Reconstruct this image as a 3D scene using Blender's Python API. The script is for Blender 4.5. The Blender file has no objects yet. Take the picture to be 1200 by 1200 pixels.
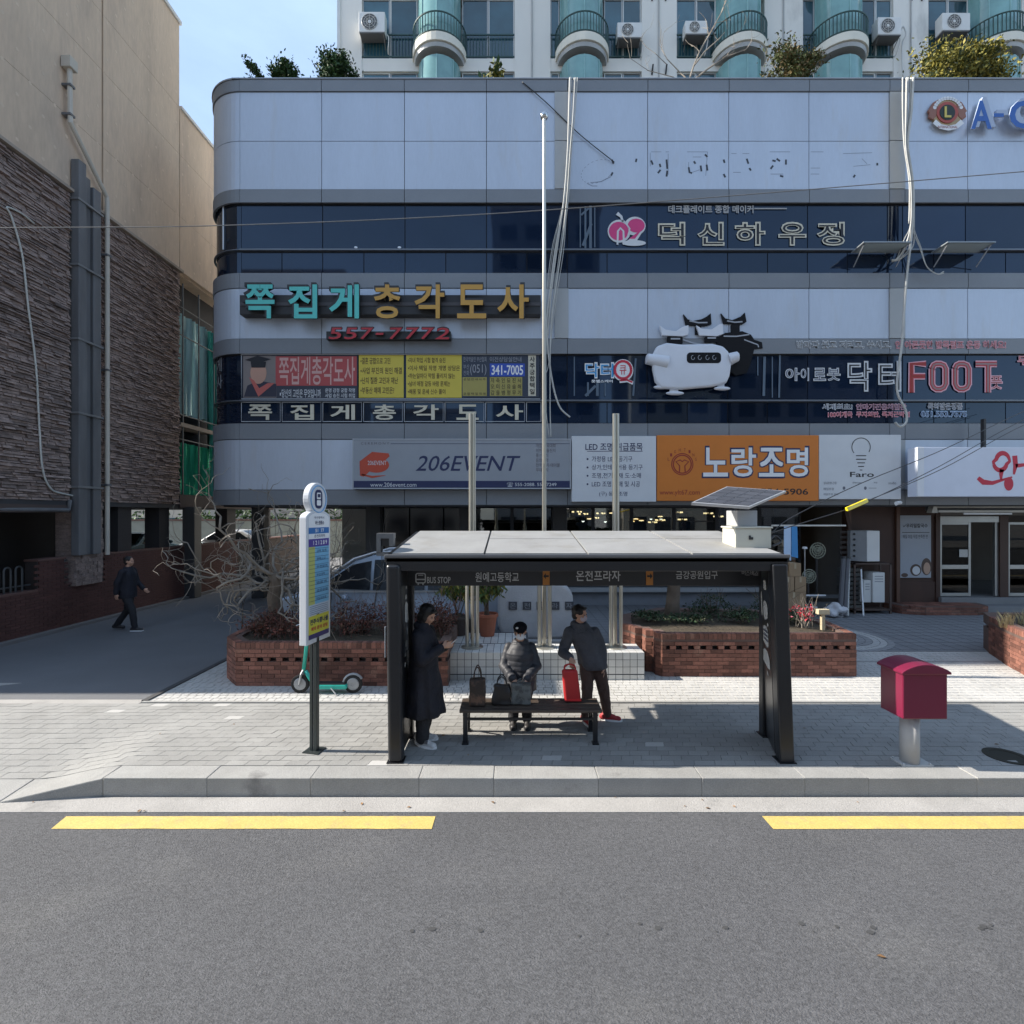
import bpy, bmesh, math, random
from mathutils import Vector, Matrix, noise
random.seed(7)
sc = bpy.context.scene
# ---------------------------------------------------------------- camera
CZ = 2.75
cam = bpy.data.cameras.new('camera'); co = bpy.data.objects.new('camera', cam)
sc.collection.objects.link(co); sc.camera = co
cam.sensor_width = 36; cam.lens = 18; cam.shift_y = 0.0025; cam.clip_start = 0.05; cam.clip_end = 600
co.location = (0, 0, CZ); co.rotation_euler = (math.radians(90), 0, 0)
# ---------------------------------------------------------------- sky and sun
SUN_EL, SUN_DIR = 35.0, Vector((1.0, -0.035, 0)).normalized()      # light travels along +X
w = bpy.data.worlds.new("World"); sc.world = w; w.use_nodes = True
nt = w.node_tree; nt.nodes.clear()
sky = nt.nodes.new('ShaderNodeTexSky'); sky.sky_type = 'NISHITA'; sky.sun_disc = False
sky.sun_elevation = math.radians(SUN_EL); sky.sun_rotation = math.radians(-88)
sky.air_density = 1.0; sky.dust_density = .6; sky.ozone_density = 1.0; sky.altitude = 40
tcw = nt.nodes.new('ShaderNodeTexCoord'); mpw = nt.nodes.new('ShaderNodeMapping'); mpw.inputs['Scale'].default_value = (1, 1, 3.0)
nw = nt.nodes.new('ShaderNodeTexNoise'); nw.inputs['Scale'].default_value = 1.6; nw.inputs['Detail'].default_value = 8; nw.inputs['Roughness'].default_value = .6
rw = nt.nodes.new('ShaderNodeValToRGB'); rw.color_ramp.elements[0].position = .38; rw.color_ramp.elements[1].position = .8
rw.color_ramp.elements[0].color = (.2, .2, .2, 1); rw.color_ramp.elements[1].color = (.4, .4, .4, 1)
mw = nt.nodes.new('ShaderNodeMix'); mw.data_type = 'RGBA'; mw.inputs[7].default_value = (7.2, 9.6, 13.0, 1)
bgw = nt.nodes.new('ShaderNodeBackground'); bgw.inputs[1].default_value = .092
ow = nt.nodes.new('ShaderNodeOutputWorld')
L = nt.links
L.new(tcw.outputs['Generated'], mpw.inputs[0]); L.new(mpw.outputs[0], nw.inputs['Vector']); L.new(nw.outputs[0], rw.inputs[0])
L.new(rw.outputs[0], mw.inputs[0]); L.new(sky.outputs[0], mw.inputs[6]); L.new(mw.outputs[2], bgw.inputs[0]); L.new(bgw.outputs[0], ow.inputs[0])
sl = bpy.data.lights.new('sun', 'SUN'); sl.energy = 4.6; sl.angle = math.radians(.55); sl.color = (1, .93, .83)
so = bpy.data.objects.new('sun', sl); sc.collection.objects.link(so)
ce, se = math.cos(math.radians(SUN_EL)), math.sin(math.radians(SUN_EL))
so.rotation_euler = Vector((SUN_DIR.x*ce, SUN_DIR.y*ce, -se)).to_track_quat('-Z', 'Y').to_euler()
so.location = (-20, 0, 30)
vs_ = sc.view_settings; vs_.view_transform = 'Standard'; vs_.look = 'None'; vs_.gamma = 1; vs_.use_curve_mapping = False; vs_.exposure = 1.0
sc.cycles.max_bounces = 8; sc.cycles.diffuse_bounces = 4; sc.cycles.glossy_bounces = 4; sc.cycles.transparent_max_bounces = 12
sc.cycles.use_denoising = True
# ---------------------------------------------------------------- measuring helpers
def X(px, d): return (px-600)/600*d
def Z(py, d): return CZ-(py-603)/600*d
def G(py): return CZ*600/(py-603)
# ---------------------------------------------------------------- materials
MATS = {}
def mt(name, col, rough=.6, metal=0, var=.1, vs=2.0, bump=0, bs=40, rand=0, fine=0, fs=150, spec=.5, stain=None, st=.62, ss=.7, emit=0, ior=None, sz=1):
    if name in MATS: return MATS[name]
    m = bpy.data.materials.new(name); m.use_nodes = True; t = m.node_tree; n = t.nodes; l = t.links
    b = n['Principled BSDF']; b.inputs['Roughness'].default_value = rough; b.inputs['Metallic'].default_value = metal
    b.inputs['Specular IOR Level'].default_value = spec
    if ior: b.inputs['IOR'].default_value = ior
    geo = n.new('ShaderNodeNewGeometry')
    pos = geo.outputs['Position']
    if sz != 1:
        mp = n.new('ShaderNodeMapping'); mp.inputs['Scale'].default_value = sz if isinstance(sz, tuple) else (1, 1, sz); l.new(pos, mp.inputs[0]); pos = mp.outputs[0]
    def nz(s, d=4):
        q = n.new('ShaderNodeTexNoise'); q.inputs['Scale'].default_value = s; q.inputs['Detail'].default_value = d; q.inputs['Roughness'].default_value = .6
        l.new(pos, q.inputs['Vector']); return q.outputs[0]
    def rng(src, a, b_):
        q = n.new('ShaderNodeMapRange'); q.inputs[1].default_value = .25; q.inputs[2].default_value = .75
        q.inputs[3].default_value = a; q.inputs[4].default_value = b_; l.new(src, q.inputs[0]); return q.outputs[0]
    val = None
    def mul(v):
        nonlocal val
        if val is None: val = v; return
        q = n.new('ShaderNodeMath'); q.operation = 'MULTIPLY'; l.new(val, q.inputs[0]); l.new(v, q.inputs[1]); val = q.outputs[0]
    if var: mul(rng(nz(vs, 6), 1-var, 1+var))
    if fine: mul(rng(nz(fs, 2), 1-fine, 1+fine))
    if rand:
        oi = n.new('ShaderNodeObjectInfo'); q = n.new('ShaderNodeMapRange'); q.inputs[3].default_value = 1-rand; q.inputs[4].default_value = 1+rand
        l.new(oi.outputs['Random'], q.inputs[0]); mul(q.outputs[0])
    base = n.new('ShaderNodeRGB'); base.outputs[0].default_value = (*col, 1); out = base.outputs[0]
    if stain:
        mx = n.new('ShaderNodeMix'); mx.data_type = 'RGBA'; l.new(out, mx.inputs[6]); mx.inputs[7].default_value = (*stain, 1)
        q = n.new('ShaderNodeMapRange'); q.inputs[1].default_value = st-.06; q.inputs[2].default_value = st+.06; q.inputs[4].default_value = .8
        l.new(nz(ss, 7), q.inputs[0]); l.new(q.outputs[0], mx.inputs[0]); out = mx.outputs[2]
    if val is not None:
        h = n.new('ShaderNodeHueSaturation'); l.new(val, h.inputs['Value']); l.new(out, h.inputs['Color']); out = h.outputs[0]
    l.new(out, b.inputs['Base Color'])
    if bump:
        bp = n.new('ShaderNodeBump'); bp.inputs['Strength'].default_value = bump; bp.inputs['Distance'].default_value = .02
        l.new(nz(bs, 4), bp.inputs['Height']); l.new(bp.outputs[0], b.inputs['Normal'])
    if emit:
        b.inputs['Emission Color'].default_value = (*col, 1); b.inputs['Emission Strength'].default_value = emit
    MATS[name] = m; return m
def glass(name, tint=(.8, .85, .85), gl=.12, rough=.02):
    if name in MATS: return MATS[name]
    m = bpy.data.materials.new(name); m.use_nodes = True; t = m.node_tree; n = t.nodes; l = t.links; n.remove(n['Principled BSDF'])
    tr = n.new('ShaderNodeBsdfTransparent'); tr.inputs[0].default_value = (*tint, 1)
    g = n.new('ShaderNodeBsdfGlossy'); g.inputs['Roughness'].default_value = rough
    fr = n.new('ShaderNodeFresnel'); fr.inputs[0].default_value = 1.6
    ad = n.new('ShaderNodeMath'); ad.operation = 'ADD'; ad.inputs[1].default_value = gl; l.new(fr.outputs[0], ad.inputs[0])
    mx = n.new('ShaderNodeMixShader'); l.new(ad.outputs[0], mx.inputs[0]); l.new(tr.outputs[0], mx.inputs[1]); l.new(g.outputs[0], mx.inputs[2])
    l.new(mx.outputs[0], n['Material Output'].inputs[0]); MATS[name] = m; return m
# ---------------------------------------------------------------- mesh builder
class MB:
    def __init__(s): s.v = []; s.f = []; s.mi = []; s.cur = 0
    def add(s, vs, fs):
        o = len(s.v); s.v += [tuple(a) for a in vs]
        for f in fs: s.f.append(tuple(i+o for i in f)); s.mi.append(s.cur)
        return s
    def box(s, x0, x1, y0, y1, z0, z1):
        x0, x1 = min(x0, x1), max(x0, x1); y0, y1 = min(y0, y1), max(y0, y1); z0, z1 = min(z0, z1), max(z0, z1)
        return s.hexa([(x0, y0, z0), (x1, y0, z0), (x1, y1, z0), (x0, y1, z0), (x0, y0, z1), (x1, y0, z1), (x1, y1, z1), (x0, y1, z1)])
    def hexa(s, p): return s.add(p, [(0, 3, 2, 1), (4, 5, 6, 7), (0, 1, 5, 4), (1, 2, 6, 5), (2, 3, 7, 6), (3, 0, 4, 7)])
    def obox(s, c, u, v, n, a, b, t):                    # box centred at c, half sizes a,b,t along unit axes
        c, u, v, n = Vector(c), Vector(u), Vector(v), Vector(n)
        return s.hexa([c-u*a-v*b-n*t, c+u*a-v*b-n*t, c+u*a+v*b-n*t, c-u*a+v*b-n*t, c-u*a-v*b+n*t, c+u*a-v*b+n*t, c+u*a+v*b+n*t, c-u*a+v*b+n*t])
    def prism(s, poly, a, b, f):                          # poly 2-D, f(u,v,w)->xyz, extruded w from a to b
        n = len(poly); vs = [f(u, v, a) for u, v in poly]+[f(u, v, b) for u, v in poly]
        return s.add(vs, [tuple(range(n))[::-1], tuple(range(n, 2*n))]+[(i, (i+1) % n, n+(i+1) % n, n+i) for i in range(n)])
    def tube(s, pts, r, n=8, cap=True):
        pts = [Vector(p) for p in pts]; rs = r if isinstance(r, (list, tuple)) else [r]*len(pts)
        o = len(s.v); up = None
        for i, p in enumerate(pts):
            d = (pts[min(i+1, len(pts)-1)]-pts[max(i-1, 0)])
            d = d.normalized() if d.length > 1e-9 else Vector((0, 0, 1))
            if up is None: up = Vector((1, 0, 0)) if abs(d.x) < .9 else Vector((0, 1, 0))
            a = d.cross(up); a = a.normalized() if a.length > 1e-6 else d.orthogonal().normalized(); b = d.cross(a); up = b.cross(d)*-1 if False else a.cross(d)
            for k in range(n):
                t = 2*math.pi*k/n; q = p+(a*math.cos(t)+b*math.sin(t))*rs[i]; s.v.append(tuple(q))
            up = up.normalized() if up.length > 1e-6 else None
        for i in range(len(pts)-1):
            for k in range(n):
                k2 = (k+1) % n; s.f.append((o+i*n+k, o+(i+1)*n+k, o+(i+1)*n+k2, o+i*n+k2)); s.mi.append(s.cur)
        if cap:
            s.f.append(tuple(o+k for k in range(n))); s.mi.append(s.cur)
            e = o+(len(pts)-1)*n; s.f.append(tuple(e+k for k in range(n))[::-1]); s.mi.append(s.cur)
        return s
    def ell(s, c, r, nu=12, nv=8, rot=None):
        c = Vector(c); r = r if isinstance(r, (tuple, list)) else (r, r, r); vs = []; fs = []
        for j in range(nv+1):
            ph = math.pi*j/nv
            for i in range(nu):
                th = 2*math.pi*i/nu; p = Vector((r[0]*math.sin(ph)*math.cos(th), r[1]*math.sin(ph)*math.sin(th), -r[2]*math.cos(ph)))
                if rot: p = rot @ p
                vs.append(c+p)
        for j in range(nv):
            for i in range(nu): fs.append((j*nu+i, j*nu+(i+1) % nu, (j+1)*nu+(i+1) % nu, (j+1)*nu+i))
        return s.add(vs, fs)
    def cap(s, p0, r0, p1, r1, n=12):                     # closed capsule between two spheres
        p0, p1 = Vector(p0), Vector(p1); d = (p1-p0).normalized(); pts = []; rs = []
        for t in (-90, -60, -30): a = math.radians(t); pts.append(p0+d*r0*math.sin(a)); rs.append(max(r0*math.cos(a), r0*.05))
        pts.append(p0); rs.append(r0); pts.append((p0+p1)/2); rs.append((r0+r1)/2); pts.append(p1); rs.append(r1)
        for t in (30, 60, 90): a = math.radians(t); pts.append(p1+d*r1*math.sin(a)); rs.append(max(r1*math.cos(a), r1*.05))
        return s.tube(pts, rs, n)
    def loft(s, rings, n=32, fold=8, cap=True):           # rings: (cx,cy,z,rx,ry[,amp[,rot]])
        o = len(s.v)
        for R in rings:
            cx, cy, z, rx, ry = R[:5]; am = R[5] if len(R) > 5 else 0; ro = R[6] if len(R) > 6 else 0
            for k in range(n):
                t = 2*math.pi*k/n; q = 1+am*math.sin(fold*t+z*3)+am*.5*math.sin((fold*1.7//1)*t+1)
                x, y = rx*q*math.cos(t), ry*q*math.sin(t)
                s.v.append((cx+x*math.cos(ro)-y*math.sin(ro), cy+x*math.sin(ro)+y*math.cos(ro), z))
        for i in range(len(rings)-1):
            for k in range(n): k2 = (k+1) % n; s.f.append((o+i*n+k, o+i*n+k2, o+(i+1)*n+k2, o+(i+1)*n+k)); s.mi.append(s.cur)
        if cap:
            s.f.append(tuple(o+k for k in range(n))[::-1]); s.mi.append(s.cur); e = o+(len(rings)-1)*n
            s.f.append(tuple(e+k for k in range(n))); s.mi.append(s.cur)
        return s
    def lathe(s, c, prof, n=24, ax='z'):                  # prof: (r, h)
        c = Vector(c); o = len(s.v)
        for r, h in prof:
            for k in range(n):
                t = 2*math.pi*k/n; a, b = r*math.cos(t), r*math.sin(t)
                s.v.append(tuple(c+(Vector((a, b, h)) if ax == 'z' else Vector((a, h, b)) if ax == 'y' else Vector((h, a, b)))))
        for i in range(len(prof)-1):
            for k in range(n): k2 = (k+1) % n; s.f.append((o+i*n+k, o+i*n+k2, o+(i+1)*n+k2, o+(i+1)*n+k)); s.mi.append(s.cur)
        s.f.append(tuple(o+k for k in range(n))[::-1]); s.mi.append(s.cur); e = o+(len(prof)-1)*n
        s.f.append(tuple(e+k for k in range(n))); s.mi.append(s.cur); return s
OFF = {}; ROOT = {}
def mesh(mb, mats, off=(0, 0, 0), smooth=False, name='mesh'):
    me = bpy.data.meshes.new(name); ox, oy, oz = off
    me.from_pydata([(a-ox, b-oy, c-oz) for a, b, c in mb.v], [], mb.f)
    for m in (mats if isinstance(mats, (list, tuple)) else [mats]): me.materials.append(m)
    if max(mb.mi, default=0): me.polygons.foreach_set('material_index', mb.mi)
    if smooth: me.polygons.foreach_set('use_smooth', [True]*len(me.polygons))
    me.update(); return me
def fixn(me):
    b = bmesh.new(); b.from_mesh(me); bmesh.ops.recalc_face_normals(b, faces=b.faces); b.to_mesh(me); b.free()
def tag(o, label=None, cat=None, group=None, kind=None):
    if label: o['label'] = label
    if cat: o['category'] = cat
    if group: o['group'] = group
    if kind: o['kind'] = kind
    return o
def thing(name, label, cat, loc=(0, 0, 0), rz=0, group=None, local=False):
    o = bpy.data.objects.new(name, None); sc.collection.objects.link(o); o.location = loc; o.rotation_euler = (0, 0, rz)
    OFF[o.name] = (0, 0, 0) if local else tuple(loc); return tag(o, label, cat, group)
def part(name, mb, m, parent=None, smooth=False, bevel=0, label=None, kind=None, norm=True, seg=2):
    off = OFF[parent.name] if parent else (0, 0, 0)
    me = mb if isinstance(mb, bpy.types.Mesh) else mesh(mb, m, off, smooth, name)
    if norm and not isinstance(mb, bpy.types.Mesh): fixn(me)
    o = bpy.data.objects.new(name, me); sc.collection.objects.link(o)
    if parent: o.parent = parent
    OFF[o.name] = off
    if bevel:
        q = o.modifiers.new('bevel', 'BEVEL'); q.width = bevel; q.segments = seg; q.limit_method = 'ANGLE'; q.harden_normals = False
    return tag(o, label, kind=kind)
def struct(name, mb, m, **k): return part(name, mb, m, kind='structure', **k)
def single(name, mb, m, label, cat, group=None, **k):
    return tag(part(name, mb, m, **k), label, cat, group)
def piece(name, me, parent, loc, rz=0, scale=None, kind=None, rot=None):
    o = bpy.data.objects.new(name, me); sc.collection.objects.link(o); o.parent = parent; f = OFF[parent.name]
    o.location = (loc[0]-f[0], loc[1]-f[1], loc[2]-f[2]); o.rotation_euler = rot or (0, 0, rz)
    if scale: o.scale = scale
    OFF[o.name] = f; return o
def clone(root, loc, rz=None, label=None):
    def cp(o, par):
        c = o.copy(); sc.collection.objects.link(c); c.parent = par; OFF[c.name] = (0, 0, 0)
        for ch in list(o.children): cp(ch, c)
        return c
    c = cp(root, None); c.location = loc
    if rz is not None: c.rotation_euler = (0, 0, rz)
    if label: c['label'] = label
    return c
# ---------------------------------------------------------------- lettering
TC = {}
TS = bpy.data.scenes.new('workbench')
kc = bpy.data.curves.new('keep', 'FONT'); kc.body = '가A'; ko = bpy.data.objects.new('keep', kc); TS.collection.objects.link(ko)   # keeps the font loaded
def evald(o):
    with bpy.context.temp_override(scene=TS, view_layer=TS.view_layers[0]):
        dg = bpy.context.evaluated_depsgraph_get(); return bpy.data.meshes.new_from_object(o.evaluated_get(dg))
def tmesh(s, bold=0, res=3):
    k = (s, bold, res)
    if k not in TC:
        c = bpy.data.curves.new('t', 'FONT'); c.body = s; c.offset = bold; c.resolution_u = res; c.fill_mode = 'FRONT'; c.space_line = 1.15
        o = bpy.data.objects.new('t', c); TS.collection.objects.link(o)
        me = evald(o)
        v = [tuple(a.co) for a in me.vertices]; f = [tuple(p.vertices) for p in me.polygons]
        bpy.data.objects.remove(o); bpy.data.curves.remove(c); bpy.data.meshes.remove(me); TC[k] = (v, f)
    return TC[k]
def text(mb, s, u0, u1, v0, v1, org=(0, 0, 0), u=(1, 0, 0), v=(0, 0, 1), bold=0, depth=.004, pad=0, slant=0, box=None):
    """lettering filling the rectangle u0..u1 x v0..v1 of the plane org + u,v; stands depth proud"""
    vs, fs = tmesh(s, bold)
    if not vs: return mb
    org, u, v = Vector(org), Vector(u), Vector(v); n = u.cross(v)
    bx = box or (min(a[0] for a in vs), max(a[0] for a in vs), min(a[1] for a in vs), max(a[1] for a in vs))
    su = (u1-u0)/max(bx[1]-bx[0], 1e-6); sv = (v1-v0)/max(bx[3]-bx[2], 1e-6)
    P = [org+u*(u0+(a[0]-bx[0])*su+slant*(a[1]-bx[2])*sv)+v*(v0+(a[1]-bx[2])*sv) for a in vs]
    nV = len(P); ed = {}
    for f in fs:
        for i in range(len(f)): e = (f[i], f[(i+1) % len(f)]); ed[e] = ed.get(e, 0)+1
    F = [f for f in fs]
    if depth > .012:
        side = [e for e in ed if (e[1], e[0]) not in ed]
        mb.add([p+n*depth for p in P]+P, F+[(b, a, a+nV, b+nV) for a, b in side])
    else: mb.add([p+n*depth for p in P], F)
    return mb
def ftext(mb, s, px0, px1, py0, py1, Y, **k):             # lettering on a plane facing the street
    return text(mb, s, X(px0, Y), X(px1, Y), Z(py1, Y), Z(py0, Y), (0, Y, 0), **k)
def unit(v): return Vector(v).normalized()
def remesh(mb, mats, vox, off=(0, 0, 0), smooth_it=2, disp=None):
    me = mesh(mb, mats, off); o = bpy.data.objects.new('r', me); TS.collection.objects.link(o)
    q = o.modifiers.new('r', 'REMESH'); q.mode = 'VOXEL'; q.voxel_size = vox; q.use_smooth_shade = True
    if smooth_it: q = o.modifiers.new('s', 'SMOOTH'); q.factor = .5; q.iterations = smooth_it
    r = evald(o)
    bpy.data.objects.remove(o); bpy.data.meshes.remove(me)
    if disp:
        a, s = disp
        P = [v.co.copy() for v in r.vertices]; N = [v.normal.copy() for v in r.vertices]; q = []
        for p, n in zip(P, N): q += list(p+n*(noise.noise(p*s)*a))
        r.vertices.foreach_set('co', q)
    r.polygons.foreach_set('use_smooth', [True]*len(r.polygons)); r.update(); return r
def brick_run(parent, p0, p1, z0, z1, me, msold, courses, bw, bh, perf=None, start=0, name='brick'):
    """bricks as parts along the straight run p0->p1 (outside is to the right hand of the run)"""
    p0, p1 = Vector((*p0, 0)), Vector((*p1, 0)); d = (p1-p0); Ln = d.length; u = d/Ln; n = Vector((u.y, -u.x, 0)); rz = math.atan2(u.y, u.x)
    z = z0
    for c in range(courses):
        off = (c % 2)*.5*bw; k = -1 if off else 0; x = -off
        while x < Ln-.01:
            a, b = max(x, 0), min(x+bw, Ln); x += bw
            if b-a < .03: continue
            if perf is not None and c == perf:
                h = (b-a)*.5; pc = p0+u*((a+b)/2-h/4)
                piece(name, me, parent, (pc.x+n.x*0, pc.y, z+bh/2), rz, (h/bw, 1, 1)); continue
            pc = p0+u*((a+b)/2)+n*random.uniform(-.003, .003)
            piece(name, me, parent, (pc.x, pc.y, z+bh/2), rz, ((b-a)/bw, 1, 1))
        z += bh
    if msold:
        k = max(1, round(Ln/.075)); s = Ln/k
        for i in range(k):
            pc = p0+u*(s*(i+.5))+n*random.uniform(-.002, .003); piece(name, msold, parent, (pc.x, pc.y, z+.05), rz, (s/.075, 1, 1))
def brick_mesh(w_, d_, h_, m, gap=.008, bv=.004):
    mb = MB(); mb.box(-w_/2+gap/2, w_/2-gap/2, -d_*.5, d_*.5, -h_/2+gap/2, h_/2-gap/2)
    me = mesh(mb, m, name='brick'); fixn(me); return me
# ---------------------------------------------------------------- plants
def leaves(mb, c, r, count, size, flat=.8, clumps=14, seed=1, droop=0, elong=1.6):
    rd = random.Random(seed); C = Vector(c); cl = []
    for _ in range(clumps):
        a = rd.uniform(0, 6.28); z = rd.uniform(-1, 1); q = math.sqrt(max(0, 1-z*z)); k = rd.uniform(.35, .9)
        cl.append((C+Vector((q*math.cos(a)*r[0]*k, q*math.sin(a)*r[1]*k, z*r[2]*k)), rd.uniform(.25, .5)))
    for i in range(count):
        cc, cr = cl[i % clumps]; g = Vector((rd.gauss(0, .5), rd.gauss(0, .5), rd.gauss(0, .5)))
        p = cc+Vector((g.x*r[0]*cr, g.y*r[1]*cr, g.z*r[2]*cr)); n = Vector((rd.gauss(0, 1), rd.gauss(0, 1), rd.gauss(0, 1)+flat)).normalized()
        a = n.orthogonal().normalized(); a.rotate(Matrix.Rotation(rd.uniform(0, 6.28), 3, n)); a.z -= droop; a.normalize(); b = n.cross(a).normalized(); s = size*rd.uniform(.6, 1.3)
        mb.cur = rd.randrange(3)
        mb.add([p-a*s*elong*.5, p+b*s*.35, p+a*s*elong*.5, p-b*s*.35], [(0, 1, 2, 3)])
    mb.cur = 0; return mb
def branch(mb, p, d, ln, r, depth, rd, wig=.25, spread=.7, rise=.1, seg=4, kids=3, shrink=.68, tips=None):
    pts = [Vector(p)]; rs = [r]; d = Vector(d).normalized()
    for i in range(seg):
        d = (d+Vector((rd.gauss(0, wig), rd.gauss(0, wig), rd.gauss(0, wig)+rise))).normalized()
        pts.append(pts[-1]+d*ln/seg); rs.append(r*(1-.45*(i+1)/seg))
    mb.tube(pts, rs, 6 if r > .02 else 4)
    if depth <= 0:
        if tips is not None: tips.append(pts[-1])
        return
    for k in range(kids):
        i = rd.randrange(max(1, seg//2), seg+1) if k else seg
        q = d.orthogonal().normalized(); q.rotate(Matrix.Rotation(rd.uniform(0, 6.28), 3, d))
        branch(mb, pts[i], d+q*spread*rd.uniform(.6, 1.4), ln*shrink*rd.uniform(.7, 1.2), rs[i]*.72, depth-1, rd, wig, spread, rise, seg, kids, shrink, tips)
# ================================================================ ground and street
asph = mt('asphalt', (.100, .100, .104), .9, var=.10, vs=1.1, bump=.75, bs=110, fine=.36, fs=60, stain=(.118, .117, .118), st=.60, ss=.9, sz=(.6, 1, 1))
alleym = mt('alley_asphalt', (.15, .153, .16), .9, var=.1, vs=.8, bump=.5, bs=120, fine=.2, fs=70)
conc = mt('kerb_granite', (.31, .305, .29), .85, var=.12, vs=3, bump=.4, bs=60, rand=.07, fine=.18, fs=110, stain=(.16, .155, .15), st=.66, ss=1.6)
gutm = mt('gutter_concrete', (.36, .345, .325), .9, var=.14, vs=1.6, bump=.4, bs=70, fine=.18, fs=90, stain=(.2, .195, .185), st=.62, ss=1.2)
pavm = mt('paver_concrete', (.285, .28, .265), .9, var=.16, vs=1.4, bump=.4, bs=80, rand=.09, fine=.14, fs=110, stain=(.22, .215, .2), st=.64, ss=.9)
pavl = mt('paver_pale', (.42, .41, .39), .9, var=.05, rand=.05, fine=.1)
jointm = mt('joint_sand', (.17, .165, .15), .95)
whtile = mt('white_block', (.50, .49, .465), .8, var=.1, vs=1.5, rand=.06, fine=.1, fs=60, stain=(.4, .39, .36), st=.63, ss=1.4)
yellow = mt('road_paint_yellow', (.56, .42, .13), .75, var=.1, vs=3, fine=.2, fs=60, stain=(.46, .36, .15), st=.60, ss=9)
plazam = mt('plaza_stone', (.2, .205, .215), .85, var=.12, vs=1.5, fine=.15, fs=50, bump=.2, bs=50)
ROADZ = -.19
def gz(x, y):                                             # the pavement dips to the driveway on the left
    t = min(1, max(0, (-4.26-x)/.95)); t = t*t*(3-2*t); q = min(1, max(0, (6.9-y)/1.6)); return ROADZ*.95*t*q
mb = MB(); mb.add([(-60, -45, ROADZ), (60, -45, ROADZ), (60, 5.06, ROADZ), (-60, 5.06, ROADZ)], [(0, 1, 2, 3)]); struct('road', mb, asph)
mb = MB(); mb.box(-60, 60, 5.05, 5.315, ROADZ-.1, ROADZ+.006); struct('gutter', mb, gutm)
mb = MB(); mb.add([(-300, -300, -.6), (300, -300, -.6), (300, 300, -.6), (-300, 300, -.6)], [(0, 1, 2, 3)]); struct('ground', mb, gutm)
# yellow edge line, two lengths
mb = MB(); z = ROADZ+.004
for a, b, c, d in ((-4.337, -4.306, -.745, -.75), (2.434, 2.44, 26, 26)):
    n = 40; pts = []
    for i in range(n+1):
        t = i/n; j = random.uniform(-.004, .004)
        pts += [(a+(c-a)*t, 4.985+random.uniform(-.003, .003), z), (b+(d-b)*t, 4.785+j, z)]
    mb.add(pts, [(2*i+1, 2*i+3, 2*i+2, 2*i) for i in range(n)])
struct('yellow_road_marking', mb, yellow, norm=False)
mb = MB(); random.seed(3)
for i in range(24):
    x = random.gauss(3.2, 2.4); y = 3.62+random.gauss(0, .035)+(x-3)*.0; r = random.uniform(.006, .022); 
    mb.add([(x+r*1.4*math.cos(t)*random.uniform(.6, 1.2), y+r*math.sin(t), z) for t in [k*1.047 for k in range(6)]], [tuple(range(6))])
struct('oil_drip_marking', mb, mt('oil', (.055, .055, .055), .8), norm=False)
for px0, py0, px1, seed in ():
    rd = random.Random(seed); mb = MB(); y = 2.94*600/(py0-603); a, b = X(px0, y), X(px1, y); n = 60; pts = []; yy = y
    for i in range(n+1): yy += rd.gauss(0, .012); w2 = rd.uniform(.001, .0028)*math.sin(math.pi*i/n); x = a+(b-a)*i/n; pts += [(x, yy-w2, z), (x, yy+w2, z)]
    mb.add(pts, [(2*i, 2*i+2, 2*i+3, 2*i+1) for i in range(n)]); struct('road_crack', mb, mt('crack', (.035, .035, .035), .95), norm=False)
rd = random.Random(6); lm = mt('dead_leaf', (.22, .12, .05), .8, rand=.4, var=.2)
for i in range(26):
    x, y, zz = (rd.uniform(-6, 6), 5.18+rd.gauss(0, .07), ROADZ+.01) if i < 16 else (rd.uniform(-5, 6), rd.uniform(5.7, 7.4), .004) if i < 25 else (X(1033, 3.4), 3.4, ROADZ+.004)
    a = rd.uniform(0, 6.28); q = rd.uniform(.014, .03); c, s_ = math.cos(a)*q, math.sin(a)*q
    mb = MB(); mb.add([(x-c, y-s_, zz+.002), (x+s_*.5, y-c*.5, zz+.006), (x+c, y+s_, zz+.003), (x-s_*.5, y+c*.5, zz+.008)], [(0, 1, 2), (0, 2, 3)])
    tag(part('dead_leaf', mb, lm, norm=False), 'tiny dry brown leaf lying on the road or pavement', 'leaf', 'dead leaves scattered by the kerb')
# kerb
kerb = thing('kerb', None, None, (0, 5.45, 0)); kerb['kind'] = 'structure'
kx = [-4.26, -3.18, -2.1, -.97, -.19, .9, 1.98, 3.05, 3.72, 4.85, 5.95, 7.05, 8.15, 9.3, 10.4, 11.5, 12.6]
for a, b in zip(kx, kx[1:]):
    mb = MB(); j = random.uniform(-.004, .004); mb.box(a+.0015, b-.0015, 5.335+j, 5.60, -.25, .004+random.uniform(-.003, .003)); part('kerb_stone', mb, conc, kerb, bevel=.007)
mb = MB(); q = []
for i in range(9):
    t = i/8; x = -4.27-t*.95; yo = 5.335-.13*t; q += [(x, yo, -.25), (x, 5.605, -.25), (x, 5.605, gz(x, 5.6)+.004), (x, yo, .002+(ROADZ+.012)*t)]
mb.add(q, [(4*i+k, 4*i+(k+1) % 4, 4*i+4+(k+1) % 4, 4*i+4+k) for i in range(8) for k in range(4)]+[(3, 2, 1, 0), (32, 33, 34, 35)])
part('ramped_kerb_stone', mb, conc, kerb, bevel=.012)
mb = MB(); mb.hexa([(-12, 5.2, -.3), (-5.23, 5.2, -.3), (-5.23, 5.605, -.3), (-12, 5.605, -.3), (-12, 5.2, ROADZ+.012), (-5.23, 5.2, ROADZ+.012), (-5.23, 5.605, gz(-5.3, 5.6)+.004), (-12, 5.605, gz(-5.3, 5.6)+.004)]); part('flush_kerb_stone', mb, conc, kerb, bevel=.008)
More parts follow.
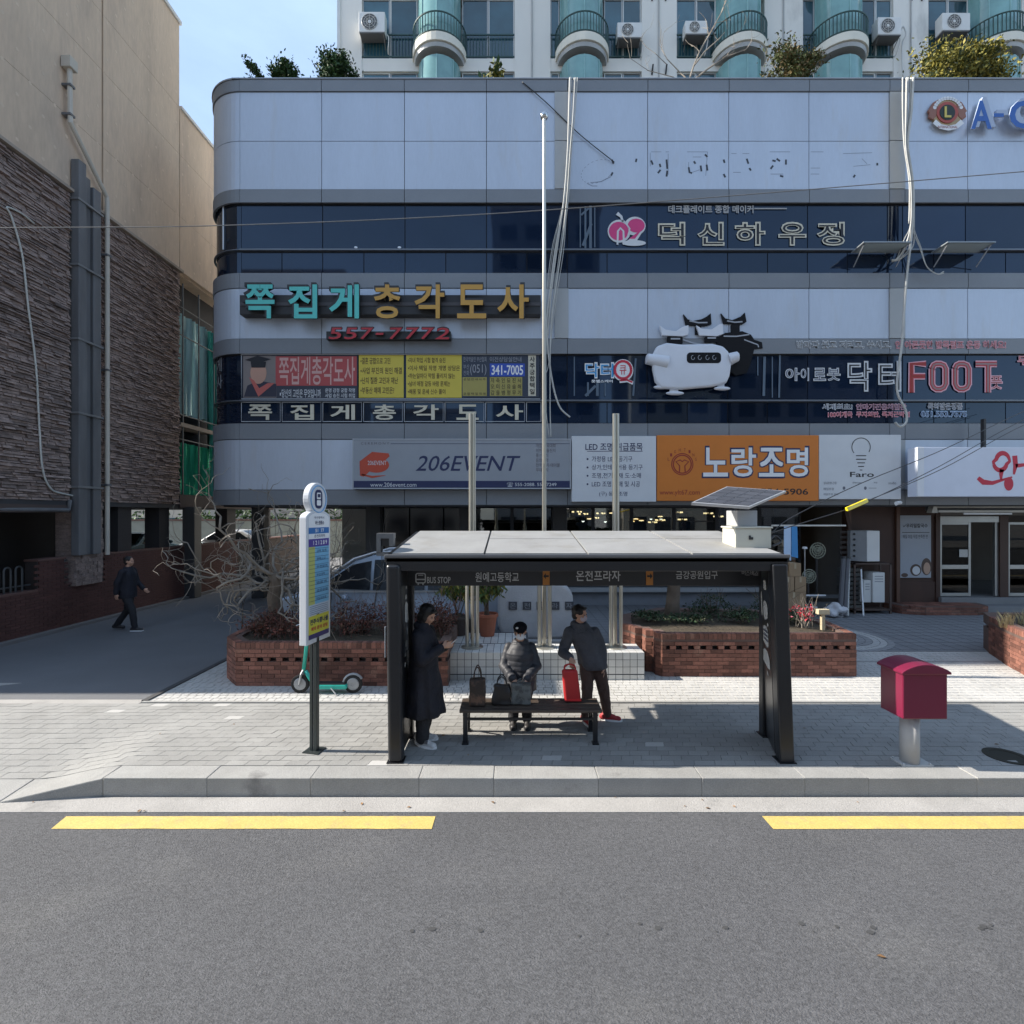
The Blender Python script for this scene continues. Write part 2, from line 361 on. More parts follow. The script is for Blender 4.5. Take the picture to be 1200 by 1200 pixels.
mb = MB(); mb.box(-4.4, 13, 5.34, 5.6, -.26, -.02); part('mortar_joint', mb, mt('kerb_mortar', (.26, .25, .23), .9), kerb)
# pavement bed
def sheet(x0, x1, y0, y1, dz, nx=60, ny=8):
    mb = MB(); vs = [(x0+(x1-x0)*i/nx, y0+(y1-y0)*j/ny, gz(x0+(x1-x0)*i/nx, y0+(y1-y0)*j/ny)+dz) for j in range(ny+1) for i in range(nx+1)]
    return mb.add(vs, [(j*(nx+1)+i, j*(nx+1)+i+1, (j+1)*(nx+1)+i+1, (j+1)*(nx+1)+i) for j in range(ny) for i in range(nx)])
pave = struct('pavement', sheet(-14, 14, 5.6, 7.46, -.008, 110, 14), jointm)
def zig(w_, h_, x, y, zf, top, g=.0028, sk=.035):            # skewed interlocking block outline
    P = [(0+g, g), (w_-g, g), (w_-g+sk*.5, h_*.35), (w_-g+sk*.6, h_*.65), (w_-g+sk, h_-g), (sk+g, h_-g), (sk*.6+g, h_*.65), (sk*.5+g, h_*.35)]
    return [(x+a, y+b, zf(x+a, y+b)+top) for a, b in P]
PW, PH = .225, .1155; pl = []
for r in range(16):
    y = 5.61+r*PH; x = -11.5+(r % 2)*.5*PW+r*.006
    while x < 11.6: pl.append((r, x, y)); x += PW
def far(p): return math.hypot(p[1], p[2])/1.0+(8 if abs(p[1]+.14) > p[2]*1.02 else 0)
pl.sort(key=far); mb = MB()
def pav(mb, x, y, t):
    P = zig(PW, PH, x, y, gz, t+random.uniform(-.0015, .0015)); Q = [(a, b, c-.02) for a, b, c in P]
    mb.add(P+Q, [tuple(range(8))]+[(i, i+8, (i+1) % 8+8, (i+1) % 8) for i in range(8)])
random.seed(5)
for i, (r, x, y) in enumerate(pl):
    odd = random.random() < .006
    if i < 300: q = MB(); pav(q, x, y, .001); part('paver', q, pavl if odd else pavm, pave)
    else: mb.cur = 1 if odd else 0; pav(mb, x, y, .001)
mb.cur = 0; part('pavers', mb, [pavm, pavl], pave, kind='stuff')
# rows of white blocks and the plaza
mb = MB(); mb.box(-5.42, 14, 7.47, 7.53, -.1, .012); struct('edging_strip', mb, conc)
mb = MB(); mb.box(-5.42, 14, 7.53, 10.3, -.1, -.004); struct('white_block_bed', mb, jointm)
mb = MB(); T = .118
for j in range(23):
    y = 7.54+j*T
    for i in range(165):
        x = -5.4+i*T+(j % 2)*.03
        if x > 14: continue
        mb.hexa([(x+.005, y+.005, -.01), (x+T-.005, y+.005, -.01), (x+T-.005, y+T-.005, -.01), (x+.005, y+T-.005, -.01)]+[(a, b, .004+random.uniform(-.002, .002)) for a, b in ((x+.005, y+.005), (x+T-.005, y+.005), (x+T-.005, y+T-.005), (x+.005, y+T-.005))])
tag(part('white_paving_blocks', mb, whtile, norm=False), 'small white paving blocks laid in rows in front of the brick planters', kind='stuff')
mb = MB(); mb.box(5.9, 14, 9.52, 9.58, -.01, .014); struct('paving_joint_strip', mb, conc)
mb = MB(); mb.box(-5.42, 24, 10.3, 34, -.1, .002); plz = struct('plaza', mb, plazam)
# ring-laid cobbles around a drain cover
mb = MB(); cx, cy = X(1000, 11.4)-.6, 11.55
for k in range(1, 9):
    rr = .16+k*.13; n = int(rr*2*math.pi/.16)
    for i in range(n):
        t0, t1 = 6.2832*i/n+.03/rr*.5, 6.2832*(i+1)/n; mb.cur = (k//2) % 2
        p = [(cx+q*math.cos(t), cy+q*math.sin(t)) for q, t in ((rr, t0), (rr+.115, t0), (rr+.115, t1), (rr, t1))]
        mb.hexa([(a, b, .0) for a, b in p]+[(a, b, .012) for a, b in p])
mb.cur = 0; part('ring_cobbles', mb, [mt('cobble_grey', (.26, .265, .27), .8, fine=.1), mt('cobble_pale', (.42, .42, .41), .8, fine=.1)], plz, kind='stuff')
mb = MB(); mb.lathe((cx, cy, 0), [(.26, 0), (.26, .014), (.22, .014), (.22, .01)], 24); single('manhole_cover', mb, mt('cast_iron', (.1, .1, .1), .6, .3), 'round grey manhole cover ringed by cobbles on the plaza', 'manhole cover')
# square-laid joints of the rest of the plaza
mb = MB()
for i in range(40): y = 10.4+i*.3; mb.box(-5.3, 16, y, y+.012, .0025, .0045)
for i in range(70): x = -5.3+i*.3; mb.box(x, x+.012, 10.35, 22, .0045, .0062)
part('paving_joints', mb, mt('plaza_joint', (.11, .115, .12), .9), plz, kind='stuff')
# alley
mb = MB(); mb.box(-60, -5.44, 7.62, 34, -.2, .0); struct('alley', mb, alleym)
mb = MB(); mb.box(-60, -5.44, 7.40, 7.62, -.2, -.002); struct('alley_gutter', mb, gutm)
mb = MB(); mb.box(-5.45, -5.36, 7.53, 11.0, -.1, .02); struct('alley_edging', mb, mt('dark_edging', (.06, .06, .06), .9))
mb = MB(); mb.prism([(-10.6, 7.63), (-9.2, 7.63), (-8.0, 8.35), (-8.5, 8.35), (-9.3, 7.95), (-10.6, 7.95)], .0, .004, lambda u, v, w_: (u, v, w_)); struct('alley_patch', mb, gutm)
# ================================================================ main commercial building
FD = 13.75
panm = mt('aluminium_panel', (.50, .55, .63), .42, .35, var=.07, vs=.9, rand=.045, fine=.03, fs=30, stain=(.49, .52, .57), st=.62, ss=2.4, sz=.18)
bandm = mt('grey_band', (.22, .235, .255), .5, .25, var=.06, vs=1, rand=.03, fine=.05, fs=40)
darkj = mt('panel_joint', (.03, .032, .036), .8)
winm = mt('window_glass', (.005, .011, .027), .03, 0, var=.3, vs=.35, spec=.5, ior=1.62, rand=.4); winm.node_tree.nodes['Principled BSDF'].inputs['Specular Tint'].default_value = (.6, .75, .95, 1)
framem = mt('window_frame_dark', (.035, .038, .045), .5, .4)
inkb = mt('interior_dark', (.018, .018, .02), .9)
bld = thing('commercial_building', 'four storey grey metal panelled commercial building with rounded left corner, bands and ribbon windows', 'building', (FD*0, FD, 0))
XR = 27.0; CR = 1.22; CX = X(281, FD); CY = FD+CR; XL = CX-CR
jx = [281, 377, 474, 570, 665, 759, 854, 948, 1042, 1060, 1134]+[1229+95*i for i in range(8)]
JX = [X(p, FD) for p in jx if X(p, FD) < XR]+[XR]
def curve_panel(z0, z1, t, out=0, a0=0, a1=90, n=10, gap=.01):  # quarter-round corner shell, outer radius CR+out
    mb = MB(); A = [math.radians(a0+(a1-a0)*i/n) for i in range(n+1)]; pr = []
    for r in (CR+out, CR+out-t):
        for a in A: pr.append((CX-r*math.sin(a), CY-r*math.cos(a)))
    N = n+1; vs = [(x, y, z0+gap) for x, y in pr]+[(x, y, z1-gap) for x, y in pr]; f = []
    for i in range(n):
        f += [(i, i+1, 2*N+i+1, 2*N+i), (N+i+1, N+i, 3*N+i, 3*N+i+1), (2*N+i, 2*N+i+1, 3*N+i+1, 3*N+i), (i+1, i, N+i, N+i+1)]
    f += [(0, 2*N, 3*N, N), (n, N+n, 3*N+n, 2*N+n)]
    return mb.add(vs, f)
def row(name, z0, z1, m, t=.05, out=0, joints=None, gap=.008, vg=.008, side=True, sname=None):
    J = joints or JX
    for a, b in zip(J, J[1:]):
        mb = MB(); mb.box(a+gap, b-gap, FD-out, FD-out+t, z0+vg, z1-vg); part(name, mb, m, bld)
    part(name, curve_panel(z0, z1, t, out, 0, 46, 8, vg), m, bld, smooth=False); part(name, curve_panel(z0, z1, t, out, 47, 90, 8, vg), m, bld)
    y = CY+.01
    while side and y < 20:
        mb = MB(); y2 = min(y+2.2, 20.0); mb.box(XL-out, XL-out+t, y, y2-.015, z0+vg, z1-vg); part(name, mb, m, bld); y = y2
z = lambda py: Z(py, FD)
row('cap_panel', z(108), z(94), bandm, out=.03); row('facade_panel', z(165.5), z(108), panm); row('facade_panel', z(222), z(165.5), panm)
row('band_panel', z(238), z(222), bandm, out=.02)
row('band_panel', z(338), z(320), bandm, out=.02); row('facade_panel', z(397), z(338), panm); row('band_panel', z(415), z(397), bandm, out=.02)
row('band_panel', z(515), z(496), bandm, out=.02); row('facade_panel', z(574), z(515), panm); row('band_panel', z(592), z(574), bandm, out=.02)
HX = []
for a, b in zip(JX, JX[1:]): HX += [a] if b-a < .6 else [a, (a+b)/2]
HX.append(XR)
for t0, t1, t2 in ((238, 292, 320), (415, 469, 496)):
    row('window_pane', z(t1), z(t0), winm, t=.02, out=-.07, gap=.012, vg=.02, sname='side'); row('window_pane', z(t2), z(t1+1.5), winm, t=.02, out=-.075, joints=HX, gap=.012, vg=.02)
    mb = MB(); mb.box(CX, XR, FD-.01, FD+.06, z(t1+1.2), z(t1-.6)); part('window_rail', mb, mt('rail_grey', (.16, .175, .2), .4, .5), bld)
    part('window_rail', curve_panel(z(t1+1.2), z(t1-.6), .06, .0), MATS['rail_grey'], bld)
mb = MB(); mb.box(CX, XR+.2, FD+.1, 20.2, z(592)+.02, z(94)-.02)
core = curve_panel(z(592)+.02, z(94)-.02, CR-.01, -.1, 0, 90, 10, 0); mb.add(core.v, core.f); mb.box(XL+.1, CX, CY, 20.2, z(592)+.02, z(94)-.02)
part('core_wall', mb, darkj, bld)
mb = MB(); mb.box(CX-.2, XR, FD-.05, FD+.5, z(94), z(92.4)); part('parapet_coping', mb, mt('coping', (.32, .34, .37), .4, .5), bld, bevel=.01)
part('parapet_coping', curve_panel(z(94), z(92.4), .5, .05, 0, 90, 12, 0), MATS['coping'], bld)
mb = MB(); mb.box(CX, XR, FD+.01, 20.2, z(592)-.03, z(592)+.02); mb.box(XL+.1, CX, CY, 20.2, z(592)-.03, z(592)+.02); part('soffit', mb, mt('soffit_dark', (.05, .05, .055), .8), bld)
# pilasters
for a, b in ((650, 666), (1042, 1060)):
    for t0, t1 in ((108, 165.5), (165.5, 222), (338, 397), (515, 574)):
        mb = MB(); mb.box(X(a, FD), X(b, FD), FD-.03, FD, z(t1)+.01, z(t0)-.01); part('pilaster_panel', mb, mt('pilaster', (.40, .41, .41), .5, .2, var=.05), bld)
# ground floor: recessed black storefront, piers, lamp shop
GY = 15.6
for px in (440, 548, 655):
    mb = MB(); x = X(px, GY); mb.box(x-.22, x+.22, GY-.3, GY+.2, 0, z(592)); part('column', mb, mt('dark_pier', (.05, .05, .052), .5, spec=.5), bld, bevel=.02)
for px in (225, 305):
    mb = MB(); x = X(px, 17.0); mb.box(x-.2, x+.2, 16.8, 17.2, 0, z(592)); part('column', mb, MATS['dark_pier'], bld, bevel=.02)
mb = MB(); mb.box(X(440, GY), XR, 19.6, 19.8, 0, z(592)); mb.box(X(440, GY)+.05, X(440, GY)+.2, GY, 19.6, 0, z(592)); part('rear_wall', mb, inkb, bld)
sfg = glass('storefront_glass', (.55, .6, .6), .05); alum = mt('aluminium_frame', (.35, .36, .36), .4, .7)
xs = [X(p, GY) for p in (440, 480, 520, 548)]
for a, b in zip(xs, xs[1:]):
    f = MB(); f.box(a+.02, b-.02, GY, GY+.03, .5, z(592)-.02); part('window_pane', f, mt('black_glass', (.006, .006, .008), .08, spec=.6), bld)
xs = [X(p, GY) for p in (552, 600, 650, 695, 740, 790, 840, 890, 938)]
for a, b in zip(xs, xs[1:]):
    g = MB(); g.box(a+.05, b-.05, GY+.01, GY+.022, .62, z(592)-.06); gp = part('window_pane', g, sfg, bld)
    f = MB()
    for q in ((a, a+.05, .55, z(592)), (b-.05, b-.001, .55, z(592)), (a+.05, b-.05, z(592)-.06, z(592)), (a+.05, b-.05, .55, .62), (a+.05, b-.05, 2.12, 2.17)):
        f.box(q[0], q[1], GY-.02, GY+.05, q[2], q[3]) if q[2] != 2.12 else f.box(q[0], q[1], GY-.015, GY+.008, q[2], q[3])
    part('window_frame', f, framem, bld)
mb = MB(); mb.box(X(552, GY), X(938, GY), GY-.25, GY+.06, .42, .55); part('window_sill', mb, mt('pale_sill', (.36, .37, .38), .6), bld, bevel=.01)
mb = MB(); mb.box(X(440, GY), X(938, GY), GY-.05, GY+.1, 0, .42); part('base_wall', mb, mt('base_grey', (.2, .21, .23), .7, var=.15), bld)
mb = MB(); mb.box(X(440, GY), 8.9, GY+.1, 19.6, .0, .06); part('shop_floor', mb, mt('shop_floor', (.12, .11, .1), .4), bld)
# lamps for sale inside the lighting shop (lit)
random.seed(11)
lampw = mt('lamp_glow_warm', (1, .72, .38), emit=2.2, var=0); lampc = mt('lamp_glow_white', (1, .95, .85), emit=2.2, var=0); brass = mt('brass', (.45, .3, .1), .35, .9)
for i in range(22):
    px = random.choice([random.uniform(665, 800), random.uniform(665, 960)]); Y = random.uniform(GY+.6, GY+3.2); x = X(px, Y); zt = random.uniform(2.45, 2.85); k = random.random()
    t = thing('pendant_lamp', 'lit %s hanging behind the lighting shop glass' % ('brass ring chandelier with five small bulbs' if k < .4 else 'pendant with a dark cone shade' if k < .7 else 'flat brass disc pendant'), 'lamp', (x, Y, zt), group='lit lamps hanging inside the lighting shop')
    m = MB(); m.tube([(x, Y, zt), (x, Y, 3.0)], .008, 5); part('cord', m, framem, t)
    m = MB()
    if k < .4:
        for a in range(5): th = a*1.2566; m.ell((x+.14*math.cos(th), Y+.14*math.sin(th), zt), .03, 6, 5)
        part('bulb_ring', m, lampw, t); m = MB(); m.lathe((x, Y, zt-.04), [(.16, 0), (.15, .02), (.03, .04)], 12); part('lamp_frame', m, brass, t)
    elif k < .7: m.ell((x, Y, zt), (.05, .05, .045), 10, 6); part('bulb', m, lampc, t); m = MB(); m.lathe((x, Y, zt), [(.15, 0), (.05, .12), (.01, .14)], 12); part('lamp_shade', m, framem, t)
    else: m.lathe((x, Y, zt-.02), [(.02, 0), (.08, .01), (.08, .03), (.02, .04)], 12); part('bulb', m, lampw, t); m = MB(); m.lathe((x, Y, zt+.02), [(.15, 0), (.12, .04), (.02, .06)], 12); part('lamp_shade', m, brass, t)
# ================================================================ signs on the facade
def pm(n, c, r=.5, **k): k.setdefault('var', .05); return mt(n, c, r, **k)
white = pm('print_white', (.78, .79, .8)); offw = pm('print_offwhite', (.62, .64, .66)); black = pm('print_black', (.012, .012, .016)); navy = pm('print_navy', (.02, .028, .09))
teal = pm('letter_teal', (.10, .52, .48)); ochre = pm('letter_ochre', (.52, .29, .06)); red = pm('print_red', (.45, .03, .04)); pink = pm('print_pink', (.62, .05, .2))
yell = pm('print_yellow', (.62, .50, .07)); blue = pm('print_blue', (.03, .08, .42)); cream = pm('print_cream', (.62, .58, .46)); orange = pm('print_orange', (.62, .19, .025)); maroon = pm('print_maroon', (.3, .03, .02))
sidem = pm('sign_case', (.03, .03, .032)); greysign = pm('sign_grey', (.30, .32, .35)); silver = pm('silver_trim', (.55, .56, .57), .35, metal=.7); lblue = pm('print_light_blue', (.45, .6, .8)); rose = pm('print_rose', (.75, .42, .48))
def plate(mb, a, b, c, d, Y, t): return mb.box(X(a, Y), X(b, Y), Y, Y+t, Z(d, Y), Z(c, Y))
def rib(mb, pts, wd, Y, d=.004, px=True):                 # painted stroke of varying width, pixel-measured
    P = [Vector((X(a, Y), Z(b, Y))) if px else Vector((a, b)) for a, b in pts]; wd = wd if isinstance(wd, (list, tuple)) else [wd]*len(P)
    q = []
    for i, p in enumerate(P):
        t = (P[min(i+1, len(P)-1)]-P[max(i-1, 0)]).normalized(); n = Vector((-t.y, t.x))*wd[i]/2; q += [(p.x+n.x, Y-d, p.y+n.y), (p.x-n.x, Y-d, p.y-n.y)]
    return mb.add(q, [(2*i, 2*i+1, 2*i+3, 2*i+2) for i in range(len(P)-1)])
def poly(mb, pts, Y, d=.003): 
    return mb.add([(X(a, Y), Y-d, Z(b, Y)) for a, b in pts], [tuple(range(len(pts)))])
def circ(mb, cx, cy, rx, ry, Y, d=.003, n=24, a0=0, a1=360): return poly(mb, [(cx+rx*math.cos(math.radians(a0+(a1-a0)*i/n)), cy+ry*math.sin(math.radians(a0+(a1-a0)*i/n))) for i in range(n+(a1-a0 < 360))], Y, d)
def sroot(name, label, cat, px, py, Y, group=None): return thing(name, label, cat, (X(px, Y), Y, Z(py, Y)), group=group)
# -- channel letters of the fortune teller
Y = FD-.30; s = sroot('channel_letter_sign', 'seven teal and ochre Korean channel letters on a dark rail across grey panels', 'sign', 455, 370, Y)
mb = MB(); mb.box(X(280, Y), X(634, Y), Y+.03, FD-.0, Z(368, Y), Z(345, Y)); part('mounting_rail', mb, sidem, s, bevel=.01)
mb = MB(); mb.box(X(281, Y), X(633, Y), Y+.01, Y+.03, Z(358, Y), Z(354, Y)); part('rail_rib', mb, pm('rail_dark', (.07, .065, .07)), s)
for ch, a, b in zip('쪽집게총각도사', (288, 338, 386, 437, 486, 536, 583), (323, 373, 422, 472, 522, 571, 621)):
    mb = MB(); ftext(mb, ch, a, b, 334, 374, Y, bold=.022, depth=.16); o = part('letter', mb, sidem, s, norm=False)
    mb = MB(); ftext(mb, ch, a-.3, b-1.3, 333.4, 373.2, Y-.162, bold=.022, depth=.003); part('letter_face', mb, teal if a < 430 else ochre, o, norm=False)
Y = FD-.22; s = sroot('phone_number_sign', 'small dark red number letters 557-7772 on a narrow rail below the teal and ochre letters', 'sign', 455, 398, Y)
mb = MB(); mb.box(X(382, Y), X(528, Y), Y+.02, FD+.04, Z(397, Y), Z(388, Y)); part('mounting_rail', mb, sidem, s)
for ch, a, b in zip('557-7772', (385, 403, 421, 440, 455, 474, 492, 510), (400, 418, 436, 450, 470, 489, 507, 527)):
    mb = MB(); y0, y1 = (384, 398) if ch != '-' else (390, 393); ftext(mb, ch, a, b, y0, y1, Y, bold=.02, depth=.08, slant=.2); o = part('letter', mb, sidem, s, norm=False)
    mb = MB(); ftext(mb, ch, a, b-1, y0, y1-.5, Y-.082, bold=.01, depth=.003, slant=.2); part('letter_face', mb, red, o, norm=False)
# -- window banners
Y = FD+.045
s = sroot('fortune_banner', 'red printed window banner with a portrait in a mortarboard and bold Korean letters', 'banner', 350, 468, Y)
mb = MB(); plate(mb, 284, 419, 416, 467, Y, .012); part('print_sheet', mb, pm('print_dark', (.035, .04, .06)), s)
mb = MB(); plate(mb, 323, 418, 417.5, 452, Y-.004, .003); part('red_field', mb, pm('banner_red', (.42, .07, .07)), s)
mb = MB(); poly(mb, [(286, 465), (290, 452), (303, 446), (324, 450), (324, 465)], Y, .006); part('robe_print', mb, pm('print_robe', (.03, .03, .05)), s, norm=False)
mb = MB(); plate(mb, 285, 324, 417, 466, Y-.003, .002); part('portrait_ground', mb, pm('print_taupe', (.22, .19, .18)), s)
mb = MB(); circ(mb, 303, 437, 9.5, 13, Y, .009); part('face_print', mb, pm('print_skin', (.52, .3, .22)), s, norm=False)
mb = MB(); poly(mb, [(292, 442), (303, 465), (322, 449), (314, 449), (304, 455), (298, 446)], Y, .010); part('collar_print', mb, pm('print_collar', (.5, .12, .1)), s, norm=False)
mb = MB(); poly(mb, [(287, 422), (302, 417), (318, 421), (303, 426)], Y, .012); poly(mb, [(294, 424), (312, 424), (311, 431), (295, 431)], Y, .0115); part('cap_print', mb, black, s, norm=False)
mb = MB(); ftext(mb, '쪽집게총각도사', 327, 416, 418, 451, Y-.004, bold=.012); part('lettering', mb, pm('banner_letters', (.6, .36, .33)), s, norm=False)
mb = MB(); ftext(mb, '▪당신의 고민은 무엇입니까', 328, 376, 456, 466, Y, bold=.01); ftext(mb, '운명 감정 궁합 작명\n사업 승진 시험 취업', 381, 416, 455, 466, Y, bold=.01); part('small_lettering', mb, offw, s, norm=False)
def notice(a, b, lines, label, y0=416, y1=466, m=yell, ink=None):
    s = sroot('window_notice', label, 'notice', (a+b)/2, y1+1, Y); mb = MB(); plate(mb, a, b, y0, y1, Y, .012); part('print_sheet', mb, m, s)
    n = len(lines); h = (y1-y0-4)/n
    mb = MB()
    for i, t in enumerate(lines): ftext(mb, t, a+2, a+2+(b-a-4)*min(1, .72+.28*((i*7) % 4)/3), y0+3+i*h, y0+3+i*h+h*.68, Y, bold=.012)
    part('lettering', mb, ink or pm('print_brown', (.10, .06, .02)), s, norm=False); return s
notice(420.5, 473, ['•결혼 궁합으로 고민', '•사업 부진의 원인 해결', '•난치 질환 고민과 재난', '•부동산 매매 고민은?'], 'yellow window notice with four lines of dark text beside the red banner')
notice(476, 541, ['•자녀 학업 시험 합격 승진', '•이사 택일 작명 개명 상담은', '•하는일마다 막힘 풀리지 않는', '•남녀 애정 갈등 바람 문제는', '•해몽 및 운세 신수 풀이'], 'wide yellow window notice with five lines of brown text')
s = sroot('phone_notice', 'dark blue window notice with the phone number (051) 341-7005 above yellow grids', 'notice', 585, 468, Y)
mb = MB(); plate(mb, 542, 632, 416, 466, Y, .010); part('print_sheet', mb, pm('print_slate', (.035, .045, .07)), s)
mb = MB(); plate(mb, 574, 615, 426, 441, Y-.004, .003); part('blue_field', mb, blue, s)
mb = MB(); plate(mb, 542, 570.5, 442, 464, Y-.004, .003); plate(mb, 574, 612, 442, 464, Y-.004, .003); part('yellow_field', mb, pm('print_olive', (.36, .31, .09)), s)
mb = MB(); plate(mb, 619, 628, 416.5, 464, Y-.004, .003); part('white_strip', mb, cream, s)
mb = MB(); ftext(mb, '(051)', 551, 570, 427, 440, Y-.002, bold=.0); ftext(mb, '부산\n전화', 543, 550, 427, 440, Y-.002); ftext(mb, '한국역술인 부산협회', 543, 570, 418, 424, Y-.002); ftext(mb, '이전상담실안내', 574, 611, 418, 424, Y-.002); part('grey_lettering', mb, pm('print_midgrey', (.3, .31, .34)), s, norm=False)
mb = MB(); ftext(mb, '341-7005', 576, 613, 428, 439.5, Y-.005, bold=.02); part('number_lettering', mb, white, s, norm=False)
mb = MB(); ftext(mb, '상 담 안 내 사 주', 543, 569, 443, 446, Y-.005); ftext(mb, '궁 합 택 일 작 명', 543, 569, 460, 463, Y-.005); ftext(mb, '자 축 인 묘 진 사\n오 미 신 유 술 해\n갑 을 병 정 무 기', 575, 611, 443, 463, Y-.005); ftext(mb, '사\n주\n궁\n합\n택\n일', 620.5, 627, 418, 462, Y-.005, bold=.02); part('dark_lettering', mb, black, s, norm=False)
s = sroot('pane_letters', 'row of cream Korean letters, one to each lower window pane, thinly framed in white', 'sign', 452, 497, FD+.05)
for i, (ch, a, b) in enumerate(zip('쪽집게총각도사', (291, 340, 387, 437, 484, 535, 581), (319, 368, 416, 464, 514, 561, 613))):
    mb = MB(); ftext(mb, ch, a, b, 474, 492, FD+.05, bold=.02); part('letter', mb, cream, s, norm=False)
for i in range(8):
    a = 283+i*47.7; b = a+45.5; mb = MB(); Y = FD+.05
    if i == 7: b = 634
    rib(mb, [(a, 471.5), (b, 471.5), (b, 494), (a, 494), (a, 471.5)], .02, Y); part('film_border', mb, pm('film_border', (.45, .47, .5)), s, norm=False)
mb = MB(); rib(mb, [(283, 415.5), (633, 415.5), (633, 467.5), (283, 467.5), (283, 415.5)], .02, FD+.03); part('film_border', mb, MATS['film_border'], s, norm=False)
# text on the curved corner pane
a = math.radians(52); R0 = CR+.075-.07; O = (CX-R0*math.sin(a), CY-R0*math.cos(a), 0); u = (math.cos(a), -math.sin(a), 0)
s = thing('corner_window_letters', 'grey Korean letters stuck on the rounded corner window', 'sign', (O[0], O[1], Z(465, FD)))
mb = MB(); text(mb, '집게\n도사', -.3, .42, Z(459, 14.4), Z(424, 14.4), (0, 0, 0), (1, 0, 0), (0, 0, 1), bold=.01, depth=.002); RC = CR-.062; mb.v = [(CX-RC*math.sin(a-p[0]/RC), CY-RC*math.cos(a-p[0]/RC), p[2]) for p in mb.v]; part('lettering', mb, pm('film_grey', (.3, .32, .34)), s, norm=False)
# -- sign boards over the shops
def board(name, label, a, b, c, d, Y, t, m, edge=None):
    s = sroot(name, label, 'sign', (a+b)/2, d, Y); mb = MB(); plate(mb, a, b, c, d, Y, t); part('panel', mb, m, s, bevel=.01)
    if edge:
        mb = MB(); w_ = 1.2
        for q in ((a, b, c, c+w_), (a, b, d-w_, d), (a, a+w_, c+w_, d-w_), (b-w_, b, c+w_, d-w_)): plate(mb, q[0], q[1], q[2], q[3], Y-.012, .012)
        part('frame', mb, edge, s)
    return s
Y = FD-.26; s = board('event_shop_sign', 'long grey shop sign reading 206EVENT with a red oval emblem', 413, 669, 514, 573, Y, .24, greysign, pm('sign_edge', (.4, .42, .45)))
mb = MB(); plate(mb, 414.5, 668, 563.5, 571.5, Y-.004, .003); rib(mb, [(458, 520), (668, 520)], .012, Y); ftext(mb, '206EVENT', 487, 605, 534, 552, Y, slant=.28, bold=.006); part('navy_print', mb, navy, s, norm=False)
mb = MB(); rib(mb, [(424, 558), (428, 546), (440, 538), (456, 533)], [.1, .38, .42, .08], Y, .004); circ(mb, 441, 545, 15, 9, Y, .0035); rib(mb, [(424, 556), (436, 559), (452, 557)], [.03, .06, .01], Y); part('red_emblem', mb, pm('emblem_red', (.5, .07, .035)), s, norm=False)
mb = MB(); ftext(mb, '206EVENT', 431, 453, 540, 545, Y-.002, depth=.006); ftext(mb, 'www.206event.com', 434, 488, 565.5, 570.5, Y-.002, depth=.006); ftext(mb, '☎ 555-2088. 555-7249', 594, 652, 565, 570.5, Y-.002, depth=.006); part('white_print', mb, offw, s, norm=False)
mb = MB(); ftext(mb, 'C E R E M O N Y', 423, 456, 518.3, 521, Y); ftext(mb, '개업·체육대회\n이벤트·돌잔치\n풍선장식\n음향조명\n천막·의자·테이블\n무대설치', 628, 656, 520, 553, Y); part('small_print', mb, pm('print_dim', (.12, .1, .12)), s, norm=False)
Y = FD-.24; s = board('led_price_sign', 'white lighting shop panel listing LED goods in dark Korean text', 670, 769, 511, 588, Y, .22, offw)
mb = MB(); ftext(mb, 'LED 조명 취급품목', 686, 753, 519, 528, Y, bold=.01); rib(mb, [(688, 528.8), (753, 528.8)], .015, Y); part('heading', mb, navy, s, norm=False)
mb = MB()
for i, (t, e) in enumerate((('가정용 LED 등기구', 741), ('상가,인테리어용 등기구', 753), ('조명,전기자재 도·소매', 751), ('LED 조명 판매 및 시공', 750))):
    y = 534.5+i*9.8; ftext(mb, t, 693.5, e, y, y+6.6, Y); circ(mb, 688.5, y+3.5, 1.1, 1.1, Y)
ftext(mb, '(구) 동양조명', 702, 735, 576, 582, Y); part('lettering', mb, navy, s, norm=False)
s = board('lamp_shop_sign', 'bright orange lamp shop sign with big white Korean letters and a bulb emblem', 770, 959.5, 510, 587, Y, .22, orange)
for ch, a, b in zip('노랑조명', (824, 857, 890, 922), (853, 886, 918, 947)):
    mb = MB()
    if ch == '조': [ftext(mb, ch, a+dx, b+dx, 524.8+dy, 558.5+dy, Y, bold=0, depth=.003+.0003*k) for k, (dx, dy) in enumerate(((-2, -1.6), (-2, 1.6), (2, -1.6), (2, 1.6), (0, -2.2), (0, 2.2)))]
    else: ftext(mb, ch, a-1.7, b+1.7, 522.4, 560.4, Y, bold=.032, depth=.004)
    o = part('letter', mb, navy, s, norm=False)
    mb = MB()
    if ch == '조': [ftext(mb, ch, a+dx, b+dx, 525.3+dy, 558+dy, Y-.003, bold=0, depth=.005+.0005*k) for k, (dx, dy) in enumerate(((-.8, -.6), (-.8, .6), (.8, -.6), (.8, .6), (0, 0)))]
    else: ftext(mb, ch, a, b, 524.5, 558.5, Y-.003, bold=.018, depth=.005)
    part('letter_face', mb, white, o, norm=False)
mb = MB(); rib(mb, [(799.5+12.5*math.cos(t/24*6.2832), 544+12.5*math.sin(t/24*6.2832)) for t in range(25)], .025, Y); rib(mb, [(799.5+10.5*math.cos(t/24*6.2832), 544+10.5*math.sin(t/24*6.2832)) for t in range(25)], .03, Y)
rib(mb, [(796, 553), (796.5, 546), (792, 541), (797, 539), (799.5, 541), (802, 539), (807, 541), (802.5, 546), (803, 553)], .03, Y)
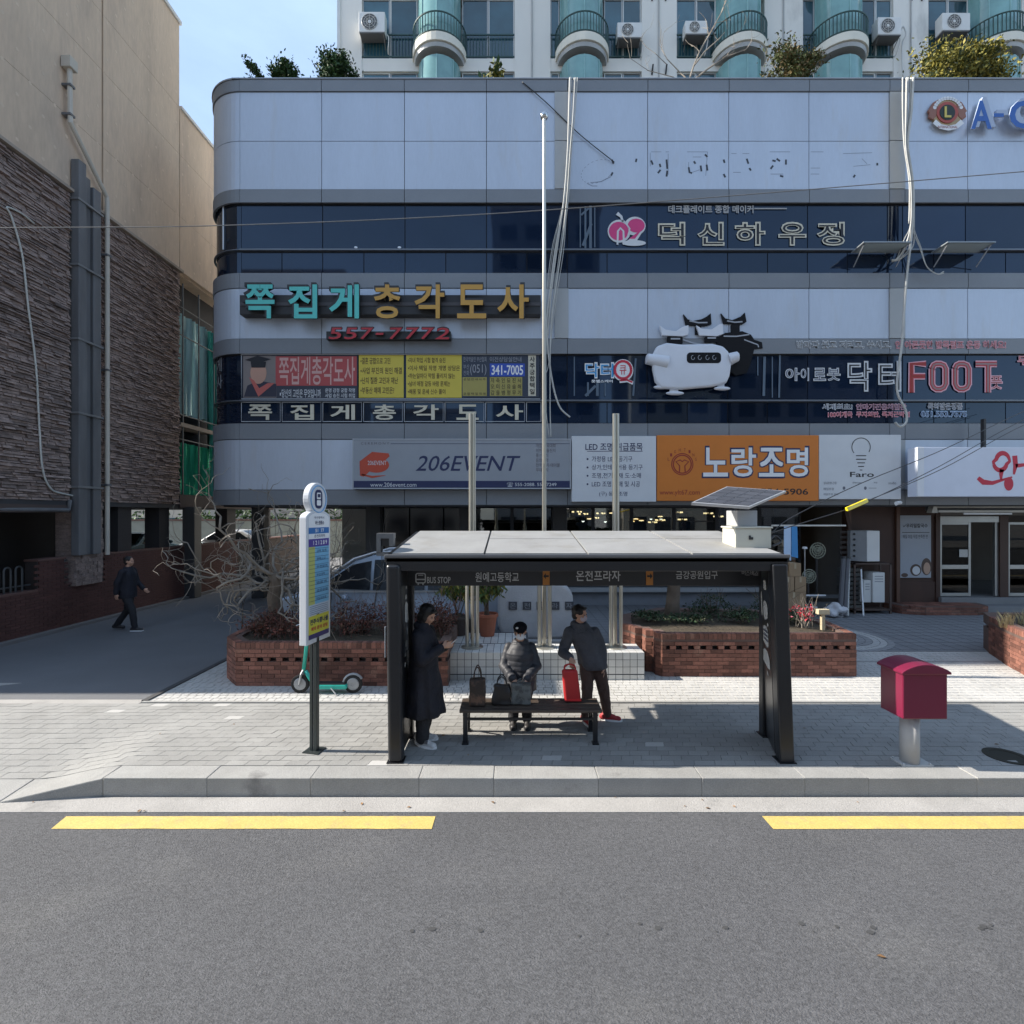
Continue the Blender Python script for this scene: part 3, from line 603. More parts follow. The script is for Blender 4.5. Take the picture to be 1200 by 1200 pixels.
for i, ch in enumerate('LIGHTING'):
    t = math.radians(200+i*20); cx, cy = 799.5+17*math.cos(t), 544+17*math.sin(t); ftext(mb, ch, cx-1.1, cx+1.1, cy-1.8, cy+1.8, Y)
ftext(mb, 'www.ylt67.com', 773, 820, 574, 581.5, Y); part('emblem', mb, maroon, s, norm=False)
mb = MB(); ftext(mb, 'T.051)554-5906', 852, 947, 572.5, 582, Y, bold=.012); part('number_lettering', mb, black, s, norm=False)
s = board('bulb_shop_sign', 'white shop panel with a line drawn light bulb and the word Faro', 960, 1056, 509.5, 585, Y, .22, offw)
mb = MB(); rib(mb, [(1009+10.8*math.cos(math.radians(t)), 524+10.8*math.sin(math.radians(t))) for t in range(140, 402, 12)], .02, Y)
for i, w_ in enumerate((6, 6, 4.5, 3.5, 1.5)): rib(mb, [(1009-w_, 534+i*4.2), (1009+w_, 534+i*4.2)], .022, Y)
ftext(mb, 'Faro', 996, 1024, 553, 559, Y, bold=.012); part('bulb_drawing', mb, black, s, norm=False)
mb = MB(); ftext(mb, '실내조명·간접', 965, 980, 564.5, 567.5, Y); ftext(mb, '매입조명', 965, 977, 571.5, 574.5, Y); ftext(mb, '레일조명 설치', 965, 982, 578, 580.5, Y); ftext(mb, 'design', 999, 1010, 564.5, 567, Y); ftext(mb, 'lamp', 1024, 1028, 564, 567, Y); ftext(mb, 'studio', 1041, 1050, 564.5, 567.5, Y)
circ(mb, 989, 572, 1.6, 2, Y); circ(mb, 1014, 572, 1.6, 2, Y); rib(mb, [(1018, 572), (1027, 572)], .012, Y); part('small_print', mb, pm('print_grey2', (.14, .15, .18)), s, norm=False)
Y = FD-.62; s = board('noodle_shop_sign', 'white light box sign with a brushed red Korean letter, right of the bulb panel', 1074, 1420, 524, 582, Y, .3, pm('lightbox_white', (.66, .7, .8)))
mb = MB(); mb.box(X(1074, Y), X(1082, Y), Y-.03, Y+.0, Z(582, Y), Z(524, Y)); part('end_cap', mb, pm('lightbox_edge', (.72, .74, .78)), s, bevel=.01)
mb = MB(); rib(mb, [(1173+8*math.cos(math.radians(t))+(2 if math.sin(math.radians(t)) < 0 else -1), 541+10*math.sin(math.radians(t))) for t in range(-200, 161, 18)], [.07+.05*abs(math.sin(i*.3)) for i in range(21)], Y)
rib(mb, [(1174, 550), (1173, 556), (1173, 562)], [.12, .1, .05], Y); rib(mb, [(1146, 560), (1152, 565), (1163, 566), (1176, 562), (1186, 559)], [.1, .14, .1, .06, .04], Y)
rib(mb, [(1189, 534), (1190, 545), (1188, 556)], [.13, .12, .05], Y); rib(mb, [(1190, 546), (1198, 545), (1204, 544)], [.1, .09, .05], Y)
circ(mb, 1182, 567, 5.5, 8, Y); ftext(mb, '손칼국수', 1212, 1370, 536, 572, Y, bold=.03, slant=.1); part('lettering', mb, pm('brush_red', (.55, .02, .05)), s, norm=False)
mb = MB()
for a in (1090, 1180, 1300): mb.box(X(a, Y), X(a+2, Y), Y+.3, FD, Z(553, Y), Z(550, Y))
mb.box(X(1137, FD), X(1139.5, FD), FD-.4, FD-.3, Z(530, FD), Z(494, FD)); part('bracket', mb, sidem, s)
# -- third floor film sign
Y = FD+.045; s = sroot('house_company_sign', 'outlined Korean letters and a pink swirl logo on the dark third floor windows', 'sign', 850, 292, Y)
for ch, a, b in zip('덕신하우정', (771, 817, 861, 912, 957), (803, 849, 897, 945, 990)):
    mb = MB(); ftext(mb, ch, a, b, 260, 288, Y, bold=.04, depth=.004); o = part('letter', mb, cream, s, norm=False)
    mb = MB(); ftext(mb, ch, a+1.8, b-1.8, 262, 286.2, Y-.003, bold=-.004, depth=.005); part('letter_face', mb, black, o, norm=False)
mb = MB(); ftext(mb, '데크플레이트 종합 메이커', 783, 883, 240.5, 250, Y, bold=.03); rib(mb, [(884, 244.5), (922, 244.5)], .035, Y); part('small_lettering', mb, pm('film_dim', (.36, .36, .36)), s, norm=False)
mb = MB(); circ(mb, 725.5, 271, 13.5, 13.5, Y, .004); circ(mb, 744, 265, 12.5, 11, Y, .003); rib(mb, [(723, 250), (728, 254), (730, 260)], [.1, .07, .05], Y); poly(mb, [(735, 282), (754, 270), (745, 284), (737, 286)], Y, .0045); part('logo_white', mb, offw, s, norm=False)
mb = MB(); circ(mb, 725, 271, 11.5, 11, Y, .007); circ(mb, 745.5, 264.5, 10, 8.2, Y, .0065); poly(mb, [(737, 280), (753, 268), (744, 280)], Y, .0068); part('logo_pink', mb, pink, s, norm=False)
mb = MB(); rib(mb, [(723.5, 287), (724, 271), (727, 267.5), (730.5, 271), (731, 287)], .05, Y, .010); rib(mb, [(731, 259), (738, 268), (735, 279)], .035, Y, .0095); circ(mb, 743, 285, 14, 3.4, Y, .0095); part('logo_arch', mb, offw, s, norm=False)
# -- second floor foot clinic signs
s = sroot('massager_cutout', 'printed cutout of a white rounded massage machine with black twin behind it on the windows', 'cutout board', 822, 466, FD-.05)
def slab(mb, pts, Y, t=.03): return mb.prism([(X(a, Y), Z(b, Y)) for a, b in pts][::-1], Y, Y+t, lambda u, v, w_: (u, w_, v))
def rr(x0, x1, y0, y1, r, n=5):
    o = []
    for cx, cy, a in ((x1-r, y0+r, -90), (x1-r, y1-r, 0), (x0+r, y1-r, 90), (x0+r, y0+r, 180)):
        for i in range(n+1): t = math.radians(a+90*i/n); o.append((cx+r*math.cos(t), cy+r*math.sin(t)))
    return o
cut = pm('cutout_white', (.66, .69, .75)); cutb = pm('cutout_black', (.008, .008, .01), .6, spec=.2); cutg = pm('cutout_grey', (.36, .38, .42))
Y = FD-.05
mb = MB(); slab(mb, [(801, 368), (806, 374), (812, 376), (822, 374), (828, 371), (833, 367), (834, 380), (826, 382), (804, 381)], Y, .06); slab(mb, [(845, 367), (850, 373), (858, 375), (868, 371), (873, 366), (875, 377), (870, 380), (848, 379)], Y, .06)
slab(mb, rr(815, 822, 381, 392, 1), Y, .05); slab(mb, rr(857, 867, 380, 389, 1), Y, .05); slab(mb, [(838, 397), (850, 390), (870, 388), (880, 392), (884, 398), (893, 401), (894, 408), (884, 409), (880, 425), (875, 437), (862, 440), (850, 430), (840, 405)], Y, .05); part('black_machine', mb, cutb, s, bevel=.004)
mb = MB(); slab(mb, [(765, 432), (765, 415), (770, 405), (782, 401), (800, 403), (835, 402), (848, 405), (855, 412), (858, 425), (856, 440), (852, 449), (835, 453), (800, 456), (775, 455), (768, 447)], Y-.14, .15); part('machine_body', mb, cut, s, bevel=.085, seg=5, smooth=True)
for a_, b_, ra, rb in (((757, 421.5), (781, 426), .14, .19), ((863, 418.5), (853, 422), .13, .17)): mb = MB(); mb.tube([(X(a_[0], Y)-.02*(1 if a_[0] < 800 else -1), Y-.08, Z(a_[1], Y)), (X(a_[0], Y), Y-.08, Z(a_[1], Y)), (X(b_[0], Y), Y-.04, Z(b_[1], Y))], [ra*.6, ra, rb], 14); part('machine_arm', mb, cut, s, smooth=True, bevel=.03)
mb = MB()
slab(mb, [(773, 381), (780, 386), (792, 388), (802, 382), (807, 381), (807, 392), (800, 394), (776, 393)], Y-.06, .07); slab(mb, [(816, 381), (823, 385), (834, 386), (843, 380), (847, 379), (848, 391), (840, 394), (820, 393)], Y-.06, .07)
[mb.ell((X(a_, Y), Y-.06, Z(b_, Y)), (c_, .06, .055), 18, 8) for a_, b_, c_ in ((774, 454.5, .21), (790, 461.5, .25), (845, 456, .23))]; slab(mb, rr(785, 795, 452, 461, 2), Y-.055, .05); slab(mb, rr(841, 849, 448, 456, 2), Y-.05, .04); slab(mb, rr(770, 778, 447, 454, 2), Y-.05, .04); part('pads_and_feet', mb, cut, s, bevel=.02, seg=3)
mb = MB()
for a_, b_ in (((808, 376), (829, 378)), ((852, 376), (870, 377)), ((848, 394), (878, 392)), ((800, 398), (826, 404))): rib(mb, [a_, ((a_[0]+b_[0])/2, (a_[1]+b_[1])/2+1.2), b_], .035, Y-.002, .004)
rib(mb, [(786, 397), (797, 397)], .04, Y-.045); rib(mb, [(829, 396), (839, 396)], .04, Y-.045); rib(mb, [(872, 398), (888, 404), (889, 407)], .03, Y-.002, .004)
part('grey_highlight', mb, cutg, s, norm=False)
mb = MB(); slab(mb, rr(805, 845, 413, 425.5, 4), Y-.148, .03); slab(mb, rr(782, 800, 394, 403, 1), Y-.04, .04); slab(mb, rr(826, 842, 394, 401, 1), Y-.04, .04); part('display', mb, cutb, s)
mb = MB()
for a in (812, 820, 829, 837): rib(mb, [(a+2*math.cos(t), 419+2.6*math.sin(t)) for t in [k*.7 for k in range(8)]], .014, Y-.149)
part('display_icons', mb, cutg, s, norm=False)
Y = FD+.045; s = sroot('doctor_q_sign', 'blue and white Korean window letters beside a red ringed letter Q', 'sign', 712, 455, Y)
for ch, a, b in zip('닥터', (686, 704), (702, 719)):
    mb = MB(); ftext(mb, ch, a-.8, b+.8, 424.5, 443.5, Y, bold=.05, depth=.004); o = part('letter', mb, white, s, norm=False); mb = MB(); ftext(mb, ch, a+.3, b-.3, 426, 442, Y-.002, bold=.012, depth=.004); part('letter_face', mb, pm('letter_blue', (.05, .3, .6)), o, norm=False)
mb = MB(); circ(mb, 730, 434, 12.2, 13, Y, .004); rib(mb, [(726, 447), (735, 446), (742, 449)], .09, Y, .004); ftext(mb, '풋헬스케어', 693, 718, 445, 448.5, Y, bold=.03); part('q_ground', mb, white, s, norm=False)
mb = MB(); rib(mb, [(730+9.6*math.cos(math.radians(t)), 433.5+10.2*math.sin(math.radians(t))) for t in range(0, 361, 20)], .07, Y, .008); rib(mb, [(727, 446), (734, 445), (741, 448)], .045, Y, .008); ftext(mb, '큐', 726, 734, 428, 439, Y-.004, bold=.01); part('q_ring', mb, pm('q_red', (.55, .03, .06)), s, norm=False)
s = sroot('foot_clinic_sign', 'large outlined window letters reading FOOT in red and white after Korean letters', 'sign', 1050, 468, Y)
def outl(ch, a, b, c, d, m1, m2, B=.035, i_=2.0, nm='letter'):
    mb = MB(); ftext(mb, ch, a, b, c, d, Y, bold=B, depth=.004); o = part(nm, mb, m1, s, norm=False); mb = MB(); ftext(mb, ch, a+i_, b-i_, c+i_, d-i_, Y-.003, bold=-.012, depth=.005); part('letter_face', mb, m2, o, norm=False)
for ch, a, b in zip('아이로봇', (920, 938, 953, 969), (937, 948, 968, 985)): outl(ch, a, b, 431, 446.5, offw, navy, .04, 1.1)
outl('닥', 993, 1022, 423, 459, offw, black); outl('터', 1029, 1056, 423, 459, offw, black)
for ch, a, b in zip('FOOT', (1063, 1087, 1114, 1143), (1085, 1112, 1139, 1168)):
    w_ = 2.6; cx0 = [(a, 423), (b, 459)]
    def stroke(pts, wd, d, m): mb = MB(); rib(mb, pts, wd, Y, d); return mb
    if ch == 'F': P = [[(a+5, 460), (a+5, 426.5), (b, 426.5)], [(a+5, 441), (b-1, 441)]]
    elif ch == 'O': P = [[(a+5+(0 if False else 0), 432), (a+7, 428), (a+10, 426.5), (b-10, 426.5), (b-6, 428), (b-4, 432), (b-4, 450), (b-6, 454), (b-10, 456), (a+10, 456), (a+7, 454), (a+5, 450), (a+5, 432)]]
    else: P = [[(a, 426.5), (b, 426.5)], [((a+b)/2+2, 426), ((a+b)/2+2, 460)]]
    mb = MB(); [rib(mb, p, .18, Y, .005+.001*i) for i, p in enumerate(P)]; o = part('letter', mb, rose, s, norm=False)
    mb = MB(); [rib(mb, p, .115, Y, .008+.001*i) for i, p in enumerate(P)]; part('letter_face', mb, red, o, norm=False)
    mb = MB(); [rib(mb, p, .05, Y, .011+.001*i) for i, p in enumerate(P)]; part('letter_core', mb, pm('letter_core', (.3, .2, .2)) if ch != 'F' else maroon, o, norm=False)
outl('풋', 1160, 1175, 440, 456.5, rose, maroon, .05, 1.2); outl('무', 1192, 1206, 417, 428, rose, red, .05, 1.)
s = sroot('foot_slogan', 'line of small outlined Korean letters on the grey band above the foot sign', 'sign', 1056, 410, FD-.03); Y = FD-.03
def two(t, a, b, c, d, m1, m2, B=.05):
    mb = MB(); ftext(mb, t, a, b, c, d, Y, bold=B, depth=.004); part('lettering', mb, m1, s, norm=False); mb = MB(); ftext(mb, t, a+.5, b-.5, c+.8, d-.8, Y-.003, bold=-.005, depth=.004); part('lettering_face', mb, m2, s, norm=False)
two('밤마다 붓고 저리고, 쑤시고,', 933, 1045, 399, 409, offw, sidem); two('안 아픈듯한 발목펌프 운동 하세요!', 1049, 1179, 399, 409, rose, maroon)
s = sroot('clinic_small_print', 'two lines of tiny outlined letters on the lower window strip under the foot sign', 'sign', 1050, 492, FD+.045); Y = FD+.045
two('세계최초!', 963, 999, 473, 480.5, offw, navy); two('100여개국', 970, 999, 482, 489.5, rose, red); two('안마기전용체험관', 1003, 1062, 473, 480.5, rose, navy); two('무지외반, 족저근막염', 1003, 1066, 482, 489.5, rose, red); two('특허받은정품', 1087, 1128, 472, 480, offw, navy); two('051.553.7575', 1079, 1133, 481.5, 489, lblue, navy)
# -- lions style emblem and blue letters at the top right
Y = FD-.06; s = sroot('club_emblem', 'round gold and red club emblem with letter L on the top panels', 'emblem', 1110, 156, Y)
def disc(mb, cx, cy, r0, Y, t, n=28, ry=None): return slab(mb, [(cx+r0*math.cos(6.2832*i/n), cy+(ry or r0)*math.sin(6.2832*i/n)) for i in range(n)], Y, t)
mb = MB(); disc(mb, 1110.5, 132, 18, Y, .06); part('base_plate', mb, pm('emblem_gold', (.42, .3, .16), .4, metal=.3), s, bevel=.01)
for sx in (-1, 1):
    mb = MB(); slab(mb, [(1110.5+sx*q, r) for q, r in ((10, 116), (17, 120), (23, 130), (21, 132), (22, 137), (17, 140), (13, 136))], Y-.012, .05); part('head_relief', mb, pm('emblem_brown', (.28, .12, .08), .4), s, bevel=.006)
mb = MB()
for i in range(13): t = math.radians(200+i*11.6); circ(mb, 1110.5+16.5*math.cos(t), 132+16.5*math.sin(t), 2.2, 2.2, Y, .015, 8)
part('star_ring', mb, white, s, norm=False)
mb = MB(); disc(mb, 1110.5, 131.5, 12.5, Y-.02, .02); part('red_ring', mb, pm('ring_red', (.4, .08, .06)), s)
mb = MB(); disc(mb, 1110.5, 131.5, 9, Y-.03, .015); part('centre_disc', mb, pm('disc_dark', (.02, .03, .025)), s)
mb = MB(); ftext(mb, 'L', 1106.5, 1114.5, 125, 138, Y-.03, bold=.03, depth=.012); part('letter', mb, pm('gold', (.6, .45, .12), .3, metal=.6), s, norm=False)
mb = MB(); rib(mb, [(1094, 143), (1101, 149), (1110.5, 151), (1120, 149), (1127, 143)], .13, Y, .025); part('banner_scroll', mb, white, s, norm=False); mb = MB(); ftext(mb, 'INTERNATIONAL', 1099, 1122, 147.5, 150.5, Y-.022, depth=.006); part('scroll_lettering', mb, maroon, s, norm=False)
s = sroot('blue_letter_sign', 'raised blue capital letters starting A-C at the top right of the facade', 'sign', 1170, 153, FD-.1); Y = FD-.1
for ch, a, b, c, d in (('A', 1137, 1163, 117, 152), ('-', 1164, 1177, 132, 138), ('C', 1182, 1214, 117, 152), ('L', 1222, 1245, 117, 152), ('U', 1252, 1280, 117, 152), ('B', 1288, 1314, 117, 152)):
    mb = MB(); ftext(mb, ch, a, b, c, d, Y, bold=.045, depth=.1); o = part('letter', mb, pm('letter_edge', (.4, .47, .6)), s, norm=False); mb = MB(); ftext(mb, ch, a+.8, b-.8, c+.8, d-.8, Y-.102, bold=.02, depth=.004); part('letter_face', mb, pm('letter_deep_blue', (.03, .12, .42), .3), o, norm=False)
# -- traces of removed letters
s = sroot('removed_letter_traces', 'dark scraps and outlines left where letters were taken off the upper panels', 'marks', 850, 215, FD)
mb = MB()
for p in ([(746, 186), (745, 190)], [(763, 188), (765, 193)], [(771, 203), (774, 199)], [(773, 192), (774, 196)], [(781, 187), (782, 198)], [(782, 200), (781, 207)], [(826, 181), (829, 184)], [(813, 189), (815, 192)], [(807, 196), (808, 202), (811, 203)], [(821, 194), (822, 201)], [(828, 193), (829, 200)], [(848, 187), (849, 191)], [(848, 204), (850, 208)], [(875, 186), (877, 192)], [(878, 197), (880, 200)], [(903, 198), (906, 194)], [(914, 206), (918, 207)], [(921, 187), (921, 193)], [(1028, 191), (1028, 194)], [(1000, 208), (1002, 205)], [(717, 187), (719, 192)], [(716, 206), (718, 202)], [(905, 188), (909, 189)], [(910, 186), (914, 189)]):
    rib(mb, p, .05, FD, .003)
part('dark_scrap', mb, pm('scrap', (.04, .045, .06)), s, norm=False)
mb = MB()
def dash(pts, wd=.012):
    for i in range(0, len(pts)-1, 2): rib(mb, pts[i:i+2], wd, FD, .002)
dash([(700+18*math.cos(math.radians(t))*1.05, 201+14*math.sin(math.radians(t)-.35)*1) for t in range(40, 330, 8)]); rib(mb, [(692, 214), (704, 213), (716, 207)], .02, FD, .002); rib(mb, [(688, 215), (694, 218), (700, 218)], .02, FD, .002)
for r_ in ([(763, 178), (775, 178)], [(780, 178), (784, 178)], [(805, 178), (829, 178)], [(829, 178), (827, 206)], [(807, 190), (807, 203)], [(808, 203), (820, 199)], [(762, 179), (762, 195)], [(783, 180), (783, 205)], [(857, 180), (863, 180)], [(870, 180), (878, 180)], [(859, 202), (868, 202)], [(902, 178), (926, 178)], [(903, 204), (918, 204)], [(950, 178), (965, 178)], [(950, 197), (961, 197)], [(950, 204), (960, 204)], [(988, 180), (1022, 179)], [(1000, 195), (1020, 193)], [(812, 184), (822, 184)], [(1010, 186), (1016, 192)]): rib(mb, r_, .014, FD, .002)
part('outline_trace', mb, pm('trace', (.22, .25, .32)), s, norm=False)
# -- small fittings: open vents, junction boxes
for i, (a, b, lab) in enumerate(((998, 1052, 'tilted open glass window vent left of the white cable drop'), (1092, 1146, 'tilted open glass window vent right of the white cable drop'))):
    s = thing('open_window_vent', lab, 'window vent', (X((a+b)/2, FD), FD, z(312)))
    y0, y1, z0, z1 = FD+.02, FD-.62, z(295), z(295)-.05; x0, x1 = X(a, FD), X(b, FD)
    mb = MB(); mb.hexa([(x0, y0, z0-.03), (x1, y0, z0-.03), (x1-.1, y1, z1-.03), (x0-.1, y1, z1-.03), (x0, y0, z0), (x1, y0, z0), (x1-.1, y1, z1), (x0-.1, y1, z1)]); part('frame', mb, pm('vent_frame', (.3, .33, .35), .4, metal=.3), s)
    mb = MB(); mb.hexa([(x0+.08, y0-.05, z0-.036), (x1-.08, y0-.05, z0-.036), (x1-.18, y1+.05, z1-.036), (x0-.02, y1+.05, z1-.036), (x0+.08, y0-.05, z0-.031), (x1-.08, y0-.05, z0-.031), (x1-.18, y1+.05, z1-.031), (x0-.02, y1+.05, z1-.031)]); part('pane', mb, pm('vent_glass', (.42, .48, .48), .3), s)
    mb = MB(); mb.tube([(x0+.05, FD, z(313)), (x0-.03, y1+.1, z1-.04)], .014, 5); mb.tube([(x1-.05, FD, z(313)), (x1-.14, y1+.1, z1-.04)], .014, 5); part('stay_arm', mb, silver, s)
# -- what shows on and behind the glass: reflections drawn as strips and a rod, two ceiling lights
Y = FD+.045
for lab, pts in (('pale ladder shaped reflection lines painted on the glass right of the cable bundle', (((680, 244), (680, 290)), ((686, 242), (686, 291)), ((692, 241), (692, 291)), ((697, 243), (697, 290)), ((681, 252), (690, 244)), ((683, 288), (693, 262)))), ('cluster of pale reflection lines painted on the second floor glass beside the Q sign', (((673, 418), (673, 464)), ((689, 448), (689, 464)), ((700, 449), (700, 464)), ((709, 449), (709, 464)), ((745, 420), (742, 464)), ((686, 464), (698, 452)))), ('faint vertical reflection lines painted on the second floor glass right of the machine board', (((905, 418), (905, 466)), ((914, 416), (913, 466)), ((896, 418), (895, 464)), ((888, 418), (888, 440))))):
    s = sroot('reflection_lines', lab, 'painted reflection lines', pts[0][0][0], pts[0][1][1], Y)
    for k, p in enumerate(pts): mb = MB(); rib(mb, list(p), .03+.02*(k % 3), Y-.001*k, .002); part('strip', mb, pm('painted_reflection', (.10, .14, .19)), s, norm=False)
for px in (417, 468): Yl = FD+.04; mb = MB(); mb.ell((X(px, Yl), Yl, Z(290, Yl)), (.05, .02, .03), 10, 6); single('ceiling_light', mb, pm('small_light', (.8, .85, .9)), 'small white light at the foot of the third floor window, %s of the pair' % ('left' if px < 430 else 'right'), 'light')
mb = MB(); a = math.radians(28); RC = CR-.05; p_ = (CX-RC*math.sin(a), CY-RC*math.cos(a)); mb.tube([(p_[0], p_[1], Z(294, 14.0)), (p_[0], p_[1], Z(240, 14.0))], .025, 6); single('corner_reflection_rod', mb, silver, 'pale vertical rod imitating a reflection on the rounded corner window of the third floor', 'rod')  # pale streak modelled as a rod, imitates a blurry reflection
# -- cables
cw = mt('cable_white', (.5, .5, .47), .6, var=.15); ck = mt('cable_black', (.015, .015, .018), .5); cg = mt('cable_grey', (.2, .2, .2), .6)
def wire(mb, pts, r, n=5, sm=8, wob=0):
    P = [Vector(p) for p in pts]; o = []
    for i in range(len(P)-1):
        a, b, c, d = P[max(i-1, 0)], P[i], P[i+1], P[min(i+2, len(P)-1)]
        for k in range(sm):
            t = k/sm; o.append(.5*((2*b)+(c-a)*t+(2*a-5*b+4*c-d)*t*t+(3*b-a-3*c+d)*t**3))
    o.append(P[-1]); return mb.tube(o, r, n)
def pw(l, Y): return [(X(a, Y), Y, Z(b, Y)) for a, b in l]
random.seed(21)
s = sroot('cable_bundle', 'loose bundle of pale cables hanging down the middle of the facade beside the tall flagpole', 'cables', 660, 489, FD-.15)
for i in range(9):
    o = random.uniform(-4, 4); f = random.uniform(.5, 2.4); Y = FD-.16-random.uniform(0, .1); mb = MB()
    pts = [(672+o*1.2, 91), (670+o, 130+random.uniform(-8, 8)), (667+o*.6, 180), (663+o*.7, 235), (656+o*f, 290), (649+o*f*.9, 340), (644+o*f*.7, 390+random.uniform(-10, 10))]
    pts += [(646, 440), (655, 475), (668, 489)] if i == 0 else [(640+o, 430), (634+o, 440)] if i == 1 else [(643+o, 470), (645+o*.4, 512)] if i in (2, 3) else []
    wire(mb, pw(pts, Y), random.choice((.010, .014, .019)) if i else .024); part('cable', mb, cw if i != 4 else cg, s, smooth=True)
s = sroot('cable_drop', 'thick bundle of white cables falling from the parapet between the open window vents', 'cables', 1060, 500, FD-.15)
for i in range(13):
    o = random.uniform(-4, 4); Y = FD-.2-random.uniform(0, .12); mb = MB(); f = random.uniform(.4, 1)
    pts = [(1064+o*1.8, 91), (1063+o*1.5, 130), (1062+o*f*.8, 170+random.uniform(-5, 5)), (1068+o*f*.8, 215), (1068+o*.8, 262)]
    if i == 0: pts = pts[:4]+[(1069, 265), (1062, 330), (1057, 400), (1051, 455), (1061, 480), (1062, 494), (1055, 500), (1049, 495)]
    elif i in (1, 2): pts += [(1078+o*.4, 290), (1086, 312), (1098, 321), (1106, 322-i*2)]
    elif i < 8: pts += [(1062+o*2, 285+random.uniform(-5, 5)), (1052+o, 303), (1045, 305+o*.4)]
    wire(mb, pw(pts, Y), .030 if i == 0 else random.choice((.012, .017, .023))); part('cable', mb, cw, s, smooth=True)
mb = MB(); wire(mb, pw([(612, 96), (640, 120), (680, 158), (720, 190)], FD-.05), .012); single('stray_cable', mb, ck, 'thin dark cable slanting over the top panels to the removed logo', 'cable', smooth=True)
mb = MB(); wire(mb, pw([(-160, 270), (0, 267), (250, 264.5), (550, 252), (850, 230), (1200, 201), (1400, 184)], 9.5), .009); single('street_wire', mb, cg, 'long thin wire strung across the whole facade at third floor height', 'wire', smooth=True)
s = thing('service_wires', 'dark service wires running down from the right to the bus shelter roof', 'wires', (X(895, 6.6), 6.6, 2.55))
for k, (pts) in enumerate(([(1300, 440, 12), (1200, 482, 10.5), (1105, 527, 9), (1010, 566, 7.8), (930, 605, 6.9), (905, 624, 6.6)], [(1300, 455, 12), (1200, 498, 10.5), (1105, 549, 9), (1016, 587, 7.8), (992, 597, 7.5), (930, 616, 6.9), (900, 626, 6.55)], [(1300, 452, 12.1), (1200, 492, 10.6), (1100, 547, 9.05), (1016, 588, 7.8)])):
    mb = MB(); wire(mb, [(X(a, y), y, Z(b, y)) for a, b, y in pts], .007); part('wire', mb, ck, s, smooth=True)
mb = MB(); wire(mb, [(X(a, y), y, Z(b, y)) for a, b, y in ((905, 624, 6.6), (895, 621, 6.5), (890, 629, 6.5), (900, 634, 6.5), (908, 628, 6.6), (915, 635, 6.6), (905, 640, 6.5))], .014); part('wire_coil', mb, ck, s, smooth=True)
mb = MB(); a = Vector((X(992, 7.4), 7.4, Z(597, 7.4))); b = Vector((X(1016, 7.75), 7.75, Z(586.5, 7.75))); u = (b-a).normalized(); mb.obox((a+b)/2, u, (0, 1, 0), u.cross(Vector((0, 1, 0))), (b-a).length/2, .03, .035)
single('wire_marker', mb, mt('marker_yellow', (.8, .62, .02), .4), 'small bright yellow marker sleeve clipped on a service wire', 'wire marker', bevel=.012)
# ================================================================ left building on the alley
WX = -10.75
beige = mt('beige_render', (.615, .48, .36), .85, var=.12, vs=.6, bump=.3, bs=25, fine=.07, fs=12, stain=(.50, .39, .30), st=.56, ss=1.1, sz=.22)
stonem = mt('rough_stone', (.23, .175, .155), .9, var=.42, vs=4.2, rand=.35, bump=.6, bs=35, fine=.3, fs=18, sz=2.5)
s = thing('stone_clad_building', 'tall beige building with dark rough stone cladding below, raised on columns beside the alley', 'building', (WX, 12, 0)); lb = s
ZT, ZT2, ZS, ZB = 18.6, 15.9, 10.6, 3.08
def wbox(y0, y1, z0, z1, o=.0, t=.12): return MB().box(WX-t, WX+o, y0, y1, z0, z1)
zz = [ZS+.06, 12.4, 14.4, 15.9, ZT]
for a, b in ((10.3, 13.42), (13.46, 16.55), (16.57, 23.0)):
    for c, d in zip(zz, zz[1:]):
        if a > 16.56 and c >= 15.85: continue
        part('wall_panel', wbox(a+.008, b-.008, c+.004, d-.004), beige, s)
mb = MB(); mb.box(-26, WX-.13, 10.4, 16.5, ZB+.3, ZT-.05); mb.box(-26, WX-.13, 16.5, 23, ZS, ZT2-.05); mb.box(-26, WX-.13, 8.25, 10.4, ZB+.3, 7.9); mb.box(-26, WX-2.8, 16.5, 20, ZB+.3, ZS); part('core_wall', mb, beige, s)
mb = MB(); mb.box(-26, WX+.05, 10.25, 16.6, ZT, ZT+.12); part('parapet_coping', mb, mt('coping_pale', (.55, .55, .54), .6), s); mb = MB(); mb.box(-26, WX+.05, 16.6, 23, ZT2, ZT2+.1); part('parapet_coping', mb, MATS['coping_pale'], s)
mb = MB(); mb.box(WX-.1, WX+.12, 10.3, 16.6, ZS-.02, ZS+.05); mb.box(WX-.1, WX+.12, 8.2, 10.3, 7.9, 8.0); part('ledge', mb, mt('ledge', (.36, .3, .25), .8), s)
# form-tie dimples cast in the render
mb = MB()
for i in range(17):
    for j in range(16):
        y, zc = 10.5+i*.62+(j % 2)*.3, 10.9+j*.49
        if (y > 16.5 and zc > 15.6): continue
        mb.lathe((WX+.001, y, zc), [(.045, 0), (.04, .003)], 6, 'x')
part('tie_marks', mb, mt('tie_mark', (.66, .53, .41), .8), s, kind='stuff')
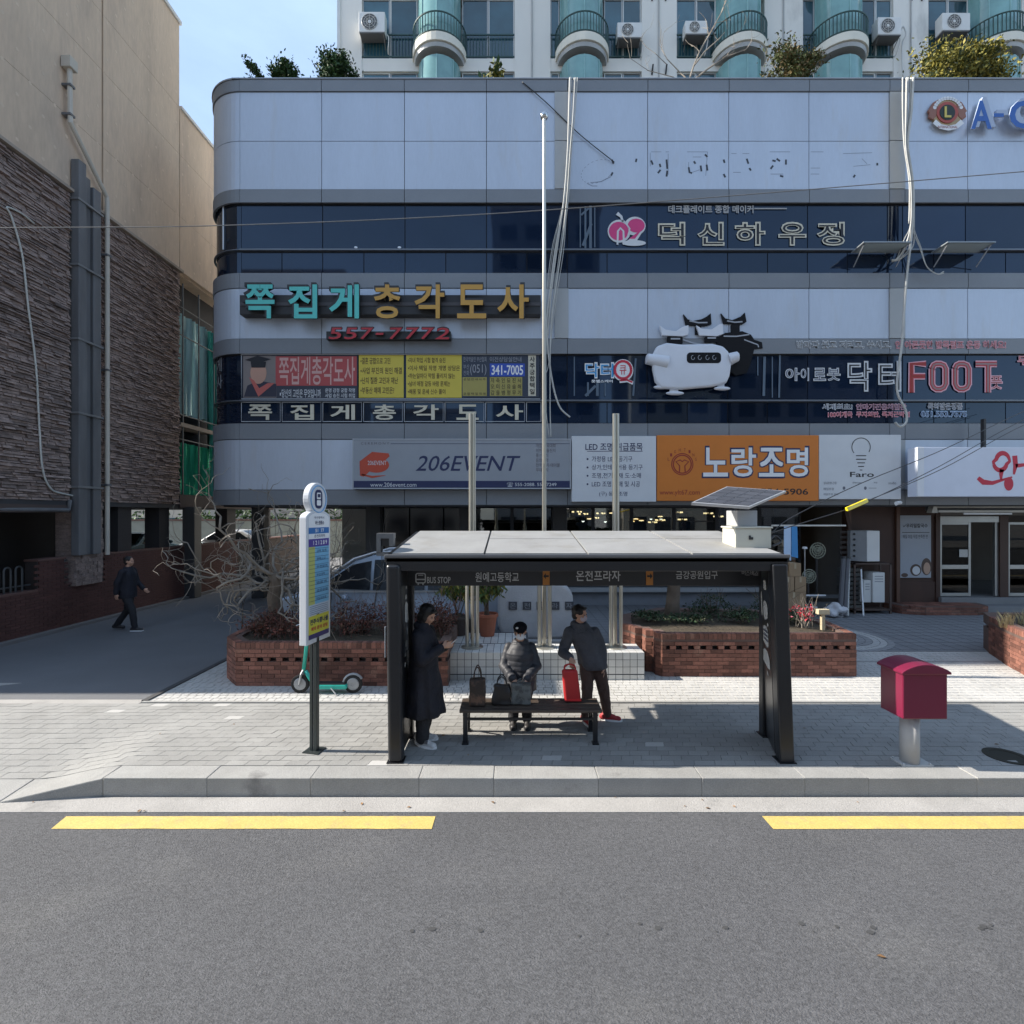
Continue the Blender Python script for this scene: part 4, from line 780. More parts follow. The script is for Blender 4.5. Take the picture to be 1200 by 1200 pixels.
# rough stones: largest 300 as parts
st = []; random.seed(9)
for seg, (a, b, c, d) in enumerate(((8.2, 12.42, ZB, ZS-.03), (13.35, 16.52, ZB, ZS-.03))):
    zc = c; r = 0
    while zc < d-.02:
        h = random.uniform(.042, .078); h = min(h, d-zc); y = a-random.uniform(0, .2)
        if h > .03:
            while y < b:
                l_ = random.uniform(.16, .42); y0, y1 = max(y, a), min(y+l_, b)
                if y1-y0 > .04 and not (y0 < 10.3 and zc > 7.85): st.append((y0, y1, zc, zc+h))
                y += l_
        zc += h; r += 1
st.sort(key=lambda q: (q[0] < 10.3)*100+math.hypot(q[0], q[2]-CZ)/(q[1]-q[0]+.2))
mb = MB()
def stone(mb, y0, y1, z0, z1):
    p = random.uniform(.0, .085); q = [random.uniform(-.012, .012) for _ in range(8)]
    mb.hexa([(WX-.05, y0+.004, z0+.003), (WX+p+q[0], y0+.006, z0+.005+q[1]*.5), (WX+p+q[2], y1-.006, z0+.005+q[3]*.5), (WX-.05, y1-.004, z0+.003), (WX-.05, y0+.004, z1-.003), (WX+p*.6+q[4], y0+.006, z1-.005+q[5]*.5), (WX+p*.6+q[6], y1-.006, z1-.005+q[7]*.5), (WX-.05, y1-.004, z1-.003)])
for i, q in enumerate(st):
    if i < 300: m = MB(); stone(m, *q); part('stone', m, stonem, s, norm=False)
    else: stone(mb, *q)
part('stones', mb, stonem, s, kind='stuff', norm=False)
mb = MB(); mb.box(WX-.1, WX-.03, 8.2, 16.5, ZB, 7.9); mb.box(WX-.1, WX-.03, 10.3, 16.5, 7.9, ZS); part('backing_wall', mb, mt('dark_mortar', (.035, .03, .028), .95), s)
mb = MB(); mb.box(WX-.09, WX+.02, 12.42, 13.35, ZB, ZS-.03); part('recess_panel', mb, mt('recess', (.07, .065, .062), .9), s)
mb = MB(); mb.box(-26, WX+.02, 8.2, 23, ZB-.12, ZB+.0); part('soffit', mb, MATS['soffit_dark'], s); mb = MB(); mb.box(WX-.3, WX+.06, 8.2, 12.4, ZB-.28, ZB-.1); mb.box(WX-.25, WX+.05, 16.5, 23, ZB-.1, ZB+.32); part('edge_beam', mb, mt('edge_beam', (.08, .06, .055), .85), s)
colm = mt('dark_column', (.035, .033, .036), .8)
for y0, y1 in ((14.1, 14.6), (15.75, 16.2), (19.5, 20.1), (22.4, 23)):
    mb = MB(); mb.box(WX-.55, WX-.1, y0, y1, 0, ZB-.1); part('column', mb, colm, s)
mb = MB(); mb.box(-13.2, -12.9, 8.2, 15.0, 0, ZB-.1); mb.box(-13.1, WX-.3, 8.2, 8.3, 0, ZB-.1); part('added_backing', mb, colm, s)  # added wall, keeps the undercroft dark against the bright yard
mb = MB(); mb.box(WX-.75, WX-.6, 16.6, 23, ZB+.3, ZS); part('added_backing', mb, colm, s)  # added dark backing, hides bright sky behind the netting
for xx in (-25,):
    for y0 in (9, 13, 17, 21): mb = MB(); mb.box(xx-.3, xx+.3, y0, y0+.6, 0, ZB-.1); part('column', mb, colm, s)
# bark-like stone pier under the ducts
mb = MB(); random.seed(2)
for i in range(9):
    for j in range(22): y = 12.5+i*.095; zc = 1.0+j*.094; mb.box(WX-.4, WX+.06+random.uniform(0, .05), y, y+.093, zc, zc+.09)
part('stone_pier', mb, stonem, s)
# ducts and pipes on the wall
duc = mt('duct_grey', (.15, .155, .165), .6, .2, var=.25, vs=3, sz=.2); dt = thing('wall_ducts', 'three tall grey ducts strapped side by side over the stone cladding', 'ducts', (WX, 12.8, 1.5))
for y0, y1, o, zt in ((12.44, 12.66, .2, 11.4), (12.68, 12.86, .14, 11.15), (12.9, 13.14, .18, 11.0)):
    mb = MB(); mb.box(WX+.03, WX+.03+o, y0, y1, 1.75, zt); part('duct', mb, duc, dt, bevel=.015)
for zc in (3.4, 5.2, 7.0, 8.8, 10.4): mb = MB(); mb.box(WX+.02, WX+.25, 12.40, 13.18, zc, zc+.05); part('strap', mb, mt('strap', (.25, .26, .27), .5, .5), dt)
dp = thing('rainwater_pipe', 'pale beige downpipe with a square hopper head bending beside the ducts', 'downpipe', (WX, 13.4, 1.6)); pbe = mt('pipe_beige', (.50, .46, .40), .5)
mb = MB(); mb.box(WX+.02, WX+.25, 12.17, 12.39, 13.42, 13.68); part('hopper_head', mb, pbe, dp, bevel=.01)
mb = MB(); mb.tube([(WX+.14, 12.28, 13.5), (WX+.16, 12.28, 12.15), (WX+.16, 13.38, 11.05), (WX+.16, 13.40, 10.9), (WX+.16, 13.40, 1.7)], .055, 10); part('pipe', mb, pbe, dp, smooth=False)
for zc in (13, 12.3, 9.5, 6.5, 3.5): mb = MB(); y = 12.28 if zc > 12 else 13.4; mb.box(WX, WX+.22, y-.07, y+.07, zc, zc+.05); part('clip', mb, duc, dp)
mb = MB(); wire(mb, [(WX+.07, 600*-(WX+.07)/(600-a), CZ-(b-603)/600*(600*-(WX+.07)/(600-a))) for a, b in ((40, 262), (25, 250), (8, 243), (14, 256), (26, 300), (33, 360), (42, 430), (46, 500), (50, 550), (60, 573), (76, 579), (92, 582))], .022)
single('slack_wall_cable', mb, cw, 'slack pale cable looping down the front part of the stone cladding', 'cable', smooth=True)
mb = MB(); mb.tube([(WX-.1, 8.2, 2.86), (WX+.1, 12.3, 2.86), (WX+.1, 12.34, 3.1)], .045, 8); single('horizontal_pipe', mb, duc, 'grey pipe running level just under the stone cladding edge', 'pipe')
# retaining wall of dark brick with hoops
rbm = mt('dark_red_brick', (.095, .042, .036), .85, var=.15, vs=1.5, rand=.15, fine=.15, fs=50); cop = mt('wall_coping', (.13, .07, .06), .8)
rw_ = thing('retaining_wall', 'long low dark red brick wall along the alley with taller piers', 'wall', (WX, 12, 0))
mb = MB(); mb.box(WX-.3, WX-.03, 7.9, 11.62, 0, 1.0); mb.box(WX-.3, WX-.03, 11.62, 12.32, 0, 1.68); mb.box(WX-.3, WX-.03, 12.32, 13.42, 0, 1.05); mb.box(WX-.3, WX-.03, 13.42, 26, 0, 1.68); part('wall_core', mb, mt('brick_mortar_dark', (.05, .04, .038), .95), rw_)
mb = MB(); mb.box(WX-.32, WX+.01, 7.9, 11.6, 1.0, 1.05); mb.box(WX-.32, WX+.01, 11.6, 12.34, 1.68, 1.73); mb.box(WX-.32, WX+.01, 12.36, 13.40, 1.05, 1.09); mb.box(WX-.32, WX+.01, 13.40, 26, 1.68, 1.73); part('coping', mb, cop, rw_, bevel=.008)
L_ = []
for j in range(25):
    zc = j*.067; y = 7.9-(j % 2)*.11
    while y < 20:
        top = 1.0 if y+.1 < 11.62 else 1.68 if y+.1 < 12.32 else 1.05 if y+.1 < 13.42 else 1.68
        if zc+.06 < top and y >= 7.9: L_.append((y, zc))
        y += .22
L_.sort(key=lambda q: q[0] if q[0] > 10.0 else 50+q[0]); bm_ = MB(); bm_.box(-.03, 0, .004, .216, .004, .063); bme = mesh(bm_, rbm, name='brick'); fixn(bme); mb = MB()
for i, (y, zc) in enumerate(L_):
    if i < 300: piece('brick', bme, rw_, (WX, y, zc))
    else: mb.box(WX-.03, WX, y+.004, y+.216, zc+.004, zc+.063)
part('bricks', mb, rbm, rw_, kind='stuff')
mb = MB(); mb.box(WX+.0, WX+.16, 7.9, 26, -.02, .07); struct('wall_foot_kerb', mb, mt('foot_kerb', (.16, .155, .155), .85), bevel=.01)
hm = mt('hoop_metal', (.10, .105, .11), .5, .5)
for lab, y0, y1, zb in (('row of grey metal hoops on the low wall at the left edge', 8.3, 11.55, 1.05), ('short hooped metal railing in front of the stone pier', 12.36, 13.36, 1.09)):
    f = thing('hoop_railing', lab, 'railing', (WX-.1, (y0+y1)/2, zb)); n = int((y1-y0)/.26)
    for i in range(n):
        y = y0+.05+i*.26; mb = MB(); mb.tube([(WX-.12, y, zb-.05), (WX-.12, y, zb+.48)]+[(WX-.12, y+.075-.075*math.cos(t), zb+.48+.075*math.sin(t)) for t in (.5, 1.05, 1.57, 2.1, 2.65)]+[(WX-.12, y+.15, zb+.48), (WX-.12, y+.15, zb-.05)], .02, 6); part('hoop', mb, hm, f)
    mb = MB(); mb.tube([(WX-.12, y0, zb+.12), (WX-.12, y1, zb+.12)], .018, 6); part('rail', mb, hm, f)
# gap with green netting and scaffold beyond the corner
netg = mt('green_net', (.05, .55, .30), .8, var=.35, vs=2.5, sz=.15); nett = mt('teal_sheet', (.62, .9, .88), .5, var=.3, vs=3, sz=.15)
s = thing('scaffold_netting', 'green and teal netting hung on scaffolding in the gap between the two buildings', 'netting', (WX, 18.5, ZB))
def drape(y0, y1, z0, z1, x, n=26, am=.08):
    mb = MB(); v = []
    for j in range(9):
        for i in range(n+1):
            t = i/n; v.append((x+am*math.sin(i*1.9+j*.2)+.04*math.sin(i*5.1), y0+(y1-y0)*t, z0+(z1-z0)*j/8+.05*math.sin(i*1.3)*(j == 0)))
    return mb.add(v, [(j*(n+1)+i, j*(n+1)+i+1, (j+1)*(n+1)+i+1, (j+1)*(n+1)+i) for j in range(8) for i in range(n)])
part('teal_sheet', drape(16.7, 18.6, 6.1, 9.4, WX-.25), nett, s, smooth=True, norm=False); part('net_drape', drape(18.3, 19.6, 3.4, 9.3, WX-.1), mt('sea_net', (.12, .5, .42), .7, var=.3, vs=3, sz=.15), s, smooth=True, norm=False); part('net_drape', drape(16.7, 18.4, 3.4, 5.1, WX-.1), netg, s, smooth=True, norm=False)
for y in (16.75, 17.6, 18.5, 19.4): mb = MB(); mb.tube([(WX-.02, y, ZB+.2), (WX-.02, y, 10.3)], .024, 6); part('scaffold_pole', mb, hm, s)
for z0 in (5.2, 6.0, 8.6, 9.5): mb = MB(); mb.tube([(WX-.02, 16.6, z0), (WX-.02, 20, z0+.0)], .024, 6); part('scaffold_pole', mb, hm, s)
mb = MB(); mb.box(WX-1, WX+.02, 16.6, 18.4, 5.62, 5.75); part('scaffold_board', mb, MATS['ledge'], s)
# ================================================================ apartment block on the podium
AD = 20.2; apw = mt('apartment_paint', (.74, .72, .67), .85, var=.06, vs=.5, bump=.1, bs=30, stain=(.5, .49, .46), st=.68, ss=.6, sz=.4); apc = mt('apartment_cream', (.72, .69, .60), .85, var=.05)
apg = mt('apartment_glass', (.03, .09, .12), .05, var=.4, vs=.6, spec=.7, ior=1.6, rand=.3); tealg = mt('bay_teal_glass', (.19, .36, .36), .1, var=.25, vs=1, spec=.6); railg = mt('rail_dark_green', (.035, .08, .075), .5); wf = mt('white_frame', (.62, .64, .63), .5)
ap = thing('apartment_block', 'pale apartment block with round teal glass bays and curved railed balconies behind the podium', 'building', (0, AD, 14.4))
ax = lambda p: X(p, AD); az = lambda p: Z(p, AD); ST = 2.92
piers = [(397, 424), (603, 645), (752, 793), (896, 941), (1047, 1088), (1197, 1245), (1345, 1390)]
bays = [515, 682, 866, 982, 1163, 1318]
SL0, SL1 = az(83), az(68)
for k in range(-2, 3):
    o = k*ST
    mb = MB(); mb.box(ax(397), ax(1390), AD+.02, AD+.4, SL0+o, SL1+o); part('floor_band', mb, apw, ap)
    z0, z1 = SL1+o, SL0+o+ST
    for (a0, a), (b, b0) in zip(piers, piers[1:]):
        bs = [q for q in bays if a < q < b]; q = bs[0]
        for c, d in ((a, q-26), (q+26, b)):
            if d-c < 8: continue
            n = 2 if d-c > 25 else 1
            g = MB(); g.box(ax(c), ax(d), AD+.16, AD+.2, z0, z1); part('balcony_back', g, MATS['interior_dark'], ap)
            for i in range(n):
                x0, x1 = ax(c+(d-c)*i/n), ax(c+(d-c)*(i+1)/n); g = MB(); g.box(x0+.05, x1-.05, AD+.11, AD+.125, z0+.08, z1-.08); w_ = part('window', g, apg, ap)
                g = MB(); t = .05
                for e in ((x0+.01, x0+t, z0+.01, z1-.01), (x1-t, x1-.01, z0+.01, z1-.01), (x0+t, x1-t, z1-t, z1-.01), (x0+t, x1-t, z0+.01, z0+t)): g.box(e[0], e[1], AD+.09, AD+.14, e[2], e[3])
                part('frame', g, wf if (i+k) % 2 else MATS['pilaster'], w_)
            g = MB(); x = ax(c)+.06
            while x < ax(d)-.03: g.box(x, x+.022, AD+.0, AD+.022, z0+.08, z0+.9); x += .125
            g.box(ax(c), ax(d), AD-.01, AD+.03, z0+.9, z0+.95); g.box(ax(c), ax(d), AD-.01, AD+.03, z0+.04, z0+.08); part('railing', g, railg, ap)
        # round bay: glass drum, curved parapet, railing
        cx = ax(q); r = .83; A = [math.radians(t) for t in range(180, 361, 15)]
        for i in range(0, 12, 3):
            g = MB(); v = []
            for zc in (z0+.3, z1+.02):
                for t in A[i:i+4]: v.append((cx+r*math.cos(t), AD+.1+r*math.sin(t), zc))
            g.add(v, [(j, j+1, j+5, j+4) for j in range(3)]); part('bay_pane', g, tealg, ap, norm=False, smooth=True)
            t = A[i]; g = MB(); g.tube([(cx+(r+.01)*math.cos(t), AD+.1+(r+.01)*math.sin(t), z0+.2), (cx+(r+.01)*math.cos(t), AD+.1+(r+.01)*math.sin(t), z1)], .025, 5); part('bay_mullion', g, mt('bay_mullion', (.25, .45, .45), .4), ap)
        g = MB(); g.lathe((cx, AD+.1, z0-.16), [(.86, 0), (1.06, .02), (1.06, .34), (.86, .36)], 36); part('balcony_parapet', g, apc, ap, bevel=.01)
        g = MB(); g.lathe((cx, AD+.1, z0-.30), [(.8, 0), (.96, .0), (1.0, .13), (.8, .13)], 36); part('balcony_trim', g, MATS['pilaster'], ap)
        g = MB(); R = 1.03
        for t in range(176, 366, 7): t = math.radians(t); g.box(cx+R*math.cos(t)-.014, cx+R*math.cos(t)+.014, AD+.1+R*math.sin(t)-.014, AD+.1+R*math.sin(t)+.014, z0+.2, z0+.95)
        for zc in (z0+.95, z0+.24): g.tube([(cx+R*math.cos(math.radians(t)), AD+.1+R*math.sin(math.radians(t)), zc) for t in range(174, 368, 8)], .028, 5)
        part('railing', g, railg, ap)
for a, b in piers:
    mb = MB(); mb.box(ax(a), ax(b), AD, AD+.4, 14.4, 29); part('pier_wall', mb, apw, ap)
    if b-a > 30:
        m_ = ax((a+b)/2); mb = MB(); mb.tube([(m_-.02, AD-.03, 14.4), (m_-.02, AD-.03, 29)], .025, 6); part('drain_pipe', mb, mt('drain', (.42, .42, .41), .6), ap)
mb = MB(); mb.box(ax(397), ax(1390), AD+.4, AD+11, 0, 29); part('core_wall', mb, apw, ap)
mb = MB(); mb.box(ax(397)-.05, ax(399), AD-.05, AD+.4, 14.4, 29); part('corner_strip', mb, wf, ap)
mb = MB()
for a in (764, 780, 1068, 1080):
    for o in (0, ST): mb.tube([(ax(a), AD-.0, az(88)+o), (ax(a)+.02, AD-.1, az(78)+o)], .035, 5)
part('vent_spout', mb, sidem, ap)
# air conditioners hanging on the railings
acw = mt('ac_white', (.68, .68, .66), .5, var=.06); acg = mt('ac_grille', (.12, .12, .12), .5)
def ac(px0, px1, py0, py1, lab):
    x0, x1, z1, z0 = ax(px0), ax(px1), az(py0), az(py1); Y = AD-.42; s = thing('air_conditioner', lab, 'air conditioner', ((x0+x1)/2, AD-.2, z0), group='air conditioners outside the apartment windows')
    mb = MB(); mb.box(x0, x1, Y, AD-.06, z0, z1); part('casing', mb, acw, s, bevel=.02)
    c = (x0+(x1-x0)*.42, Y, (z0+z1)/2); R = (z1-z0)*.4; mb = MB(); mb.lathe(c, [(R, -.006), (R, -.0)], 24, 'y'); f = part('fan_opening', mb, acg, s)
    mb = MB()
    for rr_ in (R, R*.72, R*.42): mb.tube([(c[0]+rr_*math.cos(t*.4488), Y-.02, c[2]+rr_*math.sin(t*.4488)) for t in range(15)], .008, 4)
    for t in range(8): mb.tube([(c[0]+R*.2*math.cos(t*.785), Y-.02, c[2]+R*.2*math.sin(t*.785)), (c[0]+R*math.cos(t*.785), Y-.02, c[2]+R*math.sin(t*.785))], .006, 4)
    mb.ell((c[0], Y-.012, c[2]), (R*.22, .01, R*.22), 10, 6); part('fan_grille', mb, acw, s)
    mb = MB(); mb.box(x0+.03, x1-.03, Y, AD, z0-.05, z0-.01); mb.tube([(x0+.06, Y+.02, z0-.02), (x0+.06, AD, z0-.35)], .015, 5); mb.tube([(x1-.06, Y+.02, z0-.02), (x1-.06, AD, z0-.35)], .015, 5); part('bracket', mb, acg, s)
    mb = MB(); wire(mb, [(x1, Y+.2, z0+.1), (x1+.1, Y+.2, z0-.05), (x1+.06, Y+.3, z0-.4), (x1+.04, AD, z0-.5)], .02); part('hose', mb, acw, s, smooth=True)
ac(424, 454, 26, 49, 'dirty white air conditioner unit at the left end of the apartment block'); ac(721, 749, 38, 55, 'white air conditioner unit left of the pier, third from the left bay'); ac(799, 824, 36, 51, 'grey white air conditioner unit behind the bare branches')
ac(1020, 1047, 32, 52, 'white air conditioner unit below a blue window right of the fourth bay'); ac(1094, 1126, 27, 47, 'white air conditioner unit above the yellow green bush')
mb = MB(); wire(mb, [(ax(1052), AD-.1, az(42)), (ax(1054), AD-.2, az(37)), (ax(1057), AD-.2, az(46)), (ax(1055), AD-.1, az(56)), (ax(1056), AD-.1, az(92))], .03); single('white_hose', mb, acw, 'white hose hooked over beside the apartment pier above the cable drop', 'hose', smooth=True)
# rooftop planting
g1, g2, g3 = mt('leaf_dark', (.02, .05, .015), .7, rand=0), mt('leaf_mid', (.035, .08, .022), .7), mt('leaf_light', (.06, .12, .03), .7)
y1, y2, y3 = mt('leaf_olive', (.07, .085, .02), .7), mt('leaf_yellow', (.22, .2, .035), .7), mt('leaf_gold', (.32, .27, .05), .7); barkm = mt('bark', (.13, .10, .075), .9, var=.3, vs=6, bump=.6, bs=40); twig = mt('pale_twig', (.30, .26, .21), .85, var=.2, vs=4)
def rbush(px0, px1, py0, lab, ms, Y=16.2, n=1500, sz=.1, seed=1, nm='rooftop_bush', dr=0, base=14.45):
    zt = Z(py0, Y)-.15; x0, x1 = X(px0, Y), X(px1, Y); cz = (zt+Z(96, Y))/2-.2; s = thing(nm, lab, 'bush', ((x0+x1)/2, Y, base))
    mb = MB(); leaves(mb, ((x0+x1)/2, Y, cz), ((x1-x0)/2*.98, .7, (zt-cz)*1.0), n, sz, seed=seed, clumps=16, droop=dr); part('foliage', mb, ms, s, norm=False)
    mb = MB(); rd = random.Random(seed)
    for i in range(4): branch(mb, ((x0+x1)/2+rd.uniform(-.3, .3), Y, base), (rd.uniform(-.1, .1), 0, 1), cz-base, .04, 0, rd, .05, .5, .1)
    part('trunk', mb, barkm, s)
rbush(292, 312, 76, 'tiny dark bush at the far left end of the podium roof', [g1, g2, g3], n=1100, sz=.075, seed=1); rbush(317, 355, 74, 'small dark bush second from the left on the podium roof', [g1, g2, g3], n=2600, sz=.075, seed=2); rbush(370, 424, 67, 'dark green leafy bush in front of the left edge of the apartments', [g1, g2, g3], n=5000, sz=.075, seed=3)
rbush(560, 592, 77, 'low yellow green shrub between the first two apartment bays', [g2, y1, y2], n=400, sz=.13, seed=4, dr=.5); rbush(890, 960, 47, 'olive brown rounded bush between two teal bays', [y1, y1, mt('leaf_rust', (.16, .11, .04), .7)], n=5000, sz=.07, seed=5); rbush(1060, 1190, 50, 'wide feathery yellow green conifer bush right of the cable drop', [y1, y2, y3], n=8000, sz=.08, seed=6, dr=.4)
s = thing('bare_rooftop_tree', 'leafless pale branched tree on the roof in front of the apartment pier', 'tree', (X(800, 16.2), 16.2, 14.45)); Y = 16.2
mb = MB(); mb.tube([(X(803, Y), Y, 14.4), (X(806, Y), Y, Z(100, Y))], [.09, .07], 8); part('trunk', mb, twig, s)
mb = MB(); rd = random.Random(4)
for pts, r in (([(806, 100), (812, 80), (820, 62), (830, 40), (845, 15), (852, -6)], .035), ([(806, 96), (796, 82), (782, 70), (776, 55), (778, 38)], .022), ([(808, 98), (830, 80), (850, 68), (872, 60)], .035), ([(812, 80), (825, 64), (842, 48), (852, 34)], .025), ([(782, 72), (768, 66), (757, 55), (750, 45)], .014), ([(806, 98), (790, 90), (760, 80), (740, 66), (736, 50)], .016), ([(845, 70), (860, 60), (862, 40)], .014), ([(828, 45), (838, 30), (856, 24)], .014)):
    P = pw(pts, Y); mb.tube([(a+rd.uniform(-.03, .03), b+rd.uniform(-.1, .1), c) for a, b, c in P], [r*(1-.75*i/(len(P)-1)) for i in range(len(P))], 6)
    for a in P[2:]: branch(mb, a, (rd.uniform(-1, 1), rd.uniform(-.3, .3), 1), .5, r*.4, 1, rd, .2, .7, .1, 3, 2)
part('crown', mb, twig, s)
# ================================================================ far side: rear yard seen under the buildings
s = thing('rear_yard_wall', 'long pale green grey wall closing the rear car yard', 'wall', (-12, 33, 0))
for i in range(14):
    mb = MB(); x = -32+i*2.4; mb.box(x+.01, x+2.38, 32.9, 33.1, 0, 2.35); part('wall_panel', mb, mt('yard_wall', (.24, .26, .235), .85, var=.12, rand=.06), s)
mb = MB(); mb.box(-32, 1.6, 32.85, 33.15, 2.35, 2.45); part('coping', mb, MATS['wall_coping'], s)
for i, (x0, x1, h, c, lab) in enumerate(((-40, -24, 9, (.5, .47, .42), 'pale house behind the rear yard, far left'), (-23, -12, 7, (.36, .35, .34), 'grey house behind the rear yard seen between columns'), (-11, 3, 9, (.46, .42, .36), 'buff house behind the rear yard under the main building'))):
    s = thing('rear_house', lab, 'house', ((x0+x1)/2, 38, 0)); mb = MB(); mb.box(x0, x1, 38, 46, 0, h); part('wall', mb, mt('rear_house_%d' % i, c, .85), s)
    mb = MB(); mb.box(x0-.2, x1+.2, 37.8, 46.2, h, h+.2); part('roof', mb, MATS['ledge'], s)
    x = x0+1
    while x < x1-1.6:
        for zc in (1.2, 4.2): mb = MB(); mb.box(x, x+1.3, 37.96, 38, zc, zc+1.3); w_ = part('window', mb, apg, s); mb = MB(); mb.box(x-.08, x+1.38, 37.93, 37.99, zc-.1, zc-.01); part('sill', mb, wf, w_)
        x += 2.6
s = thing('rear_hedge', 'dark evergreen hedge above the rear yard wall', 'hedge', (-12, 34.5, 0)); mb = MB()
for i in range(9): leaves(mb, (-28+i*3.4, 34.6, 2.2), (1.9, .8, 1.3), 500, .22, seed=i+30, clumps=9)
part('foliage', mb, [g1, g2, g3], s, norm=False)
for i in range(6):
    mb = MB(); mb.box(-17+i*2.6, -17+i*2.6+.03, 24, 30, .002, .006)
# ---------------------------------------------------------------- parked vehicles
tyre = mt('tyre', (.02, .02, .02), .85); rimm = mt('alloy', (.4, .4, .42), .3, .8); cgl = mt('car_glass', (.010, .012, .015), .08, spec=.25)
def vehicle(name, label, cat, loc, rz, col, prof, glassp, Lw, W, rough=.25, wr=.31, group=None, axles=(.8, -.8), gl2=None):
    """side profile prof (x,z) from nose (+x) round the roof; tumblehome above the belt"""
    s = thing(name, label, cat, loc, rz, group, local=True); m = mt('paint_'+name+str(col), col, rough, .3, var=.03)
    belt = .95; 
    def hw(zc): return W/2-max(0, zc-belt)*.28-max(0, .45-zc)*.1
    mb = MB(); n = len(prof); v = []
    for sgn in (-1, 1):
        for x, zc in prof: v.append((x, sgn*(hw(zc)-.05), zc))
        for x, zc in prof: v.append((x*.985, sgn*hw(zc), zc if zc < belt else zc-.03))
    f = [tuple(range(n, 2*n)), tuple(range(3*n, 4*n))]
    for i in range(n):
        j = (i+1) % n; f += [(i, j, n+j, n+i), (2*n+i, 2*n+j, 3*n+j, 3*n+i), (i, j, 2*n+j, 2*n+i)]
    mb.add(v, f); part('body', mb, m, s, smooth=False, bevel=.03)
    for gp in glassp:
        for sgn in (-1, 1):
            mb = MB(); g = [(x, sgn*(hw(zc)+.008), zc) for x, zc in gp]; g2 = [(x, sgn*(hw(zc)-.02), zc) for x, zc in gp]; k = len(gp)
            mb.add(g+g2, [tuple(range(k)), tuple(range(k, 2*k))]+[(i, (i+1) % k, k+(i+1) % k, k+i) for i in range(k)]); part('side_window', mb, cgl, s)
    if gl2:
        for (xa, za), (xb, zb_) in gl2:
            d = Vector((xb-xa, 0, zb_-za)).normalized(); nn = Vector((-d.z, 0, d.x)); nn = nn if nn.z > 0 else -nn; w1, w2 = hw(za)-.12, hw(zb_)-.1
            a, b = Vector((xa, 0, za))+nn*.012, Vector((xb, 0, zb_))+nn*.012; mb = MB(); mb.add([a+Vector((0, -w1, 0)), a+Vector((0, w1, 0)), b+Vector((0, w2, 0)), b+Vector((0, -w2, 0))], [(0, 1, 2, 3)]); part('windscreen', mb, cgl, s)
    for ax_ in axles:
        for sgn in (-1, 1):
            y = sgn*(W/2-.10); mb = MB(); mb.lathe((ax_*Lw/2*.78, y, wr), [(wr*.62, -.1), (wr, -.09), (wr, .09), (wr*.62, .1)], 24, 'y'); wh = part('wheel', mb, tyre, s)
            mb = MB(); mb.lathe((ax_*Lw/2*.78, y+sgn*.09, wr), [(wr*.62, -.01), (wr*.6, .012), (wr*.15, .02)], 16, 'y'); part('rim', mb, rimm, wh)
    for sgn in (-1, 1):
        mb = MB(); mb.ell((Lw/2-.07, sgn*(W/2-.27), .66), (.08, .18, .07), 10, 6); part('headlight', mb, mt('lamp_clear', (.7, .72, .75), .1), s)
        mb = MB(); mb.ell((-Lw/2+.06, sgn*(W/2-.22), .8), (.06, .12, .09), 10, 6); part('tail_light', mb, mt('lamp_red', (.3, .01, .01), .2), s)
        mb = MB(); mb.ell((Lw*.17, sgn*(W/2+.08), 1.02), (.06, .11, .08), 10, 6); part('mirror', mb, m, s)
        mb = MB(); mb.box(-.1, .08, sgn*(W/2), sgn*(W/2+.015), .86, .89); mb.box(-1.1, -.92, sgn*(W/2), sgn*(W/2+.015), .86, .89); part('door_handle', mb, silver, s)
    return s
sed = [(2.2, .3), (2.25, .62), (2.1, .78), (1.1, .95), (.45, 1.36), (-.2, 1.46), (-.9, 1.42), (-1.65, 1.05), (-2.2, .98), (-2.25, .5), (-2.2, .3)]; sg = [[(.98, .98), (.42, 1.31), (-.1, 1.38), (-.1, .98)], [(-.18, .98), (-.18, 1.38), (-.8, 1.34), (-1.3, 1.03)]]; sw = [((1.1, .95), (.45, 1.36)), ((-.9, 1.42), (-1.65, 1.05))]
for x, y, rz, c, lab in ((-15.8, 21.5, 1.75, (.09, .15, .18), 'blue grey car parked between the two dark columns under the stone building'), (-19.6, 24.0, 1.4, (.3, .33, .35), 'silver car parked in the rear yard left of the blue grey car'), (-13.9, 25.5, 3.1, (.55, .56, .57), 'white roofed car parked in the rear yard right of the second column')):
    vehicle('parked_car', lab, 'car', (x, y, .55), rz, c, sed, sg, 4.5, 1.8, gl2=sw)
mb = MB(); mb.box(-26, WX-.32, 16, 28, .0, .55); struct('raised_parking_pavement', mb, alleym)
van = [(2.35, .32), (2.42, .72), (2.25, .98), (1.55, 1.16), (.75, 1.78), (.3, 1.92), (-.6, 1.97), (-2.1, 1.93), (-2.42, 1.2), (-2.45, .5), (-2.4, .32)]
vn = vehicle('parked_van', 'grey blue people carrier parked facing left behind the left planter', 'van', (X(466, 11.9), 11.7, 0), math.pi, (.30, .35, .42), van, [[(1.45, 1.2), (.74, 1.68), (.35, 1.76), (.35, 1.16)], [(.28, 1.16), (.28, 1.78), (-.8, 1.8), (-.8, 1.16)], [(-.88, 1.16), (-.88, 1.8), (-2.0, 1.78), (-2.2, 1.2)]], 4.85, 1.9, wr=.34, gl2=[((1.55, 1.16), (.75, 1.78))])
for sg_ in (-1, 1):
    mb = MB(); mb.box(-2.3, 1.5, sg_*.925, sg_*.945, 1.115, 1.15); part('belt_trim', mb, silver, vn)
    mb = MB(); mb.tube([(1.6, sg_*.87, 1.18), (1.15, sg_*.80, 1.50), (.72, sg_*.73, 1.80), (.3, sg_*.68, 1.93), (-.6, sg_*.66, 1.98), (-2.1, sg_*.68, 1.94)], .03, 6); part('roof_trim', mb, silver, vn, smooth=True)
